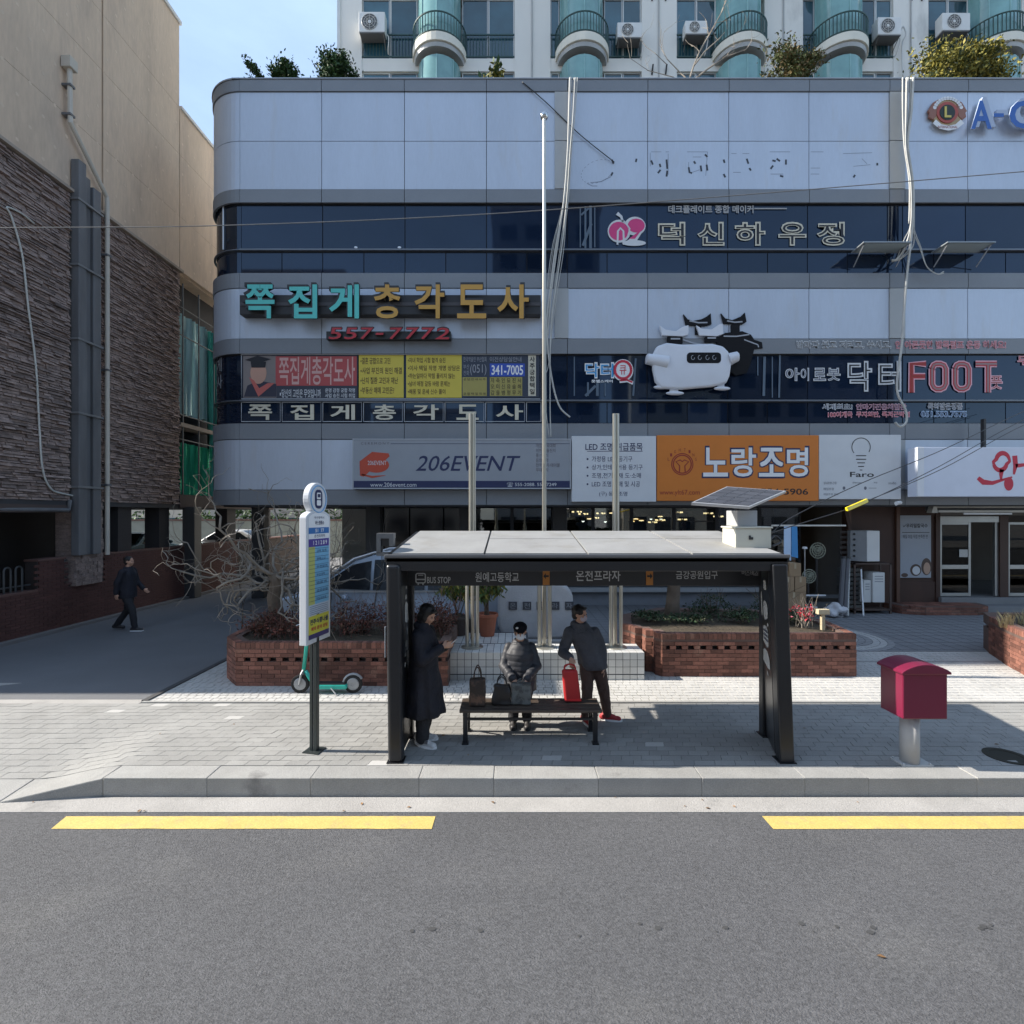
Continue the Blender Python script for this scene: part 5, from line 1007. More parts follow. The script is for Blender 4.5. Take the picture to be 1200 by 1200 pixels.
# ================================================================ flagpoles and tiled pedestal
steel = mt('pole_steel', (.55, .53, .46), .28, .75, var=.06); chrome = mt('chrome', (.6, .62, .62), .15, .95)
tilem = mt('pedestal_tile', (.60, .60, .58), .35, var=.06, vs=2, rand=.10, fine=.06, fs=50); grout = mt('dark_grout', (.05, .055, .065), .9)
PZ = .46; s = thing('tiled_pedestal', 'low pedestal clad in square white tiles with dark joints behind the bench', 'pedestal', (.6, 8.6, 0)); ped = s
mb = MB(); mb.box(-1.03, 2.2, 8.508, 9.1, 0, PZ-.008); mb.box(-1.03, .3, 9.1, 10.0, 0, PZ-.008); part('plinth', mb, grout, s)
tl = MB(); tl.box(-.0555, .0555, -.004, .004, -.0555, .0555); tme = mesh(tl, tilem, name='tile'); fixn(tme); T = 3.23/27
for i in range(27):
    x = -1.03+T*(i+.5)
    for j in range(4): zc = PZ-.062-j*.119; piece('tile', tme, s, (x, 8.504, zc if j < 3 else .045), scale=(1, 1, 1 if j < 3 else .75))
    for j in range(4): piece('tile', tme, s, (x, 8.57+j*.148, PZ-.006), rot=(math.pi/2, 0, 0), scale=(1, 1, 1.22))
for i in range(10):
    for j in range(5): piece('tile', tme, s, (-.97+i*.13, 9.2+j*.16, PZ-.006), rot=(math.pi/2, 0, 0), scale=(1.08, 1, 1.3))
PY = 8.85
for px, lab, tall in ((553.5, 'left shorter flagpole of three steel tubes on the tiled pedestal', 0), (638, 'tallest flagpole with a ball finial rising from the middle of the tiled pedestal', 1), (721.5, 'right shorter flagpole of three steel tubes on the tiled pedestal', 0)):
    x = X(px, PY); s = thing('flagpole', lab, 'flagpole', (x, PY, PZ))
    top = Z(485, PY)
    for k, (dx, dy, r) in enumerate(((-.088, -.02, .040), (0, .05, .042), (.088, -.02, .040))):
        mb = MB(); q = .45 if not tall else 1
        zt = top if not (tall and k == 1) else Z(136, PY)
        if not tall:
            pts = [(x+dx, PY+dy, PZ), (x+dx, PY+dy, 1.75), (x+dx*.33, PY+dy*.6, 2.35), (x+dx*.33, PY+dy*.6, top)]
            mb.tube(pts, r*.8, 10)
        else: mb.tube([(x+dx, PY+dy, PZ), (x+dx, PY+dy, 1.75 if k != 1 else 4.4)]+([(x+dx*.3, PY+dy, 2.35)] if k != 1 else [(x, PY+dy, 4.5), (x, PY+dy, zt)]), [r*.9, r*.9]+([r*.7] if k != 1 else [r*.95, r*.6]), 10)
        part('tube', mb, steel, s, smooth=False)
    mb = MB(); mb.lathe((x, PY, PZ), [(.19, 0), (.19, .012), (.1, .02)], 20); part('base_plate', mb, steel, s)
    for zc in (1.7,):
        mb = MB(); mb.box(x-.11, x+.11, PY-.02, PY+.06, zc, zc+.02); part('clamp', mb, steel, s)
    if tall: mb = MB(); mb.ell((x, PY+.06, Z(133, PY)), .07, 16, 10); part('finial', mb, chrome, s, smooth=True)
# ================================================================ planters
bkm = mt('red_brick', (.195, .083, .058), .85, var=.16, vs=2.5, rand=.42, fine=.25, fs=45, stain=(.30, .17, .12), st=.66, ss=2.4); mort = mt('planter_mortar', (.13, .085, .07), .95, var=.15); soil = mt('soil', (.065, .05, .032), .95, var=.3, vs=4, bump=1, bs=20, fine=.3, fs=30)
BW, BH = .205, .066
bk = brick_mesh(BW, .05, BH, bkm); sold = brick_mesh(.075, .11, .1, bkm, gap=.007)
def planter(name, label, poly, h, runs, back, perf=6, soilz=.0):
    """poly: outline counter-clockwise; runs: edge indices whose bricks show"""
    cx = sum(p[0] for p in poly)/len(poly); s = thing(name, label, 'planter', (cx, poly[0][1], 0)); n = len(poly)
    courses = int((h-.1)/BH)
    P = [Vector((a, b)) for a, b in poly]; nn = []
    for i in range(n):
        d1 = (P[i]-P[i-1]).normalized(); d2 = (P[(i+1) % n]-P[i]).normalized(); t = (Vector((-d1.y, d1.x))+Vector((-d2.y, d2.x))); t = t.normalized() if t.length > .1 else Vector((-d1.y, d1.x)); nn.append(t)
    def ring(k): return [P[i]+nn[i]*k for i in range(n)]
    def wallring(z0, z1, o, m, nm):
        A, B = ring(o), ring(.22); mb = MB(); v = [(p.x, p.y, z0) for p in A]+[(p.x, p.y, z0) for p in B]+[(p.x, p.y, z1) for p in A]+[(p.x, p.y, z1) for p in B]; f = []
        for i in range(n): j = (i+1) % n; f += [(i, j, 2*n+j, 2*n+i), (n+j, n+i, 3*n+i, 3*n+j), (2*n+i, 2*n+j, 3*n+j, 3*n+i)]
        mb.add(v, f); part(nm, mb, m, s)
    wallring(0, perf*BH, .006, mort, 'mortar_wall'); wallring(perf*BH, (perf+1)*BH, .10, sidem, 'vent_recess'); wallring((perf+1)*BH, h-.012, .006, mort, 'mortar_wall')
    for i in runs:
        a, b = P[i], P[(i+1) % n]; d = (b-a).normalized(); o = Vector((-d.y, d.x))*.022; L0 = (b-a).length
        brick_run(s, a+o, b+o, 0, h, bk, None, courses, BW, BH, perf if L0 > 1 else None)
        k = max(1, round(L0/.078)); st_ = L0/k
        for q in range(k):
            pc = a+d*(st_*(q+.5))+Vector((-d.y, d.x))*.055; piece('brick', sold, s, (pc.x, pc.y, h-.05), math.atan2(d.y, d.x), (st_/.075*.96, 1, 1))
    B = ring(.1); mb = MB(); m_ = 18; xs_ = [p.x for p in B]; ys_ = [p.y for p in B]
    mb.add([(p.x, p.y, h-.06) for p in B]+[(sum(xs_)/n, sum(ys_)/n, h+soilz)], [(i, (i+1) % n, n) for i in range(n)]); part('soil', mb, soil, s)
    return s
p1 = planter('brick_planter', 'long red brick planter on the left with a bare pruned tree and reddish shrubs', [(-4.42, 8.2), (-1.02, 8.2), (-1.02, 10.0), (-4.95, 10.0), (-4.8, 8.62)], .70, (0, 4, 3), 0)
p2 = planter('brick_planter', 'wide red brick planter with stepped left end right of the tiled pedestal', [(2.55, 8.68), (5.84, 8.68), (6.02, 9.9), (5.2, 11.0), (3.2, 11.2), (2.2, 10.4), (2.02, 9.5), (2.16, 9.32), (2.20, 9.14), (2.32, 9.12), (2.34, 8.96), (2.46, 8.93), (2.46, 8.78)], .73, (0, 6, 7, 8, 9, 10, 11, 12, 1), 0, perf=7)
p3 = planter('brick_planter', 'red brick planter cut by the right edge of the photo with dry grass on top', [(8.68, 8.55), (12.5, 8.55), (12.5, 10.6), (9.75, 10.6), (9.45, 10.15), (9.3, 9.85), (9.1, 9.5), (8.95, 9.2), (8.8, 8.85)], .74, (0, 4, 5, 6, 7, 8), 0, perf=7)
# plants in them
rs1, rs2, rs3 = mt('leaf_barberry', (.14, .04, .025), .7), mt('leaf_barberry_brown', (.10, .05, .03), .7), mt('leaf_barberry_dark', (.05, .025, .018), .7)
for i, (x, r, h_, y, lab) in enumerate(((-4.2, .45, .30, 8.85, 'low reddish barberry shrub at the left end of the left planter'), (-3.6, .5, .26, 8.7, 'dark reddish shrub in front of the pruned tree trunk'), (-2.75, .55, .40, 8.9, 'tall reddish barberry shrub behind the bus stop sign pole'), (-1.95, .6, .42, 9.0, 'dense red brown shrub between the sign pole and the shelter'), (-1.3, .4, .42, 9.0, 'reddish shrub behind the standing woman'))):
    s = thing('barberry_shrub', lab, 'shrub', (x, y, .68)); mb = MB(); leaves(mb, (x, y, .72+h_*.5), (r, .5, h_*.75), 1300, .036, seed=i+50, clumps=22); part('foliage', mb, [rs1, rs2, rs3], s, norm=False)
    mb = MB(); rd = random.Random(i)
    for k in range(16): branch(mb, (x+rd.uniform(-r*.5, r*.5), y+rd.uniform(-.3, .3), .66), (rd.uniform(-.5, .5), rd.uniform(-.5, .5), 1), h_*1.15, .008, 1, rd, .12, .6, .1, 3, 2)
    part('stems', mb, mt('stem_red', (.12, .06, .05), .8), s)
s = thing('pruned_tree', 'gnarled leafless tree with twisting pale branches in the left planter', 'tree', (X(323, 9.2), 9.2, .68)); bx, by = X(323, 9.2), 9.2
mb = MB(); rd = random.Random(12)
mb.tube([(bx, by, .6), (bx+.02, by, .95), (bx-.03, by, 1.25), (bx+.03, by+.02, 1.5), (bx, by, 1.7)], [.17, .13, .12, .14, .11], 10); part('trunk', mb, barkm, s, smooth=True)
tw2 = mt('branch_pale', (.20, .175, .145), .85, var=.45, vs=3); mb = MB()
for i in range(24):
    t = i*2.399+rd.uniform(-.3, .3); d = (math.cos(t)*1.5, math.sin(t)*.4, rd.uniform(-.15, .75)); Ln = rd.uniform(.9, 1.8)
    branch(mb, (bx+math.cos(t)*.08, by+math.sin(t)*.06, rd.uniform(1.35, 1.7)), d, Ln, rd.uniform(.016, .032), 2, rd, .48, 1.0, .05, 7, 3, .66)
part('crown', mb, tw2, s, smooth=True)
s = thing('sapling_cluster', 'thin upright bare twigs growing behind the pruned tree under the building edge', 'tree', (X(330, 10.5), 10.5, .0)); mb = MB()
for i in range(9): branch(mb, (X(282+i*19, 10.5)+rd.uniform(-.1, .1), 10.5+rd.uniform(-.3, .5), .0), (rd.uniform(-.25, .25), 0, 1), rd.uniform(1.3, 1.75), .016, 2, rd, .12, .45, .15, 5, 3, .5)
part('trunk', mb, mt('twig_dark', (.06, .05, .04), .9), s)
s = thing('small_pine', 'leaning dark pine with a thick trunk in the middle of the right planter', 'pine tree', (X(787, 10.0), 10.0, .7)); x, y = X(787, 10.0), 10.0
mb = MB(); mb.tube([(x, y, .65), (x+.02, y, 1.0), (x+.05, y, 1.4), (x+.0, y, 1.7), (x+.12, y, 1.95)], [.17, .13, .12, .11, .06], 10); mb.tube([(x+.02, y, 1.5), (x-.22, y, 1.66), (x-.5, y, 1.72), (x-.75, y, 1.85)], [.07, .05, .04, .02], 7); mb.tube([(x, y, 1.6), (x+.3, y, 1.78), (x+.6, y, 1.95)], [.06, .04, .02], 7); part('trunk', mb, barkm, s, smooth=True)
mb = MB()
for q, c in enumerate(((x-.8, y, 1.86), (x-.4, y, 1.95), (x+.15, y, 2.1), (x+.7, y, 2.05))): leaves(mb, c, (.42, .4, .17), 1100, .04, seed=70+q, clumps=12, elong=3)
part('crown', mb, [g1, g2, y1], s, norm=False)
for i, (px, y, h_, r, lab) in enumerate(((835, 10.2, .34, .55, 'spreading dark shrub right of the pine trunk'), (905, 10.0, .5, .3, 'thin twiggy shrub near the right shelter post'), (760, 9.8, .12, .3, 'low creeping plant at the left end of the right planter'), (800, 9.6, .14, .6, 'low brown ground shrub in front of the pine trunk'), (870, 9.7, .2, .5, 'dusty green ground shrub behind the lit front rim'), (935, 9.7, .16, .4, 'low plant tuft beside the red blooms'))):
    x = X(px, y); s = thing('planter_shrub', lab, 'shrub', (x, y, .7)); mb = MB(); leaves(mb, (x, y, .76+h_*.5), (r, .35, h_*.6), 900, .035, seed=80+i); part('foliage', mb, [g1, mt('leaf_dusty', (.08, .085, .05), .8), g1], s, norm=False)
    mb = MB(); [branch(mb, (x, y, .68), (rd.uniform(-.8, .8), 0, 1), h_*1.2, .012, 1, rd, .15, .7, .1, 3, 3) for _ in range(6)]; part('stems', mb, barkm, s)
s = thing('red_flower_plant', 'small plant with red blooms and pale stems at the right end of the right planter', 'plant', (5.35, 9.3, .72)); mb = MB(); [branch(mb, (5.35+rd.uniform(-.15, .15), 9.3+rd.uniform(-.1, .1), .7), (rd.uniform(-.5, .5), 0, 1), .38, .008, 1, rd, .2, .7, .1, 3, 2) for _ in range(12)]; part('stems', mb, twig, s)
mb = MB(); leaves(mb, (5.3, 9.3, .98), (.24, .15, .14), 130, .035, seed=91); part('blooms', mb, [red, pm('bloom_pink', (.6, .15, .2)), red], s, norm=False)
s = thing('garden_tap_post', 'short pale wooden post with a crosspiece standing in the right planter', 'post', (5.52, 9.1, .72)); mb = MB(); mb.box(5.49, 5.55, 9.07, 9.13, .7, .98); part('post', mb, mt('pale_wood', (.5, .42, .28), .8, var=.2), s, bevel=.005); mb = MB(); mb.box(5.42, 5.62, 9.05, 9.15, .98, 1.07); part('crosspiece', mb, MATS['pale_wood'], s, bevel=.006)
for i in range(5):
    x = 9.0+i*.45+rd.uniform(-.1, .1); y = 9.0+i*.15+rd.uniform(0, .4); s = thing('dry_grass_tuft', 'dry straw coloured grass tuft in the planter at the right edge', 'grass tuft', (x, y, .72), group='dry grass tufts in the right edge planter'); mb = MB()
    for k in range(50):
        a = rd.uniform(0, 6.28); l_ = rd.uniform(.15, .34); b = Vector((x+rd.uniform(-.1, .1), y+rd.uniform(-.1, .1), .68)); t = b+Vector((math.cos(a)*l_*.45, math.sin(a)*l_*.45, l_)); m_ = (b+t)/2+Vector((0, 0, l_*.15)); w_ = Vector((.006, 0, 0)); mb.add([b-w_, b+w_, m_+w_, m_-w_, t], [(0, 1, 2, 3), (3, 2, 4)])
    part('blades', mb, mt('dry_straw', (.42, .34, .18), .8, var=.25, vs=9), s, norm=False)
# potted plants behind the pedestal
for px, y, r, h_, m, lab in ((538, 9.75, .19, .36, mt('pot_dark', (.06, .045, .04), .6), 'dark pot with a tall leafy plant behind the left flagpole'), (571, 9.7, .2, .42, mt('terracotta', (.30, .10, .055), .7), 'terracotta pot standing right of the left flagpole')):
    x = X(px, y); s = thing('potted_plant', lab, 'potted plant', (x, y, PZ)); mb = MB(); mb.lathe((x, y, PZ), [(r*.65, 0), (r*.92, h_*.85), (r*1.05, h_*.86), (r*1.05, h_), (r*.9, h_), (r*.88, h_*.9)], 20); part('pot', mb, m, s, bevel=.004)
    mb = MB(); [branch(mb, (x+rd.uniform(-.05, .05), y, PZ+h_*.9), (rd.uniform(-.35, .35), rd.uniform(-.2, .2), 1), .75, .012, 1, rd, .1, .5, .1, 4, 2) for _ in range(6)]; part('stems', mb, barkm, s)
    mb = MB(); leaves(mb, (x, y, PZ+h_+.52), (.34, .25, .3), 420, .06, seed=int(px), droop=1.2, elong=2.6, clumps=14); part('foliage', mb, [y1, y2, g3], s, norm=False)
# carved white stone name marker
s = thing('stone_name_marker', 'big rounded pale stone marker with a row of dark square letter plaques behind the flagpoles', 'stone marker', (.5, 10.6, .15)); YM = 10.4
mb = MB(); pts = rr(583, 672, 683, 749, 20, 8); mb.prism([(X(a, YM), Z(b, YM)) for a, b in pts][::-1], YM, YM+.5, lambda u, v, w_: (u, w_, v)); part('stone_body', mb, mt('pale_stone', (.42, .43, .45), .8, var=.14, vs=2, bump=.4, bs=30), s, bevel=.07, seg=4)
mb = MB(); mb.box(X(578, YM), X(678, YM), YM-.12, YM+.6, 0, Z(749, YM)); part('base_stone', mb, mt('base_stone', (.34, .34, .34), .85), s, bevel=.02)
for ch, px in zip('온천프라자', (601, 617.5, 634, 650.5, 667)):
    mb = MB(); mb.box(X(px-5, YM), X(px+5, YM), YM-.018, YM+.01, Z(714.5, YM), Z(705, YM)); o = part('plaque', mb, mt('plaque_dark', (.05, .055, .07), .5), s); mb = MB(); ftext(mb, ch, px-3.4, px+3.4, 706.5, 713, YM-.018, bold=0); part('letter', mb, mt('plaque_grey', (.25, .27, .3), .5), o, norm=False)
# ================================================================ bus shelter
blk = mt('shelter_black', (.016, .017, .020), .32, .2, var=.1, vs=3, spec=.6, fine=.03); roofm = mt('shelter_roof', (.30, .30, .295), .6, .05, var=.12, vs=2, fine=.08, fs=60, stain=(.26, .255, .24), st=.58, ss=2.5)
sh = thing('bus_shelter', 'black bus shelter with pale flat roof and a lit name band reading stop names in Korean', 'bus shelter', (.85, 6.4, 0)); s = sh
s['label'] = 'black bus shelter with pale flat roof and Korean stop names on its header band'
F, Bk = 5.69, 7.55
def rz_(y): return 2.285+(y-F)*.112
def slab3(x0, x1, y0, y1, t0, t1): return MB().hexa([(x0, y0, rz_(y0)+t0), (x1, y0, rz_(y0)+t0), (x1, y1, rz_(y1)+t0), (x0, y1, rz_(y1)+t0), (x0, y0, rz_(y0)+t1), (x1, y0, rz_(y0)+t1), (x1, y1, rz_(y1)+t1), (x0, y1, rz_(y1)+t1)])
RX = [-1.36, -.31, .85, 2.02, 3.04]
part('roof_frame', slab3(-1.42, 3.09, F, Bk, -.07, .006), blk, s, bevel=.012)
for i, (a, b) in enumerate(zip(RX, RX[1:])):
    for c, d in (((F+.07, Bk-.04),) if i == 0 else ((F+.07, 6.78), (6.80, Bk-.04))): part('roof_panel', slab3(a+.012, b-.012, c, d, .004, .022), roofm, s)
mb = MB(); mb.box(-1.42, 3.09, F-.012, F+.03, 2.27, 2.305); part('roof_lip', mb, mt('lip_grey', (.18, .18, .185), .4, .5), s, bevel=.006)
mb = MB(); mb.box(-1.40, 3.07, F, F+.10, 2.12, 2.268); part('front_beam', mb, blk, s, bevel=.008)
mb = MB(); mb.box(-1.40, -1.3, F+.1, 7.4, 2.14, 2.27); mb.box(2.95, 3.05, F+.1, 7.4, 2.14, 2.27); mb.box(-1.3, 2.95, 7.3, 7.4, 2.2, 2.36); part('side_beam', mb, blk, s)
HY = 6.2; mb = MB(); mb.box(X(470, HY), X(892, HY), HY, HY+.12, Z(686.5, HY), Z(660, HY)); hd = part('header_panel', mb, mt('header_black', (.022, .023, .027), .4), s, bevel=.006)
hdw = mt('header_print', (.52, .53, .54), .5, var=0)
mb = MB(); ftext(mb, 'BUS STOP', 500.5, 528, 676, 683.5, HY, bold=.015); ftext(mb, '원예고등학교', 557, 608, 670.5, 682, HY, bold=.01); ftext(mb, '온천프라자', 675, 727, 668, 681, HY, bold=.012); ftext(mb, '금강공원입구', 792, 841, 669, 678.5, HY, bold=.008); part('lettering', mb, hdw, hd, norm=False)
mb = MB(); fb = [(a, b) for a, b in rr(487.5, 498.5, 672, 683, 2)]; rib(mb, fb+[fb[0]], .014, HY); rib(mb, [(488, 679), (498, 679)], .016, HY); rib(mb, [(489.5, 684.5), (491, 684.5)], .02, HY); rib(mb, [(495, 684.5), (496.5, 684.5)], .02, HY); rib(mb, [(490, 674), (496, 674)], .01, HY); part('bus_symbol', mb, hdw, hd, norm=False)
mb = MB()
for k in range(4): ftext(mb, '버스'[k % 2], 869+k*5, 873.5+k*5, 668+k*.4, 674+k*.2, HY, bold=.02)
rib(mb, [(882, 668), (888, 668), (888, 673), (882, 673), (882, 668)], .01, HY); part('side_lettering', mb, mt('header_dim', (.3, .3, .31), .5), hd, norm=False)
for a, ch in ((636, '←'), (757, '→')):
    mb = MB(); mb.box(X(a, HY), X(a+8, HY), HY-.012, HY+.0, Z(685.5, HY), Z(665, HY)); o = part('arrow_plate', mb, mt('arrow_orange', (.45, .18, .035), .5), hd); mb = MB(); sg_ = 1 if ch == '→' else -1; c = a+4; rib(mb, [(c-3*sg_, 675), (c+1.2*sg_, 675)], .022, HY, .016); poly(mb, [(c+.5*sg_, 671.5), (c+3.4*sg_, 675), (c+.5*sg_, 678.5)], HY, .0155); part('arrow', mb, black, o, norm=False)
# posts
mb = MB(); P = [(-1.375, F-.04), (-1.21, F-.04), (-1.21, F+.12), (-1.375, F+.12)]; mb.hexa([(a, b, 0) for a, b in P]+[(a-.025, b, 2.2) for a, b in P]); part('front_post', mb, blk, s, bevel=.045, seg=4)
mb = MB(); mb.hexa([(-1.30, F+.12, .03), (-1.245, F+.12, .03), (-1.245, 6.34, .03), (-1.30, 6.34, .03), (-1.33, F+.12, 2.15), (-1.27, F+.12, 2.15), (-1.27, 6.34, 2.15), (-1.33, 6.34, 2.15)]); fin = part('side_fin', mb, blk, s, bevel=.01)
mb = MB(); mb.box(-1.34, -1.22, 6.3, 6.42, 0, 2.2); part('rear_post', mb, blk, s, bevel=.015)
mb = MB(); mb.hexa([(2.965, F-.04, 0), (3.125, F-.04, 0), (3.13, F+.12, 0), (2.985, F+.12, 0), (2.875, F-.04, 2.2), (3.045, F-.04, 2.2), (3.05, F+.12, 2.2), (2.90, F+.12, 2.2)]); part('front_post', mb, blk, s, bevel=.02, seg=3)
mb = MB(); mb.hexa([(2.985, F+.12, .03), (3.05, F+.12, .03), (3.22, 6.37, .03), (3.15, 6.37, .03), (2.90, F+.12, 2.15), (2.96, F+.12, 2.15), (3.16, 6.37, 2.15), (3.09, 6.37, 2.15)]); fin2 = part('side_fin', mb, blk, s, bevel=.01)
mb = MB(); mb.box(3.10, 3.24, 6.32, 6.44, 0, 2.2); part('rear_post', mb, blk, s, bevel=.015)
for a, b in ((-1.385, F-.05), (-1.36, 6.27), (2.955, F-.05), (3.09, 6.3)): mb = MB(); mb.box(a, a+.185, b, b+.18, .0, .012); part('foot_plate', mb, blk, s)
# torn stickers on the fins
paper = pm('torn_paper', (.55, .55, .53), .8, var=.15, vs=20); random.seed(31)
def fin_pt(t, zc, side):                                  # t 0..1 front to back
    if side > 0: k = zc/2.15; a = Vector((2.985-.085*k, F+.12, zc)); b = Vector((3.15-.06*k, 6.37, zc)); p = a+(b-a)*t; return p+Vector((-.006, .0015, 0))
    k = zc/2.15; return Vector((-1.245-.025*k+.005, F+.12+(.53)*t, zc))
def scrap(t0, t1, z0, z1, side, par, m=paper):
    mb = MB(); n = 10; ed = []
    for i in range(n): th = 6.2832*i/n; q = random.uniform(.8, 1.05); cx, cy = math.cos(th), math.sin(th); k = 1/max(abs(cx), abs(cy))*q; ed.append(fin_pt((t0+t1)/2+(t1-t0)/2*cx*k, (z0+z1)/2+(z1-z0)/2*cy*k, side))
    mb.add(ed, [tuple(range(n))]); part('torn_flyer', mb, m, par, norm=False)
for a in ((.12, .85, 1.18, 1.44), (.15, .7, 1.50, 1.74), (.2, .6, 1.86, 1.98), (.1, .9, .94, 1.14), (.1, .25, 1.45, 1.5), (.8, .97, 1.5, 1.8), (.3, .5, .86, .9)): scrap(*a, 1, fin2)
mb = MB(); p = fin_pt(.68, 1.38, 1)
for k in range(3): q0, q1 = fin_pt(.2, 1.38-k*.05, 1), fin_pt(.72, 1.36-k*.05, 1); w_ = Vector((-.003, 0, .012)); mb.add([q0-w_+Vector((-.004, 0, 0)), q1-w_+Vector((-.004, 0, 0)), q1+w_*1+Vector((-.006, 0, 0)), q0+w_+Vector((-.006, 0, 0))], [(0, 1, 2, 3)])
part('flyer_print', mb, navy, fin2, norm=False)
for a in ((.5, .62, 1.86, 1.9), (.45, .6, 1.74, 1.8), (.4, .75, 1.45, 1.72), (.55, .68, 1.3, 1.42), (.4, .6, 1.18, 1.26), (.5, .8, 1.0, 1.12), (.3, .42, .96, 1.02), (.55, .7, .72, .8), (.85, .98, .12, .36), (.35, .45, 1.08, 1.13), (.6, .66, .82, .88)): scrap(*a, -1, fin)
mb = MB(); mb.box(-1.416, -1.41, F+.0, F+.06, 1.16, 1.5); part('reflective_sticker', mb, white, s)
# roof furniture
s = thing('left_roof_bracket', 'small grey bracket box on the left end of the shelter roof', 'bracket', (-1.5, 6.3, 2.3)); Yb = 6.3
mb = MB(); mb.box(X(441, Yb), X(461, Yb), Yb, Yb+.12, Z(631, Yb), Z(625, Yb)); mb.box(X(441, Yb), X(446, Yb), Yb, Yb+.1, 2.28, Z(631, Yb)); mb.box(X(456, Yb), X(461, Yb), Yb, Yb+.1, 2.36, Z(631, Yb)); mb.box(X(441, Yb), X(447, Yb)+.35, Yb, Yb+.1, 2.24, 2.285); part('bracket_frame', mb, mt('bracket_grey', (.2, .2, .2), .5, .4), s)
mb = MB(); mb.box(X(447, Yb), X(455.5, Yb), Yb+.02, Yb+.1, 2.36, Z(631, Yb)); part('camera_box', mb, blk, s)
bxm = mt('box_ivory', (.56, .55, .47), .45, var=.06); s = thing('solar_power_unit', 'ivory control box and tilted solar panel mounted on the right end of the shelter roof', 'solar panel', (2.8, 6.35, 2.36))
mb = MB(); mb.box(2.67, 3.1, 6.12, 6.5, 2.345, 2.585); b_ = part('control_box', mb, bxm, s, bevel=.008); mb = MB(); mb.box(2.655, 3.115, 6.105, 6.515, 2.585, 2.605); part('box_lid', mb, bxm, b_, bevel=.005)
mb = MB(); mb.box(2.84, 2.88, 6.112, 6.121, 2.45, 2.48); mb.box(2.83, 2.85, 6.108, 6.12, 2.45, 2.50); part('latch', mb, sidem, b_)
mb = MB(); mb.box(2.77, 3.02, 6.3, 6.62, 2.606, 2.80); part('battery_case', mb, mt('case_grey', (.38, .39, .40), .4), s, bevel=.006)
A, B_, C_, D_ = Vector((2.14, 6.1, 2.895)), Vector((2.83, 6.1, 2.845)), None, Vector((2.86, 6.82, 3.125)); C_ = D_+(B_-A)*1.15; nrm = (B_-A).cross(D_-A).normalized()
def quad3(a0, a1, b0, b1, t0, t1):
    def q(u, v): return (A*(1-u)+B_*u)*(1-v)+(D_*(1-u)+C_*u)*v
    P = [q(a0, b0), q(a1, b0), q(a1, b1), q(a0, b1)]; return MB().hexa([p+nrm*t0 for p in P]+[p+nrm*t1 for p in P])
part('panel_frame', quad3(0, 1, 0, 1, -.035, 0), mt('panel_frame', (.6, .6, .6), .35, .5), s, bevel=.003)
for i in range(4):
    for j in range(5): part('solar_cell', quad3(.035+i*.235, .035+i*.235+.222, .035+j*.188, .035+j*.188+.175, 0.0, .004), mt('solar_cell', (.07, .075, .09), .6, .0, rand=.15, spec=.3), s)
mb = MB(); mb.tube([(2.85, 6.45, 2.8), (2.85, 6.45, 2.96)], .035, 8); mb.tube([(2.75, 6.3, 2.86), (3.0, 6.6, 2.98)], .02, 6); part('panel_mount', mb, sidem, s)
# ================================================================ bench
wood = mt('bench_wood', (.075, .055, .042), .6, var=.2, vs=5, sz=1, fine=.15, fs=30); s = thing('bench', 'backless dark wooden slat bench on black iron legs inside the shelter', 'bench', (.22, 6.3, 0)); bench = s
for i in range(4): mb = MB(); y = 6.12+i*.105; mb.box(-.63, 1.08, y, y+.093, .375, .41); part('slat', mb, wood, s, bevel=.008)
for x in (-.56, 1.0):
    mb = MB(); mb.box(x-.03, x+.03, 6.13, 6.53, .335, .374); mb.box(x-.028, x+.028, 6.13, 6.175, 0, .34); mb.box(x-.028, x+.028, 6.48, 6.525, 0, .34); mb.tube([(x, 6.17, .12), (x, 6.25, .28), (x, 6.33, .33)], .018, 6); mb.tube([(x, 6.49, .12), (x, 6.41, .28), (x, 6.33, .33)], .018, 6)
    mb.box(x-.04, x+.04, 6.10, 6.19, 0, .02); mb.box(x-.04, x+.04, 6.47, 6.55, 0, .02); part('leg', mb, blk, s, bevel=.006)
mb = MB(); mb.box(-.54, .98, 6.13, 6.16, .285, .31); part('rail', mb, blk, s)
# ================================================================ bus stop sign
s = thing('bus_stop_sign', 'tall edge-on bus stop sign with blue round top and timetable on a twin bar pole', 'bus stop sign', (-2.3, 5.96, 0)); s.rotation_euler = (0, 0, -.2); px_ = -2.30
for dx in (-.026, .026): mb = MB(); mb.box(px_+dx-.019, px_+dx+.019, 5.93, 5.99, 0, 2.75); part('pole_bar', mb, mt('pole_grey', (.05, .06, .06), .4, .5), s, bevel=.004)
mb = MB(); mb.box(px_-.012, px_+.012, 5.945, 5.975, 0, 2.7); part('pole_core', mb, silver, s); mb = MB(); mb.box(px_-.1, px_+.1, 5.87, 6.05, 0, .012); part('foot_plate', mb, MATS['pole_grey'], s)
y0, y1 = 5.735, 6.225; zb, zt = 1.275, 2.80; cw_ = mt('sign_case_white', (.62, .64, .67), .35, var=.04)
def roundtop(y0, y1, zb, zt, r): return [(y0, zb), (y1, zb)]+[((y0+y1)/2+(y1-y0)/2*math.cos(t), zt-r+r*math.sin(t)) for t in [math.pi*i/14 for i in range(15)]]
fx = lambda u, v, w_: (w_, u, v)
mb = MB(); mb.prism(roundtop(y0, y1, zb, zt, .09), px_-.045, px_+.045, fx); case = part('sign_case', mb, cw_, s, bevel=.008)
xf = px_+.046
def sgn(y0, y1, z0, z1, m, par=case, d=.003, nm='print_field'): mb = MB(); mb.box(xf, xf+d, y0, y1, z0, z1); return part(nm, mb, m, par)
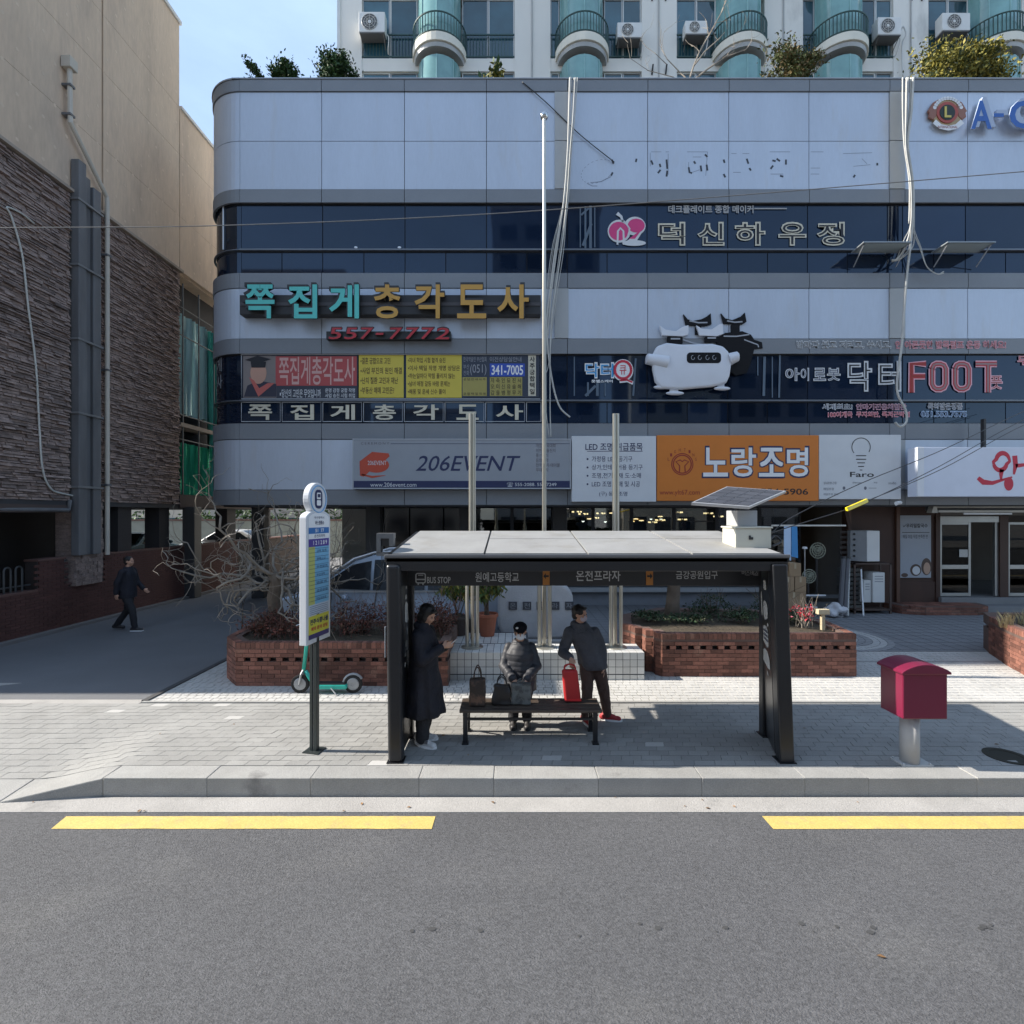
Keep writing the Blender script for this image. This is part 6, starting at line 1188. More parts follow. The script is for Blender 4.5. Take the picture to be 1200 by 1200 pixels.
mb = MB(); mb.prism(roundtop(y0+.04, y1-.04, 2.6, zt-.03, .07), xf, xf+.002, fx); part('header_print_field', mb, white, case)
sgn(y0+.04, y1-.04, 2.53, 2.60, pm('bus_blue', (.03, .16, .42))); sgn(y0+.04, y1-.04, 2.47, 2.53, white); sgn(y0+.04, y1-.04, 2.38, 2.47, pm('bus_purple', (.08, .05, .28)))
sgn(y0+.04, y0+.16, 1.72, 2.38, pm('table_yellow', (.5, .52, .16))); sgn(y0+.16, y1-.04, 1.72, 2.38, pm('table_cyan', (.2, .46, .66))); sgn(y0+.04, y1-.04, 1.60, 1.72, pm('table_pale', (.5, .58, .66))); sgn(y0+.04, y1-.04, 1.385, 1.59, pm('ad_yellow', (.62, .58, .06))); sgn(y0+.04, y1-.04, 1.33, 1.385, pm('bus_purple2', (.05, .04, .15)))
def st_(mb, t, a, b, c, d, **k): return text(mb, t, a, b, c, d, (xf+.003, 0, 0), (0, 1, 0), (0, 0, 1), depth=.002, **k)
mb = MB(); yc = (y0+y1)/2
for i in range(14): z_ = 2.36-i*.046; mb.box(xf+.003, xf+.005, y0+.045, y1-.045, z_-.003, z_)
st_(mb, '부산광역시', yc-.1, yc+.1, 2.70, 2.73); st_(mb, '버스정류소', yc-.08, yc+.1, 2.63, 2.68, bold=.02); st_(mb, '온천프라자', yc-.1, yc+.12, 2.485, 2.52, bold=.01)
for i in range(7): st_(mb, ('금정 동래', '원예고교', '온천장역', '부산대학', '명륜역', '금강공원', '미남교차로')[i], y0+.19, y0+.19+random.uniform(.15, .24), 2.315-i*.092, 2.345-i*.092)
for i in range(5): z_ = 1.70-i*.022; mb.box(xf+.003, xf+.005, y0+.06, y1-.06, z_-.003, z_)
part('timetable_print', mb, navy, case, norm=False)
mb = MB(); st_(mb, '51  77', yc-.08, yc+.1, 2.545, 2.585, bold=.02); st_(mb, '1 2 1 2 8 9', yc-.12, yc+.16, 2.40, 2.45, bold=.02); part('white_print', mb, white, case, norm=False)
mb = MB(); st_(mb, '전주식콩나물', y0+.06, y1-.06, 1.49, 1.555, bold=.03); part('ad_lettering', mb, navy, case, norm=False); mb = MB(); st_(mb, '예약 문의 상담', y0+.08, y1-.07, 1.42, 1.465, bold=.03); part('ad_red_print', mb, red, case, norm=False)
mb = MB(); mb.prism([(yc+.19*math.cos(6.2832*i/32), 2.93+.19*math.sin(6.2832*i/32)) for i in range(32)], px_-.04, px_+.04, fx); dsc = part('round_top', mb, cw_, s, bevel=.01)
mb = MB(); mb.tube([(xf-.003, yc+.155*math.cos(6.2832*i/32), 2.93+.155*math.sin(6.2832*i/32)) for i in range(33)], .008, 5); part('blue_ring', mb, pm('ring_blue', (.2, .4, .65)), dsc)
mb = MB(); mb.prism([(yc+a, 2.93+b) for a, b in [(c/100, d/100) for c, d in rr(-7.5, 7.5, -11, 11, 6)]], xf-.006, xf-.002, fx); part('blue_badge', mb, navy, dsc)
mb = MB(); mb.prism([(yc+a/100, 2.93+b/100) for a, b in rr(-4, 4, 0, 7.5, 1.5)], xf-.002, xf+.001, fx); mb.prism([(yc+a/100, 2.93+b/100) for a, b in rr(-4, 4, -7.5, -1.2, 1.5)], xf-.002, xf+.001, fx); part('bus_symbol', mb, white, dsc)
mb = MB(); mb.prism([(yc+a/100, 2.93+b/100) for a, b in rr(-2.8, 2.8, 2, 6, .5)], xf+.001, xf+.003, fx); part('bus_window', mb, navy, dsc)
# ================================================================ electric scooter
mint = mt('scooter_mint', (.03, .42, .33), .35, var=.04); sgr = mt('scooter_grey', (.32, .33, .34), .4, .3); Yk = 7.9
s = thing('electric_scooter', 'mint green rental electric scooter standing on the white paving behind the sign pole', 'scooter', (X(385, Yk), Yk, 0)); xa, xb = X(352, Yk), X(414, Yk)
for x in (xa, xb):
    mb = MB(); mb.lathe((x, Yk, .14), [(.095, -.02), (.13, -.03), (.14, -.015), (.14, .015), (.13, .03), (.095, .02)], 24, 'y'); wh = part('wheel', mb, tyre, s, smooth=True); mb = MB(); mb.lathe((x, Yk, .14), [(.095, -.022), (.085, -.028), (.03, -.03), (.03, .03), (.085, .028), (.095, .022)], 16, 'y'); part('hub', mb, sgr, wh)
mb = MB(); mb.box(xa+.24, xb-.08, Yk-.085, Yk+.085, .075, .15); part('deck', mb, mint, s, bevel=.02); mb = MB(); mb.box(xa+.26, xb-.1, Yk-.075, Yk+.075, .15, .156); part('deck_mat', mb, sidem, s)
mb = MB(); mb.tube([(xa+.26, Yk, .12), (xa+.16, Yk, .2), (xa+.08, Yk, .34)], .03, 8); part('neck', mb, mint, s, smooth=True)
mb = MB(); mb.tube([(xa, Yk-.05, .14), (xa+.03, Yk-.05, .3), (xa+.06, Yk, .38)], .016, 6); mb.tube([(xa, Yk+.05, .14), (xa+.03, Yk+.05, .3), (xa+.06, Yk, .38)], .016, 6); part('fork', mb, sgr, s)
mb = MB(); mb.tube([(xa+.05, Yk, .34), (xa+.105, Yk, .8), (xa+.13, Yk, 1.1)], .028, 10); part('stem', mb, mint, s, smooth=True)
mb = MB(); mb.tube([(xa+.12, Yk-.24, 1.12), (xa+.13, Yk, 1.1), (xa+.12, Yk+.24, 1.12)], .014, 8); hb = part('handlebar', mb, sgr, s)
for d in (-1, 1): mb = MB(); mb.tube([(xa+.12, Yk+d*.14, 1.115), (xa+.12, Yk+d*.26, 1.125)], .02, 8); part('grip', mb, sidem, hb); mb = MB(); mb.tube([(xa+.10, Yk+d*.13, 1.11), (xa+.02, Yk+d*.2, 1.08)], .008, 5); part('brake_lever', mb, silver, hb)
mb = MB(); mb.tube([(xb+.15*math.cos(t), Yk, .14+.15*math.sin(t)) for t in [math.radians(a) for a in range(30, 190, 20)]], .022, 6); part('rear_mudguard', mb, sgr, s); mb = MB(); mb.tube([(xa+.5, Yk-.08, .1), (xa+.62, Yk-.16, .01)], .009, 5); part('kickstand', mb, sgr, s)
# ================================================================ post box (plain maroon box)
mar = mt('maroon_paint', (.165, .012, .040), .28, var=.05, spec=.6, stain=(.3, .05, .08), st=.74, ss=5); s = thing('maroon_box', 'glossy maroon box with a curved lid on a grey post at the kerb', 'street box', (4.45, 5.66, 0))
x0, x1, y0, y1 = 4.2, 4.68, 5.5, 5.84; mb = MB(); mb.box(x0, x1, y0, y1, .55, 1.06); part('body', mb, mar, s, bevel=.012, seg=3)
arc = [(x0-.025+(x1-x0+.05)*i/14, 1.06+.085*math.sin(math.pi*i/14)**.8) for i in range(15)]; mb = MB(); mb.prism([(x1+.025, 1.035), (x0-.025, 1.035)]+arc, y0-.025, y1+.025, lambda u, v, w_: (u, w_, v)); part('lid', mb, mar, s, bevel=.008)
mb = MB(); mb.lathe((4.41, 5.68, 0), [(.092, .01), (.092, .55)], 24); part('post', mb, mt('post_grey', (.40, .40, .40), .65, 0, var=.1, vs=4), s, smooth=True); mb = MB(); mb.lathe((4.41, 5.68, .53), [(.12, 0), (.12, .02)], 24); part('collar', mb, mar, s)
mb = MB(); mb.box(4.26, 4.60, 5.58, 5.78, .001, .014); part('foot_plate', mb, mt('foot_white', (.5, .5, .48), .6), s)
for a, b in ((4.28, 5.6), (4.57, 5.6), (4.28, 5.75), (4.57, 5.75)): mb = MB(); mb.lathe((a, b, .014), [(.014, 0), (.014, .014), (.006, .02)], 6); part('bolt', mb, silver, s)
mb = MB(); mb.lathe((5.62, 5.82, 0), [(.21, .001), (.21, .010), (.16, .010), (.15, .002)], 28); single('drain_opening', mb, mt('drain_dark', (.03, .028, .02), .95), 'dark round drain hole in the pavement near the right edge', 'drain', norm=True)
# ================================================================ shops on the right
WY = 14.7; wx = lambda p: X(p, WY); wz = lambda p: Z(p, WY)
wdm = mt('brown_timber', (.055, .024, .016), .6, var=.2, vs=2, sz=.3, fine=.1); s = thing('noodle_shopfront', 'brown timber shopfront with aluminium sliding doors under the white light box', 'shopfront', (wx(1100), WY, 0)); sf = s
for a, b in ((992, 1050), (1097, 1102), (1172, 1182)): mb = MB(); mb.box(wx(a), wx(b), WY, WY+.2, .0, 3.0); part('timber_panel', mb, wdm, s)
mb = MB(); mb.box(wx(1050), wx(1097), WY+.02, WY+.2, .0, wz(682)); mb.box(wx(1050), wx(1097), WY+.02, WY+.2, wz(604), 3.0); mb.box(wx(1050), wx(1097), WY+.05, WY+.2, wz(682), wz(604)); part('timber_panel', mb, wdm, s)
mb = MB(); mb.box(wx(1049), wx(1053), WY-.06, WY, .02, 3.0); mb.box(wx(992), wx(996), WY-.06, WY, .02, 3.0); part('timber_post', mb, mt('timber_red', (.11, .05, .03), .5), s)
mb = MB(); mb.box(wx(1100), 26, WY-.1, WY+4, 0, .38); part('raised_floor', mb, mt('step_grey', (.22, .225, .23), .8, var=.1), s); mb = MB(); mb.box(wx(1100), 26, WY-.5, WY-.1, 0, .2); part('step', mb, MATS['step_grey'], s, bevel=.01)
mb = MB(); mb.box(wx(990), 26, WY+3.9, WY+4, .38, 3); mb.box(wx(990), wx(990)+.1, WY+.2, WY+4, 0, 3); part('back_wall', mb, mt('shop_wall', (.12, .11, .10), .9), s)
mb = MB(); mb.box(wx(1102), 26, WY+.0, WY+.2, wz(604), 3.0); part('transom_board', mb, mt('transom', (.16, .15, .13), .7), s)
def doorleaf(a, b, off=0):
    x0, x1 = wx(a), wx(b); z0, z1 = .40, wz(612); y = WY+.06+off; g = MB(); f = MB(); w_ = .07
    for q in ((x0, x0+w_, z0, z1), (x1-w_, x1, z0, z1), (x0+w_, x1-w_, z0, z0+.09), (x0+w_, x1-w_, z1-w_, z1), (x0+w_, x1-w_, 1.18, 1.30)): f.box(q[0], q[1], y, y+.04, q[2], q[3])
    d = part('sliding_door', f, alum, s, bevel=.004); g.box(x0+w_, x1-w_, y+.015, y+.02, z0+.09, 1.18); g.box(x0+w_, x1-w_, y+.015, y+.02, 1.30, z1-w_); part('pane', g, glass('door_glass', (.10, .15, .15), -.03), d); return d
d = doorleaf(1103, 1140); mb = MB(); mb.box(wx(1126), wx(1136), WY+.05, WY+.056, wz(653), wz(644)); part('paper_notice', mb, paper, d)
mb = MB(); mb.box(wx(1168), wx(1172), WY+.05, WY+.12, .4, wz(612)); mb.box(wx(1102), wx(1172), WY+.02, WY+.14, wz(612), wz(605)); part('door_frame', mb, alum, s, bevel=.004)
doorleaf(1183, 1225); doorleaf(1226, 1268, .05)
# awning cassette
s = thing('rolled_awning', 'rolled up awning cassette with white front bar above the sliding doors', 'awning', (wx(1150), 14.2, wz(600))); Y = 14.1
mb = MB(); mb.tube([(X(1092, Y), Y+.15, Z(596, Y)), (24, Y+.15, Z(596, Y))], .09, 10); part('roller', mb, mt('awning_dark', (.10, .10, .10), .7), s)
mb = MB(); mb.box(X(1096, Y), 24, Y-.0, Y+.06, Z(595, Y), Z(592.5, Y)); mb.box(X(1098, Y), 24, Y-.06, Y+.0, Z(600.5, Y), Z(598, Y)); part('front_bar', mb, mt('bar_cream', (.55, .53, .48), .5), s)
mb = MB(); mb.box(X(1126, Y), X(1182, Y), Y-.1, Y-.07, Z(603, Y), Z(601, Y)); part('pull_bar', mb, white, s); mb = MB(); mb.prism([(X(1089, Y), Z(601, Y)), (X(1096, Y), Z(601, Y)), (X(1095, Y), Z(593, Y)), (X(1092, Y), Z(592, Y))], Y-.08, Y+.1, lambda u, v, w_: (u, w_, v)); part('end_bracket', mb, MATS['bar_cream'], s)
# poster with food picture
s = thing('menu_poster', 'tall pale poster with two dishes at its foot on the brown timber wall', 'poster', (wx(1073), WY, wz(678))); Y = WY-.01
mb = MB(); plate(mb, 1055, 1091, 604, 677, Y, .02); part('print_sheet', mb, pm('poster_pale', (.34, .37, .42)), s)
mb = MB(); ftext(mb, '✓우리밀칼국수', 1058, 1087, 613.5, 618.5, Y, bold=.02); rib(mb, [(1057, 624), (1089, 624)], .015, Y); ftext(mb, '매일 아침 직접 반죽한 면', 1058, 1087, 626.5, 631, Y); part('lettering', mb, black, s, norm=False)
mb = MB(); circ(mb, 1073, 668, 6.5, 7, Y, .004); circ(mb, 1085.5, 664, 6, 10, Y, .0035); circ(mb, 1060, 674, 4, 2.4, Y, .0035); part('bowl_print', mb, pm('bowl_dark', (.08, .05, .04)), s, norm=False)
mb = MB(); circ(mb, 1073.5, 668.5, 4.5, 5, Y, .007); part('soup_print', mb, offw, s, norm=False); mb = MB(); circ(mb, 1086, 666, 4, 7, Y, .007); part('noodle_print', mb, pm('noodle', (.45, .3, .22)), s, norm=False)
s = thing('brick_step', 'curved low red brick step in front of the brown timber shopfront', 'step', (wx(1090), 14.4, 0)); pts = [(wx(1036), WY), (wx(1040), 14.15), (wx(1060), 13.95), (wx(1118), 13.95), (wx(1135), 14.1), (wx(1140), 14.5), (wx(1140), WY)]
mb = MB(); mb.prism(pts, 0, .24, lambda u, v, w_: (u, v, w_)); part('core', mb, mort, s)
P = [Vector(p) for p in pts]
for a, b in zip(P, P[1:]):
    d = (b-a).normalized(); o = Vector((d.y, -d.x))*-.018
    brick_run(s, a+o*1, b+o*1, 0, .24, bk, None, 3, BW, BH*1.15)
tb = brick_mesh(.2, .1, .05, bkm)
for i in range(10):
    for j in range(6):
        x = wx(1046)+i*.205; y = 14.03+j*.108
        if x < wx(1133): piece('brick', tb, s, (x+.1, y+.05, .225))
mb = MB(); mb.prism([(a, b) for a, b in [(wx(1048), 14.08), (wx(1130), 14.08), (wx(1130), 14.68), (wx(1048), 14.68)]], .2, .236, lambda u, v, w_: (u, v, w_)); part('mortar_top', mb, mort, s)
# lamp shop goods (px 930-1045)
cardm = mt('cardboard', (.32, .22, .13), .85, var=.12, rand=.15); tape = mt('parcel_tape', (.45, .36, .24), .4)
def carton(px0, px1, py0, py1, Y, dp, lab):
    x0, x1, z1, z0 = X(px0, Y), X(px1, Y), Z(py0, Y), Z(py1, Y); s = thing('carton', lab, 'carton', ((x0+x1)/2, Y, max(z0, 0)), group='cartons stacked beside the shelter post'); mb = MB(); mb.box(x0+.005, x1-.005, Y, Y+dp, z0+.004, z1-.002); part('box_body', mb, cardm, s, bevel=.006)
    mb = MB(); mb.box((x0+x1)/2-.025, (x0+x1)/2+.025, Y-.003, Y, z1-.14, z1-.002); mb.box((x0+x1)/2-.025, (x0+x1)/2+.025, Y-.003, Y+dp, z1-.002, z1); part('tape', mb, tape, s)
Yc = 13.0
carton(916, 945, 694, 730, Yc, .45, 'large brown carton at the bottom of the stack beside the shelter post'); carton(916, 931, 676, 694, Yc, .4, 'brown carton on the left of the middle layer of the stack'); carton(931.5, 945, 676, 694, Yc, .4, 'brown carton on the right of the middle layer of the stack'); carton(925, 939, 660, 676, Yc, .38, 'small brown carton at the top of the stack'); carton(905, 924, 662, 676, Yc+.05, .3, 'reddish carton at the left of the top of the stack')
s = thing('blue_banner', 'small blue and white hanging banner at the right end of the shelter roof', 'banner', (X(925, 12), 12, Z(655, 12))); Y = 12.0; mb = MB(); mb.hexa([(X(919, Y), Y, Z(655, Y)), (X(927, Y), Y, Z(657, Y)), (X(927, Y), Y+.02, Z(657, Y)), (X(919, Y), Y+.02, Z(655, Y)), (X(919, Y), Y, Z(617, Y)), (X(927, Y), Y, Z(617, Y)), (X(927, Y), Y+.02, Z(617, Y)), (X(919, Y), Y+.02, Z(617, Y))]); part('pale_cloth', mb, lblue, s)
mb = MB(); mb.hexa([(X(927.5, Y), Y-.01, Z(652, Y)), (X(935, Y), Y-.01, Z(654, Y)), (X(935, Y), Y+.01, Z(654, Y)), (X(927.5, Y), Y+.01, Z(652, Y)), (X(927.5, Y), Y-.01, Z(617, Y)), (X(934, Y), Y-.01, Z(617, Y)), (X(934, Y), Y+.01, Z(617, Y)), (X(927.5, Y), Y+.01, Z(617, Y))]); part('blue_cloth', mb, pm('cloth_blue', (.05, .25, .55)), s); mb = MB(); mb.tube([(X(905, Y), Y+.03, Z(616, Y)), (X(992, Y), Y+.03, Z(616, Y))], .02, 6); part('rod', mb, MATS['bar_cream'], s)
s = thing('shop_counter_rail', 'pair of pale strips inside the dark lamp shop opening', 'rail', (X(960, 14), 14, 0)); 
for a, b, c in ((944, 968, 697), (944, 958, 711)): mb = MB(); mb.box(X(a, 14), X(b, 14), 14, 14.05, Z(c+1.5, 14), Z(c, 14)); part('strip', mb, white, s)
mb = MB(); mb.box(X(936, 14.4), X(992, 14.4), 14.3, 14.4, 0, .3); mb.box(X(936, 14.4), X(992, 14.4), 14.3, 14.4, .42, .5); part('plinth_board', mb, mt('plinth_grey', (.10, .105, .11), .8), s)
def fan(px, py, r, Y, lab, stand=True):
    x, zc = X(px, Y), Z(py, Y); R = r/600*Y; s = thing('electric_fan', lab, 'fan', (x, Y, 0)); gm = mt('fan_pale', (.34, .35, .27), .5)
    mb = MB()
    for rr_ in (R, R*.7, R*.4): mb.tube([(x+rr_*math.cos(t*.393), Y-.05, zc+rr_*math.sin(t*.393)) for t in range(17)], .012, 5)
    for t in range(16): mb.tube([(x, Y-.08, zc), (x+R*math.cos(t*.393), Y-.05, zc+R*math.sin(t*.393))], .005, 4)
    part('cage', mb, gm, s)
    for k in range(3):
        mb = MB(); a = k*2.094+.5; mb.add([(x, Y-.02, zc), (x+R*.85*math.cos(a-.35), Y-.03, zc+R*.85*math.sin(a-.35)), (x+R*.9*math.cos(a+.1), Y-.02, zc+R*.9*math.sin(a+.1)), (x+R*.6*math.cos(a+.5), Y-.0, zc+R*.6*math.sin(a+.5))], [(0, 1, 2, 3)]); part('blade', mb, mt('blade', (.3, .33, .26), .4), s)
    mb = MB(); mb.tube([(x, Y, zc), (x, Y, 1.0), (x, Y, .04)], [.04, .025, .03], 8); part('stand', mb, sidem, s); mb = MB(); mb.lathe((x, Y, 0), [(.22, 0), (.2, .04), (.04, .06)], 20); part('base', mb, sidem, s)
fan(957, 645, 9, 14.5, 'pale standing fan displayed in the dark lamp shop opening'); fan(947, 675, 8, 14.3, 'small low pale fan beside the carton stack')
s = thing('desk_lamp', 'thin lamp with a bright white top beside the fan', 'lamp', (X(943, 14.2), 14.2, 0)); mb = MB(); mb.tube([(X(943, 14.2), 14.2, 0), (X(943, 14.2), 14.2, Z(643, 14.2))], .015, 6); part('stem', mb, silver, s); mb = MB(); mb.lathe((X(943, 14.2), 14.2, Z(643, 14.2)), [(.07, 0), (.06, .05), (.03, .06)], 14); part('lamp_shade', mb, white, s)
# white cases and shelf
s = thing('steel_rack', 'dark steel rack holding white appliance boxes beside the brown timber wall', 'rack', (X(1020, 14.2), 14.2, 0)); Y = 14.15
for a in (1001, 1043): mb = MB(); mb.box(X(a, Y), X(a+2, Y), Y, Y+.04, 0, Z(660, Y)); mb.box(X(a, Y), X(a+2, Y), Y+.4, Y+.44, 0, Z(660, Y)); part('upright', mb, mt('rack_brown', (.09, .06, .05), .6), s)
for c in (660, 714): mb = MB(); mb.box(X(1001, Y), X(1045, Y), Y, Y+.44, Z(c+1.5, Y), Z(c, Y)); part('shelf', mb, MATS['rack_brown'], s)
def whitebox(a, b, c, d, Y, dp, lab, vents=0):
    s = thing('white_case', lab, 'case', (X((a+b)/2, Y), Y, Z(d, Y))); x0, x1 = X(a, Y), X(b, Y); mb = MB(); mb.box(x0, x1, Y, Y+dp, Z(d, Y), Z(c, Y)); part('casing', mb, acw, s, bevel=.012)
    if vents:
        mb = MB(); xs_ = X(a-14, Y+dp); mb.hexa([(x0-.3, Y+dp*.6, Z(d, Y)), (x0-.004, Y+.004, Z(d, Y)), (x0-.004, Y+dp, Z(d, Y)), (x0-.28, Y+dp, Z(d, Y)), (x0-.3, Y+dp*.6, Z(c, Y)), (x0-.004, Y+.004, Z(c, Y)), (x0-.004, Y+dp, Z(c, Y)), (x0-.28, Y+dp, Z(c, Y))]); part('side_face', mb, mt('case_side', (.25, .26, .27), .5), s)
        for k in range(5): mb = MB(); q = Z(c+4+k*6.5, Y); mb.ell((x0-.24, Y+dp*.42, q), (.03, .03, .03), 8, 6); part('round_hole', mb, sidem, s)
    else:
        for k in range(3): mb = MB(); mb.box(x0+.05, x1-.05, Y-.004, Y, Z(c+5+k*3, Y), Z(c+4+k*3, Y)); part('printed_line', mb, MATS['print_midgrey'], s)
whitebox(1016, 1031, 622, 658, 14.1, .4, 'white appliance case with round side holes on top of the rack', 1); whitebox(1023, 1037, 671, 706, 14.2, .4, 'tall white appliance box on the lower rack shelf'); whitebox(1012, 1021, 680, 706, 14.25, .35, 'narrow grey white box standing left of the tall white box')
random.seed(44)
for k, (a, b, c, d, lab) in enumerate(((1000, 655, 984, 708, 'long pale grey tube light leaning in the shop opening'), (994, 655, 976, 700, 'dark leaning bundle tube left of the pale tube light'), (1015, 668, 1003, 714, 'thin white rod leaning against the rack'))):
    Y = 13.95; s = thing('leaning_tube', lab, 'tube', (X(c, Y), Y, 0)); m = (sgr, mt('tube_dark', (.10, .10, .11), .6), white)[k]; r = (.045, .06, .018)[k]
    for j in range(2 if k == 1 else 1):
        mb = MB(); mb.tube([(X(c, Y)+j*.12, Y-.3, .05), (X(a, Y)+j*.12, Y+.2, Z(b, Y))], r, 8); part('tube', mb, m, s)
        mb = MB(); mb.tube([(X(a, Y)+j*.12, Y+.2, Z(b, Y)-.02), (X(a, Y)+j*.12+.01, Y+.21, Z(b, Y)+.05)], r*1.15, 8); part('end_cap', mb, sidem, s)
s = thing('dark_crate_stack', 'stack of dark ribbed plates lying behind the leaning tubes', 'plates', (X(1003, 14.4), 14.4, 0))
for k in range(9): mb = MB(); o = random.uniform(-.05, .05); mb.box(X(990, 14.4)+o, X(1012, 14.4)+o, 14.4, 14.7, .1+k*.13, .2+k*.13); part('plate', mb, mt('ribbed_dark', (.09, .09, .085), .6, rand=.3), s, bevel=.01)
s = thing('wall_louvre', 'dark horizontal louvre panel on the side wall above the leaning tubes', 'louvre', (X(995, 14.5), 14.5, 1.7))
for k in range(6): mb = MB(); mb.box(X(984, 14.5), X(1004, 14.5), 14.5, 14.54, Z(655-k*6, 14.5), Z(652-k*6, 14.5)); part('slat', mb, mt('louvre', (.06, .05, .045), .6), s)
mb = MB(); rd = random.Random(8)
mb.ell((X(980, 13.75), 13.75, .17), (.32, .2, .2), 16, 10); me = remesh(mb, mt('plastic_bag', (.6, .6, .62), .35, var=.12, vs=12), .03, (X(980, 13.75), 13.75, 0), 1, (.09, 6)); s = thing('plastic_bag', 'crumpled white plastic bag lying on the ground in front of the lamp shop', 'bag', (X(980, 13.75), 13.75, 0)); part('bag', me, None, s)
mb = MB(); mb.prism([(X(a, 14.6), Z(b, 14.6)) for a, b in ((987, 598), (991, 598), (996, 620), (992, 620))], 14.5, 14.6, lambda u, v, w_: (u, w_, v)); single('hanging_brace', mb, wdm, 'slanted brown brace hanging below the shop sign', 'brace')
# camera on the soffit
s = thing('security_camera', 'small white security camera under the signs above the timber wall', 'camera', (X(1050, 13.5), 13.5, 2.75)); mb = MB(); mb.tube([(X(1047, 13.5), 13.4, Z(590, 13.5)), (X(1055, 13.5), 13.5, Z(589, 13.5))], .05, 10); part('housing', mb, white, s); mb = MB(); mb.tube([(X(1053, 13.5), 13.5, Z(589, 13.5)), (X(1053, 13.5), 13.6, 3.0)], .02, 6); part('mount', mb, white, s)
# ================================================================ people
skin = mt('skin', (.50, .28, .19), .55, var=.03); hairm = mt('hair_black', (.012, .010, .010), .5, var=.3, vs=30, sz=.2); maskm = mt('mask_white', (.70, .71, .74), .8, var=.03); maskp = mt('mask_lilac', (.48, .42, .48), .8, var=.03)
eyew, eyeb = mt('eye_white', (.22, .19, .17), .2, var=0), mt('eye_dark', (.03, .015, .01), .15, var=0)
def V(*a): return Vector(a)
def hand(mb, wrist, d, n, sc_=1.0, curl=.6, side=1):
    """palm with four fingers and a thumb; d along the fingers, n out of the back of the hand"""
    d = d.normalized(); n = (n-d*n.dot(d)).normalized(); w_ = d.cross(n)*side; p = wrist
    mb.cap(p-d*.01*sc_, .024*sc_, p+d*.045*sc_, .022*sc_); c = p+d*.05*sc_
    for k in range(4): mb.cap(p+d*.02*sc_+w_*(k-1.5)*.009*sc_, .013*sc_, c+d*.02*sc_+w_*(k-1.5)*.019*sc_, .0115*sc_, 8)
    for k in range(4):
        b = c+d*.022*sc_+w_*(k-1.5)*.0195*sc_; L1 = (.030, .034, .031, .025)[k]*sc_; q = b; dd = d.copy()
        for j in range(3): dd = (dd-n*curl*(.55+.15*j)).normalized(); q2 = q+dd*L1*(1, .8, .62)[j]; mb.cap(q, (.0092-.0008*j)*sc_, q2, (.0088-.001*j)*sc_, 8); q = q2
    b = p+d*.018*sc_-w_*.022*sc_; t1 = b+(d*.6-w_*.7-n*.3).normalized()*.034*sc_; t2 = t1+(d*.9-w_*.1-n*.5).normalized()*.028*sc_; mb.cap(b, .0125*sc_, t1, .0105*sc_, 8); mb.cap(t1, .0105*sc_, t2, .0085*sc_, 8)
def head(mb, c, f, sc_=1.0, tilt=0):
    """skull, jaw, nose, lips, ears; f faces forward"""
    f = f.normalized(); u = V(0, 0, 1); r = f.cross(u).normalized(); u = r.cross(f).normalized(); R = Matrix((r, f, u)).transposed()
    P = lambda x, y, z: c+(r*x+f*y+u*z)*sc_; E = lambda p, q: mb.ell(P(*p), tuple(a*sc_ for a in q), 20, 14, R)
    E((0, -.015, .025), (.075, .092, .088)); E((0, .018, -.035), (.060, .070, .070)); E((0, .050, -.078), (.030, .028, .024)); E((0, .083, -.010), (.010, .016, .022)); E((0, .094, -.024), (.014, .012, .010)); E((0, .082, -.050), (.022, .010, .007)); E((0, .080, -.060), (.018, .011, .007))
    for s_ in (-1, 1): E((s_*.076, -.012, -.008), (.010, .020, .032)); E((s_*.034, .062, -.028), (.024, .022, .02)); E((s_*.028, .074, .022), (.024, .012, .008))
    return P, R
def eyes(par, P, R, sc_):
    for s_ in (-1, 1): mb = MB(); mb.ell(P(s_*.029, .071, .004), tuple(a*sc_ for a in (.012, .009, .006)), 12, 8, R); e = part('eye', mb, eyew, par, smooth=True); mb = MB(); mb.ell(P(s_*.029, .0795, .004), tuple(a*sc_ for a in (.0065, .004, .0065)), 10, 6, R); part('iris', mb, eyeb, e, smooth=True)
def limb(mb, pts, rs):
    for (a, b), (r, q) in zip(zip(pts, pts[1:]), zip(rs, rs[1:])): mb.cap(a, r, b, q, 14)
def shoe(mb, ank, d, L_=.26, w_=.048, h_=.05):
    d = d.normalized(); a = V(ank.x, ank.y, 0)-d*L_*.25
    mb.cap(a+V(0, 0, h_*1.1)+d*.02, w_*1.0, a+d*L_*.25+V(0, 0, h_*1.5), w_*.95, 14); mb.cap(a+V(0, 0, h_*.8), w_*.85, a+d*L_*.75+V(0, 0, h_*.55), w_*.8, 14); mb.cap(a+d*L_*.2+V(0, 0, h_*1.3), w_*.8, a+d*L_*.55+V(0, 0, h_*.9), w_*.75, 14); mb.ell(tuple(a+d*L_*.78+V(0, 0, h_*.5)), (w_*.95, w_*.95, h_*.7))
def cutlow(me, z=0.0):
    for v in me.vertices:
        if v.co.z < z: v.co.z = z+(v.co.z-z)*.02
def sole(s, ank, d, m, L_=.27, w_=.05):
    d = d.normalized(); n = V(-d.y, d.x, 0); a = V(ank.x, ank.y, 0)+d*L_*.22; mb = MB(); mb.prism([((a+d*(L_/2*math.cos(t))+n*(w_*math.sin(t)*(1+.12*math.cos(t)))).x, (a+d*(L_/2*math.cos(t))+n*(w_*math.sin(t)*(1+.12*math.cos(t)))).y) for t in [6.2832*i/20 for i in range(20)]], .001, .024, lambda u, v, w2: (u, v, w2)); return part('shoe_sole', mb, m, s)
def person(name, label, loc): return thing(name, label, 'person', loc)
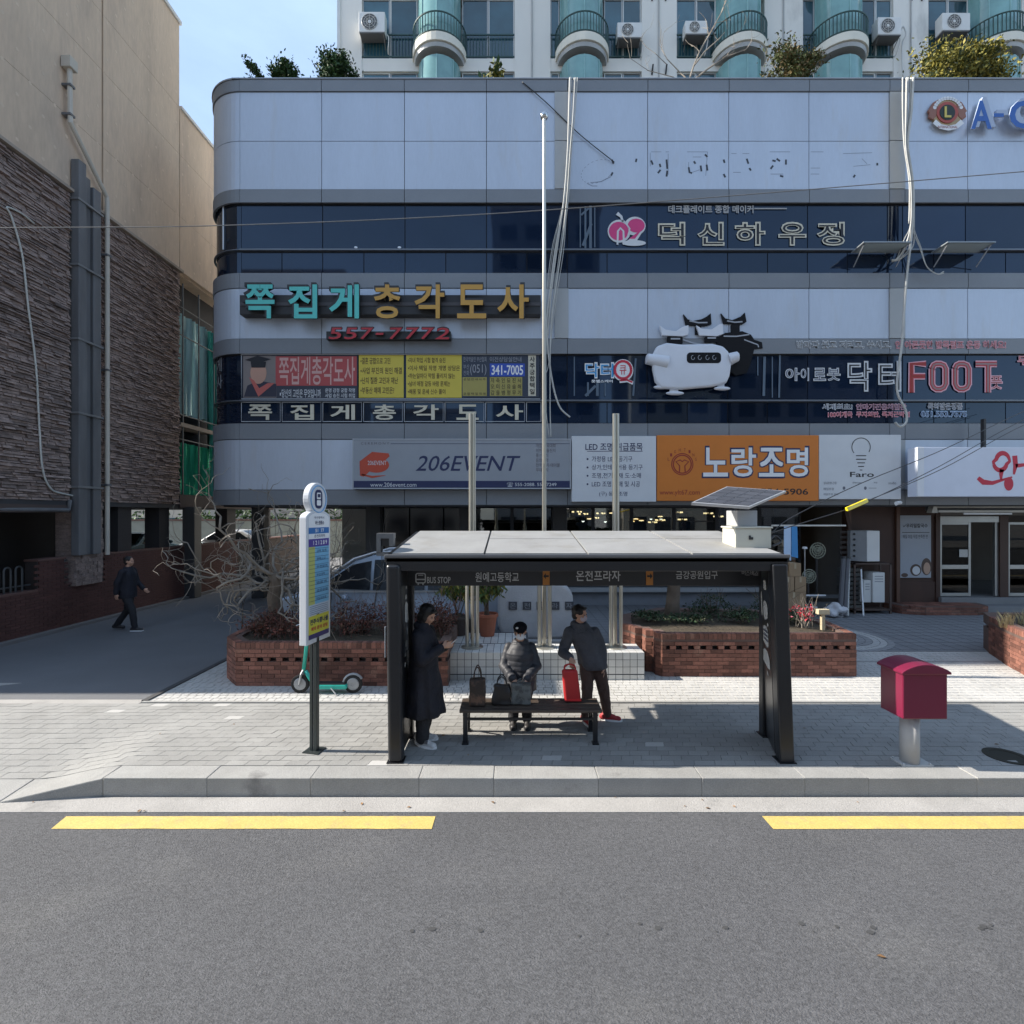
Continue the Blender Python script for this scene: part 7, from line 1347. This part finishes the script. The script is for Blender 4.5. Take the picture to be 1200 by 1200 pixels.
def bodymesh(mb, s, vox=.0075): me = remesh(mb, skin, vox, OFF[s.name], 2); return part('body', me, None, s)
def cloth(nm, mb, m, s, vox=.012, disp=(.012, 7), sm=2, par=None): me = remesh(mb, m, vox, OFF[s.name], sm, disp); cutlow(me, 0.002) ; return part(nm, me, None, par or s)
# --- woman in the long black coat, looking at her phone, facing right
o = V(-1.06, 6.17, 0); s = person('person', 'woman in a long black coat and white sneakers looking down at her phone', tuple(o)); f = V(1, -.25, 0).normalized(); r = V(f.y, -f.x, 0); W_ = lambda a, b, z_: o+f*a+r*b+V(0, 0, z_)
hc = W_(.05, 0, 1.545); ff = (f+V(0, 0, -.5)).normalized(); mb = MB(); P, R = head(mb, hc, ff, .98); limb(mb, [W_(.0, 0, 1.30), W_(.025, 0, 1.47)], [.06, .052])
mb.loft([(o.x, o.y, .80, .12, .15), (o.x, o.y, 1.0, .11, .14), (o.x, o.y, 1.2, .11, .165), (o.x, o.y, 1.32, .09, .15), (o.x, o.y, 1.38, .05, .07)])
sh = [W_(0, q, 1.31) for q in (.16, -.16)]; el = [W_(.06, .21, 1.05), W_(.07, -.2, 1.05)]; wr = [W_(.27, .08, 1.19), W_(.26, -.07, 1.17)]
for a, b, c in zip(sh, el, wr): limb(mb, [a, b, c], [.05, .04, .027])
hd_ = [W_(.29, .07, 1.2), W_(.28, -.06, 1.18)]; hand(mb, wr[0], (f-r*.35+V(0, 0, .35)), -r*-1+V(0, 0, -.2), 1, .55, 1); hand(mb, wr[1], (f+r*.35+V(0, 0, .35)), -r+V(0, 0, -.2), 1, .55, -1)
an = [W_(.02, .09, .09), W_(-.05, -.07, .09)]
for b, c in zip((.08, -.08), an): limb(mb, [W_(0, b, .82), W_(.03, b, .46), c], [.085, .06, .04]); mb.cap(c, .034, V(c.x, c.y, .06), .03)
body = bodymesh(mb, s); eyes(body, P, R, .98)
coatm = mt('coat_black', (.013, .013, .020), .8, var=.3, vs=5, bump=1.0, bs=14)
mb = MB(); C = [(o.x+f.x*a, o.y+f.y*a, z_, q, w_, am) for a, z_, q, w_, am in ((.0, .36, .245, .235, .07), (0, .42, .24, .23, .065), (0, .7, .205, .21, .05), (0, .95, .175, .195, .03), (.0, 1.1, .165, .2, .012), (0, 1.25, .15, .21, 0), (-.01, 1.34, .125, .19, 0), (-.01, 1.40, .085, .11, 0), (.0, 1.46, .075, .085, 0))]; mb.loft(C, 40, 7)
for a, b, c in zip(sh, el, wr): limb(mb, [a, b, b+(c-b)*.85], [.08, .068, .058])
mb.ell(tuple(W_(-.04, 0, 1.42)), (.09, .1, .05)); cloth('coat', mb, coatm, s, .011, (.014, 6))
mb = MB()
for b, c in zip((.08, -.08), an): limb(mb, [W_(0, b, .6), W_(.02, b, .4), V(c.x, c.y, .10)+f*.0], [.09, .085, .082])
cloth('trousers', mb, mt('trousers_black', (.02, .02, .024), .8, bump=.9, bs=20), s, .012, (.008, 9))
shw = mt('sneaker_white', (.62, .61, .6), .6, var=.06)
for c, d in zip(an, (f+r*.15, f-r*.3)): mb = MB(); shoe(mb, c, d, .27, .047, .055); sh_ = cloth('shoe', mb, shw, s, .008, None); sole(s, c, d, white); mb = MB(); q = V(c.x, c.y, .075)+d.normalized()*.05+r*.035; mb.obox(q, d.normalized(), V(0, 0, 1), r, .035, .018, .012); part('shoe_stripe', mb, mt('stripe_grey', (.15, .15, .16), .6), sh_)
mb = MB(); mb.ell(P(0, -.028, .045), (.090, .098, .085), 20, 14, R); mb.ell(P(0, -.06, -.03), (.085, .06, .10), 18, 12, R)
for s_ in (-1, 1): mb.ell(P(s_*.066, -.015, -.03), (.026, .05, .105), 12, 10, R); mb.ell(P(s_*.03, .052, .075), (.045, .035, .022), 12, 8, R)
cloth('hair', mb, hairm, s, .008, (.008, 22), 1)
pc = (hd_[0]+hd_[1])/2+f*.085+V(0, 0, .04); u = (f*.75+V(0, 0, .66)).normalized(); nn = (f*-.66+V(0, 0, .75)).normalized(); mb = MB(); mb.obox(pc, r, u, nn, .038, .075, .005); ph = single('phone', mb, mt('phone_case', (.5, .5, .5), .3), 'slim pale phone held in both hands by the woman in the black coat', 'phone', bevel=.004)
mb = MB(); mb.obox(pc+nn*.006, r, u, nn, .034, .069, .0008); part('screen', mb, mt('screen', (.02, .02, .025), .1), ph)
# --- short woman in a quilted jacket and black cap, facing the street, standing at the bench
o = V(X(609.5, 6.68), 6.68, 0); s = person('person', 'short woman in dark quilted jacket, black cap and white mask behind the bench', tuple(o)); f = V(0, -1, 0); r = V(-1, 0, 0); W_ = lambda a, b, z_: o+f*a+r*b+V(0, 0, z_)
hc = W_(.07, 0, 1.24); ff = V(.02, -1, -.22).normalized(); mb = MB(); P, R = head(mb, hc, ff, .95); limb(mb, [W_(.0, 0, 1.02), W_(.05, 0, 1.17)], [.06, .052])
mb.loft([(o.x, o.y, .60, .16, .12), (o.x, o.y, .8, .15, .12), (o.x, o.y, .95, .16, .11), (o.x, o.y, 1.05, .14, .09), (o.x, o.y, 1.1, .06, .05)])
sh = [W_(0, .145, 1.02), W_(0, -.145, 1.02)]; el = [W_(.08, .215, .80), W_(.08, -.215, .80)]; wr = [W_(.30, .09, .70), W_(.30, -.07, .70)]
for a, b, c in zip(sh, el, wr): limb(mb, [a, b, c], [.05, .04, .027])
hand(mb, wr[0], V(-.25*r.x, -.5, -.75), V(0, -1, .3), .95, .5, 1); hand(mb, wr[1], V(.25*r.x, -.5, -.75), V(0, -1, .3), .95, .5, -1)
an = [W_(-.0, .09, .085), W_(.0, -.09, .085)]
for b, c in zip((.08, -.08), an): limb(mb, [W_(0, b, .66), W_(.0, b, .38), c], [.085, .06, .04]); mb.cap(c, .034, V(c.x, c.y, .06), .03)
body = bodymesh(mb, s); eyes(body, P, R, .95)
qm = mt('quilt_dark', (.04, .042, .05), .55, var=.15, vs=6, spec=.35); mb = MB(); C = []
for i in range(60):
    t = i/59; z_ = .48+t*.60; q = .212-.015*t if t < .8 else .20-(t-.8)*.45; ry = (.185-.03*t) if t < .8 else .16-(t-.8)*.3; k = 1-.05*(1-abs(math.sin(t*math.pi*9)))**2.5 if t > .12 else 1
    C.append((o.x, o.y-.02, z_, q*k, ry*k, .012 if t < .5 else 0))
mb.loft(C, 40, 5); mb.ell(tuple(W_(0, 0, 1.09)), (.11, .1, .06))
for a, b, c in zip(sh, el, wr):
    e2 = b+(c-b)*.9; pts = [a+(b-a)*t for t in (0, .33, .66, 1)]+[b+(e2-b)*t for t in (.33, .66, 1)]
    for k, p in enumerate(pts[1:]): mb.ell(tuple(p), (.068-.002*k,)*3, 14, 10)
    limb(mb, [a, b, e2], [.066, .060, .048])
cloth('quilted_jacket', mb, qm, s, .009, (.006, 14), 1)
mb = MB()
for b, c in zip((.08, -.08), an): limb(mb, [W_(0, b, .6), W_(.0, b, .35), V(c.x, c.y, .09)], [.10, .08, .066])
cloth('trousers', mb, MATS['trousers_black'], s, .012, (.008, 9))
for c in an: mb = MB(); shoe(mb, c, f, .25, .046, .055); cloth('shoe', mb, mt('shoe_dark', (.03, .028, .028), .5), s, .008, None); sole(s, c, f, sidem)
mb = MB(); mb.ell(P(0, -.035, .01), (.086, .085, .085), 18, 12, R); mb.ell(P(0, -.05, -.05), (.08, .05, .05), 14, 10, R); cloth('hair', mb, hairm, s, .009, (.008, 22), 1)
mb = MB(); mb.ell(P(0, -.01, .058), (.092, .10, .068), 22, 12, R); mb.ell(P(0, .085, .038), (.062, .055, .008), 16, 8, R); cp_ = cloth('cap', mb, mt('cap_black', (.012, .012, .015), .9, spec=.1), s, .006, None, 1)
mb = MB(); mb.ell(P(.045, .075, .085), (.018, .012, .014), 10, 8, R); part('cap_badge', mb, white, cp_)
mb = MB(); mb.ell(P(0, .052, -.045), (.060, .052, .050), 18, 12, R); cloth('face_mask', mb, maskm, s, .006, None, 1)
# --- man leaning with a tall red bag
o = V(X(694, 6.85), 6.85, 0); s = person('person', 'person in dark grey jacket and red sneakers resting a hand on the red bag', tuple(o)); f = V(.75, -.66, 0).normalized(); r = V(f.y, -f.x, 0); W_ = lambda x, y, z_: V(o.x+x, o.y+y, z_)
hc = W_(-.165, -.02, 1.425); ff = V(.85, -.5, -.12).normalized(); mb = MB(); P, R = head(mb, hc, ff, .98); limb(mb, [W_(-.15, 0, 1.18), W_(-.17, 0, 1.36)], [.06, .053])
mb.loft([(o.x-.0, o.y, .72, .15, .12), (o.x-.04, o.y, .9, .14, .11), (o.x-.10, o.y, 1.08, .16, .11), (o.x-.14, o.y, 1.2, .15, .10), (o.x-.15, o.y, 1.26, .07, .06)])
sh = [W_(-.30, -.03, 1.19), W_(.03, .02, 1.17)]; el = [W_(-.40, -.09, .93), W_(.13, .0, .95)]; wr = [W_(-.325, -.33, .925), W_(.14, -.06, .72)]
for a, b, c in zip(sh, el, wr): limb(mb, [a, b, c], [.052, .042, .028])
hand(mb, wr[0], V(.1, -.75, -.6), V(0, -.6, .8), 1, 1.0, 1); hand(mb, wr[1], V(.05, -.2, -1), V(1, -.2, 0), 1, .35, -1)
an = [W_(-.10, -.08, .09), W_(.20, .0, .09)]; kn = [W_(-.08, -.10, .43), W_(.14, -.06, .44)]
for b, k, c in zip((-.08, .07), kn, an): limb(mb, [W_(b, 0, .78), k, c], [.09, .062, .042]); mb.cap(c, .034, V(c.x, c.y, .06), .03)
body = bodymesh(mb, s); eyes(body, P, R, .98)
jm = mt('jacket_grey', (.075, .077, .09), .85, var=.25, vs=6, bump=1.0, bs=16); mb = MB(); mb.loft([(o.x+.03, o.y, .70, .175, .15, .04), (o.x+.01, o.y, .75, .19, .16, .04), (o.x-.03, o.y, .9, .18, .15, .03), (o.x-.09, o.y, 1.07, .19, .145, .015), (o.x-.13, o.y, 1.18, .175, .13), (o.x-.15, o.y, 1.25, .12, .10), (o.x-.16, o.y, 1.31, .085, .085)], 40, 6)
for a, b, c in zip(sh, el, wr): limb(mb, [a, b, b+(c-b)*.9], [.082, .070, .052])
mb.ell(tuple(W_(-.20, .03, 1.28)), (.10, .10, .06)); cloth('jacket', mb, jm, s, .010, (.014, 8))
tm = mt('trousers_brown', (.085, .05, .04), .85, var=.25, bump=1.0, bs=20); mb = MB()
for b, k, c in zip((-.08, .07), kn, an): limb(mb, [W_(b, 0, .78), k, V(c.x, c.y, .09)], [.10, .078, .062])
cloth('trousers', mb, tm, s, .011, (.010, 11))
shr = mt('sneaker_red', (.35, .025, .03), .6, var=.15)
for c, d in zip(an, (V(.35, -1, 0), V(1, -.25, 0))): mb = MB(); shoe(mb, c, d, .27, .047, .055); cloth('shoe', mb, shr, s, .008, None); sole(s, c, d, white, .28)
mb = MB(); mb.ell(P(0, -.028, .04), (.090, .097, .085), 20, 14, R); mb.ell(P(0, -.055, -.02), (.085, .055, .07), 18, 12, R); mb.ell(P(0, .05, .082), (.05, .035, .02), 12, 8, R); cloth('hair', mb, hairm, s, .008, (.010, 24), 1)
mb = MB(); mb.ell(P(0, .052, -.045), (.060, .052, .050), 18, 12, R); cloth('face_mask', mb, maskp, s, .006, None, 1)
# --- walker in the shade of the alley
o = V(X(150, 12.15), 12.15, 0); s = person('person', 'dark dressed walker striding along the shaded alley on the left', tuple(o)); f = V(1, .1, 0).normalized(); r = V(f.y, -f.x, 0); W_ = lambda a, b, z_: o+f*a+r*b+V(0, 0, z_)
mb = MB(); P, R = head(mb, W_(.03, 0, 1.64), f, 1.0); limb(mb, [W_(0, 0, 1.42), W_(.01, 0, 1.56)], [.06, .053]); mb.loft([(o.x, o.y, .86, .12, .15), (o.x, o.y, 1.1, .11, .15), (o.x, o.y, 1.35, .11, .18), (o.x, o.y, 1.45, .07, .12)])
sh = [W_(0, .19, 1.41), W_(0, -.19, 1.41)]; el = [W_(-.1, .24, 1.14), W_(.06, -.24, 1.13)]; wr = [W_(-.12, .24, .90), W_(.24, -.2, .95)]
for a, b, c in zip(sh, el, wr): limb(mb, [a, b, c], [.05, .04, .028]); hand(mb, c, (c-b)+f*.05, r, 1, .4, 1)
an = [W_(.20, .08, .09), W_(-.30, -.08, .13)]; kn = [W_(.14, .08, .5), W_(-.06, -.08, .47)]
for b, k, c in zip((.09, -.09), kn, an): limb(mb, [W_(0, b, .88), k, c], [.09, .062, .042]); mb.cap(c, .034, c-V(0, 0, .03), .03)
body = bodymesh(mb, s, .011); eyes(body, P, R, 1)
mb = MB(); mb.loft([(o.x, o.y, .78, .17, .2, .02), (o.x, o.y, 1.1, .155, .19), (o.x, o.y, 1.35, .15, .22), (o.x, o.y, 1.46, .1, .14), (o.x, o.y, 1.52, .075, .08)], 32)
for a, b, c in zip(sh, el, wr): limb(mb, [a, b, b+(c-b)*.9], [.075, .065, .05])
cloth('jacket', mb, coatm, s, .014, (.012, 7)); mb = MB()
for b, k, c in zip((.09, -.09), kn, an): limb(mb, [W_(0, b, .86), k, c+V(0, 0, .0)], [.10, .08, .064])
cloth('trousers', mb, MATS['trousers_black'], s, .013, (.01, 9))
for c in an: mb = MB(); q = V(c.x, c.y, 0); shoe(mb, q, f, .27, .048, .055); mb.v = [(a, b, e+c.z-.09) for a, b, e in mb.v]; cloth('shoe', mb, MATS['shoe_dark'], s, .010, None)
mb = MB(); mb.box(o.x+.2-.07, o.x+.2+.2, o.y-.12, o.y-.03, .001, .02); part('shoe_sole', mb, white, s)
mb = MB(); mb.ell(P(0, -.028, .04), (.090, .097, .085), 20, 14, R); mb.ell(P(0, -.05, -.02), (.085, .055, .07), 18, 12, R); cloth('hair', mb, hairm, s, .012, (.008, 22), 1)
# ================================================================ bags
redb = mt('bag_red', (.42, .018, .02), .5, var=.06); xr = X(671, 6.3); s = thing('red_bag', 'tall bright red bag standing on the right end of the bench', 'bag', (xr, 6.42, .41))
mb = MB(); mb.hexa([(xr-.09, 6.36, .415), (xr+.12, 6.36, .415), (xr+.12, 6.49, .415), (xr-.09, 6.49, .415), (xr-.125, 6.38, .81), (xr+.075, 6.38, .81), (xr+.07, 6.46, .81), (xr-.12, 6.46, .81)]); part('bag_body', mb, redb, s, bevel=.03, seg=4)
mb = MB(); mb.box(xr-.088, xr+.118, 6.352, 6.498, .43, .445); part('base_seam', mb, mt('seam_red', (.25, .01, .015), .5), s)
for yy in (6.40, 6.44): mb = MB(); wire(mb, [(xr-.09, yy, .80), (xr-.08, yy, .85), (xr-.02, 6.42, .875), (xr+.04, yy, .85), (xr+.05, yy, .80)], .009, 6); part('handle', mb, redb, s)
leather = mt('bag_leather', (.018, .016, .016), .4, var=.2, vs=8)
def softbag(name, lab, c, r_, m, hz, hw_, disp, flat=.7):
    s = thing(name, lab, 'bag', (c[0], c[1], .41)); mb = MB(); mb.hexa([(c[0]-r_[0], c[1]-r_[1], .415), (c[0]+r_[0], c[1]-r_[1], .415), (c[0]+r_[0], c[1]+r_[1], .415), (c[0]-r_[0], c[1]+r_[1], .415), (c[0]-r_[0]*flat, c[1]-r_[1]*.6, .415+r_[2]), (c[0]+r_[0]*flat, c[1]-r_[1]*.6, .415+r_[2]), (c[0]+r_[0]*flat, c[1]+r_[1]*.6, .415+r_[2]), (c[0]-r_[0]*flat, c[1]+r_[1]*.6, .415+r_[2])])
    me = remesh(mb, m, .010, OFF[s.name], 8, disp); part('bag_body', me, None, s)
    for q in (-.6, .6): mb = MB(); y = c[1]+q*r_[1]; wire(mb, [(c[0]-hw_, y, .40+r_[2]), (c[0]-hw_*.8, y, .40+r_[2]+hz*.6), (c[0], y, .40+r_[2]+hz), (c[0]+hw_*.8, y, .40+r_[2]+hz*.6), (c[0]+hw_, y, .40+r_[2])], .008, 6); part('handle', mb, m, s)
    return s
b1 = softbag('leather_handbag', 'black slouchy leather handbag on the bench between the tote and the grey bag', (X(588, 6.3), 6.32, 0), (.125, .07, .24), leather, .12, .06, (.02, 9), .75)
b2 = softbag('patterned_tote', 'dark brown patterned tote bag with looped handles at the left of the bench', (X(559.5, 6.25), 6.28, 0), (.10, .07, .33), mt('tote_pattern', (.03, .02, .016), .5, var=.3, stain=(.13, .07, .045), st=.55, ss=9), .16, .045, (.008, 9), .95)
b3 = softbag('grey_bag', 'grey patterned fabric bag held upright on the bench under the woman in the cap', (X(611, 6.3), 6.32, 0), (.125, .06, .26), mt('bag_grey', (.12, .125, .12), .8, var=.3, stain=(.05, .05, .05), st=.52, ss=14), .05, .05, (.015, 10), .95)
# ================================================================ across the street, behind the camera
for i, (x0, x1, y, h, c, lab) in enumerate(((-34, -17, -24, 27, (.30, .27, .24), 'brown block of flats across the street, seen as a reflection in upper windows'), (-14, -4, -24, 13, (.42, .41, .39), 'lower pale shop block across the street, reflected in lower windows'), (-2, 9, -25, 34, (.22, .24, .27), 'tall grey tower across the street, reflected in the middle windows'), (12, 21, -24, 22, (.45, .42, .36), 'buff block across the street, reflected in the right windows'), (23, 40, -26, 23, (.28, .27, .28), 'dark wide block across the street, reflected at the far right'))):
    s = thing('street_block', lab, 'building', ((x0+x1)/2, y, ROADZ)); mb = MB(); mb.box(x0, x1, y-10, y, ROADZ, h); part('wall', mb, mt('block_wall_%d' % i, c, .85, var=.1, vs=.4), s)
    mb = MB(); mb.box(x0-.2, x1+.2, y-10.2, y+.2, h, h+.4); part('roof', mb, MATS['ledge'], s); z_ = 1.0
    wm = mesh(MB().box(0, 1.7, 0, .06, 0, 1.5), mt('block_window', (.02, .03, .045), .1, spec=.5), name='window')
    while z_ < h-2:
        x = x0+.8
        while x < x1-2: piece('window', wm, s, (x, y, z_)); x += 2.6
        z_ += 3.0
mb = MB(); mb.box(-60, 60, -45, -14, -.3, -.04); struct('far_pavement', mb, gutm)
bpy.data.objects.remove(ko); bpy.data.curves.remove(kc); bpy.data.scenes.remove(TS)
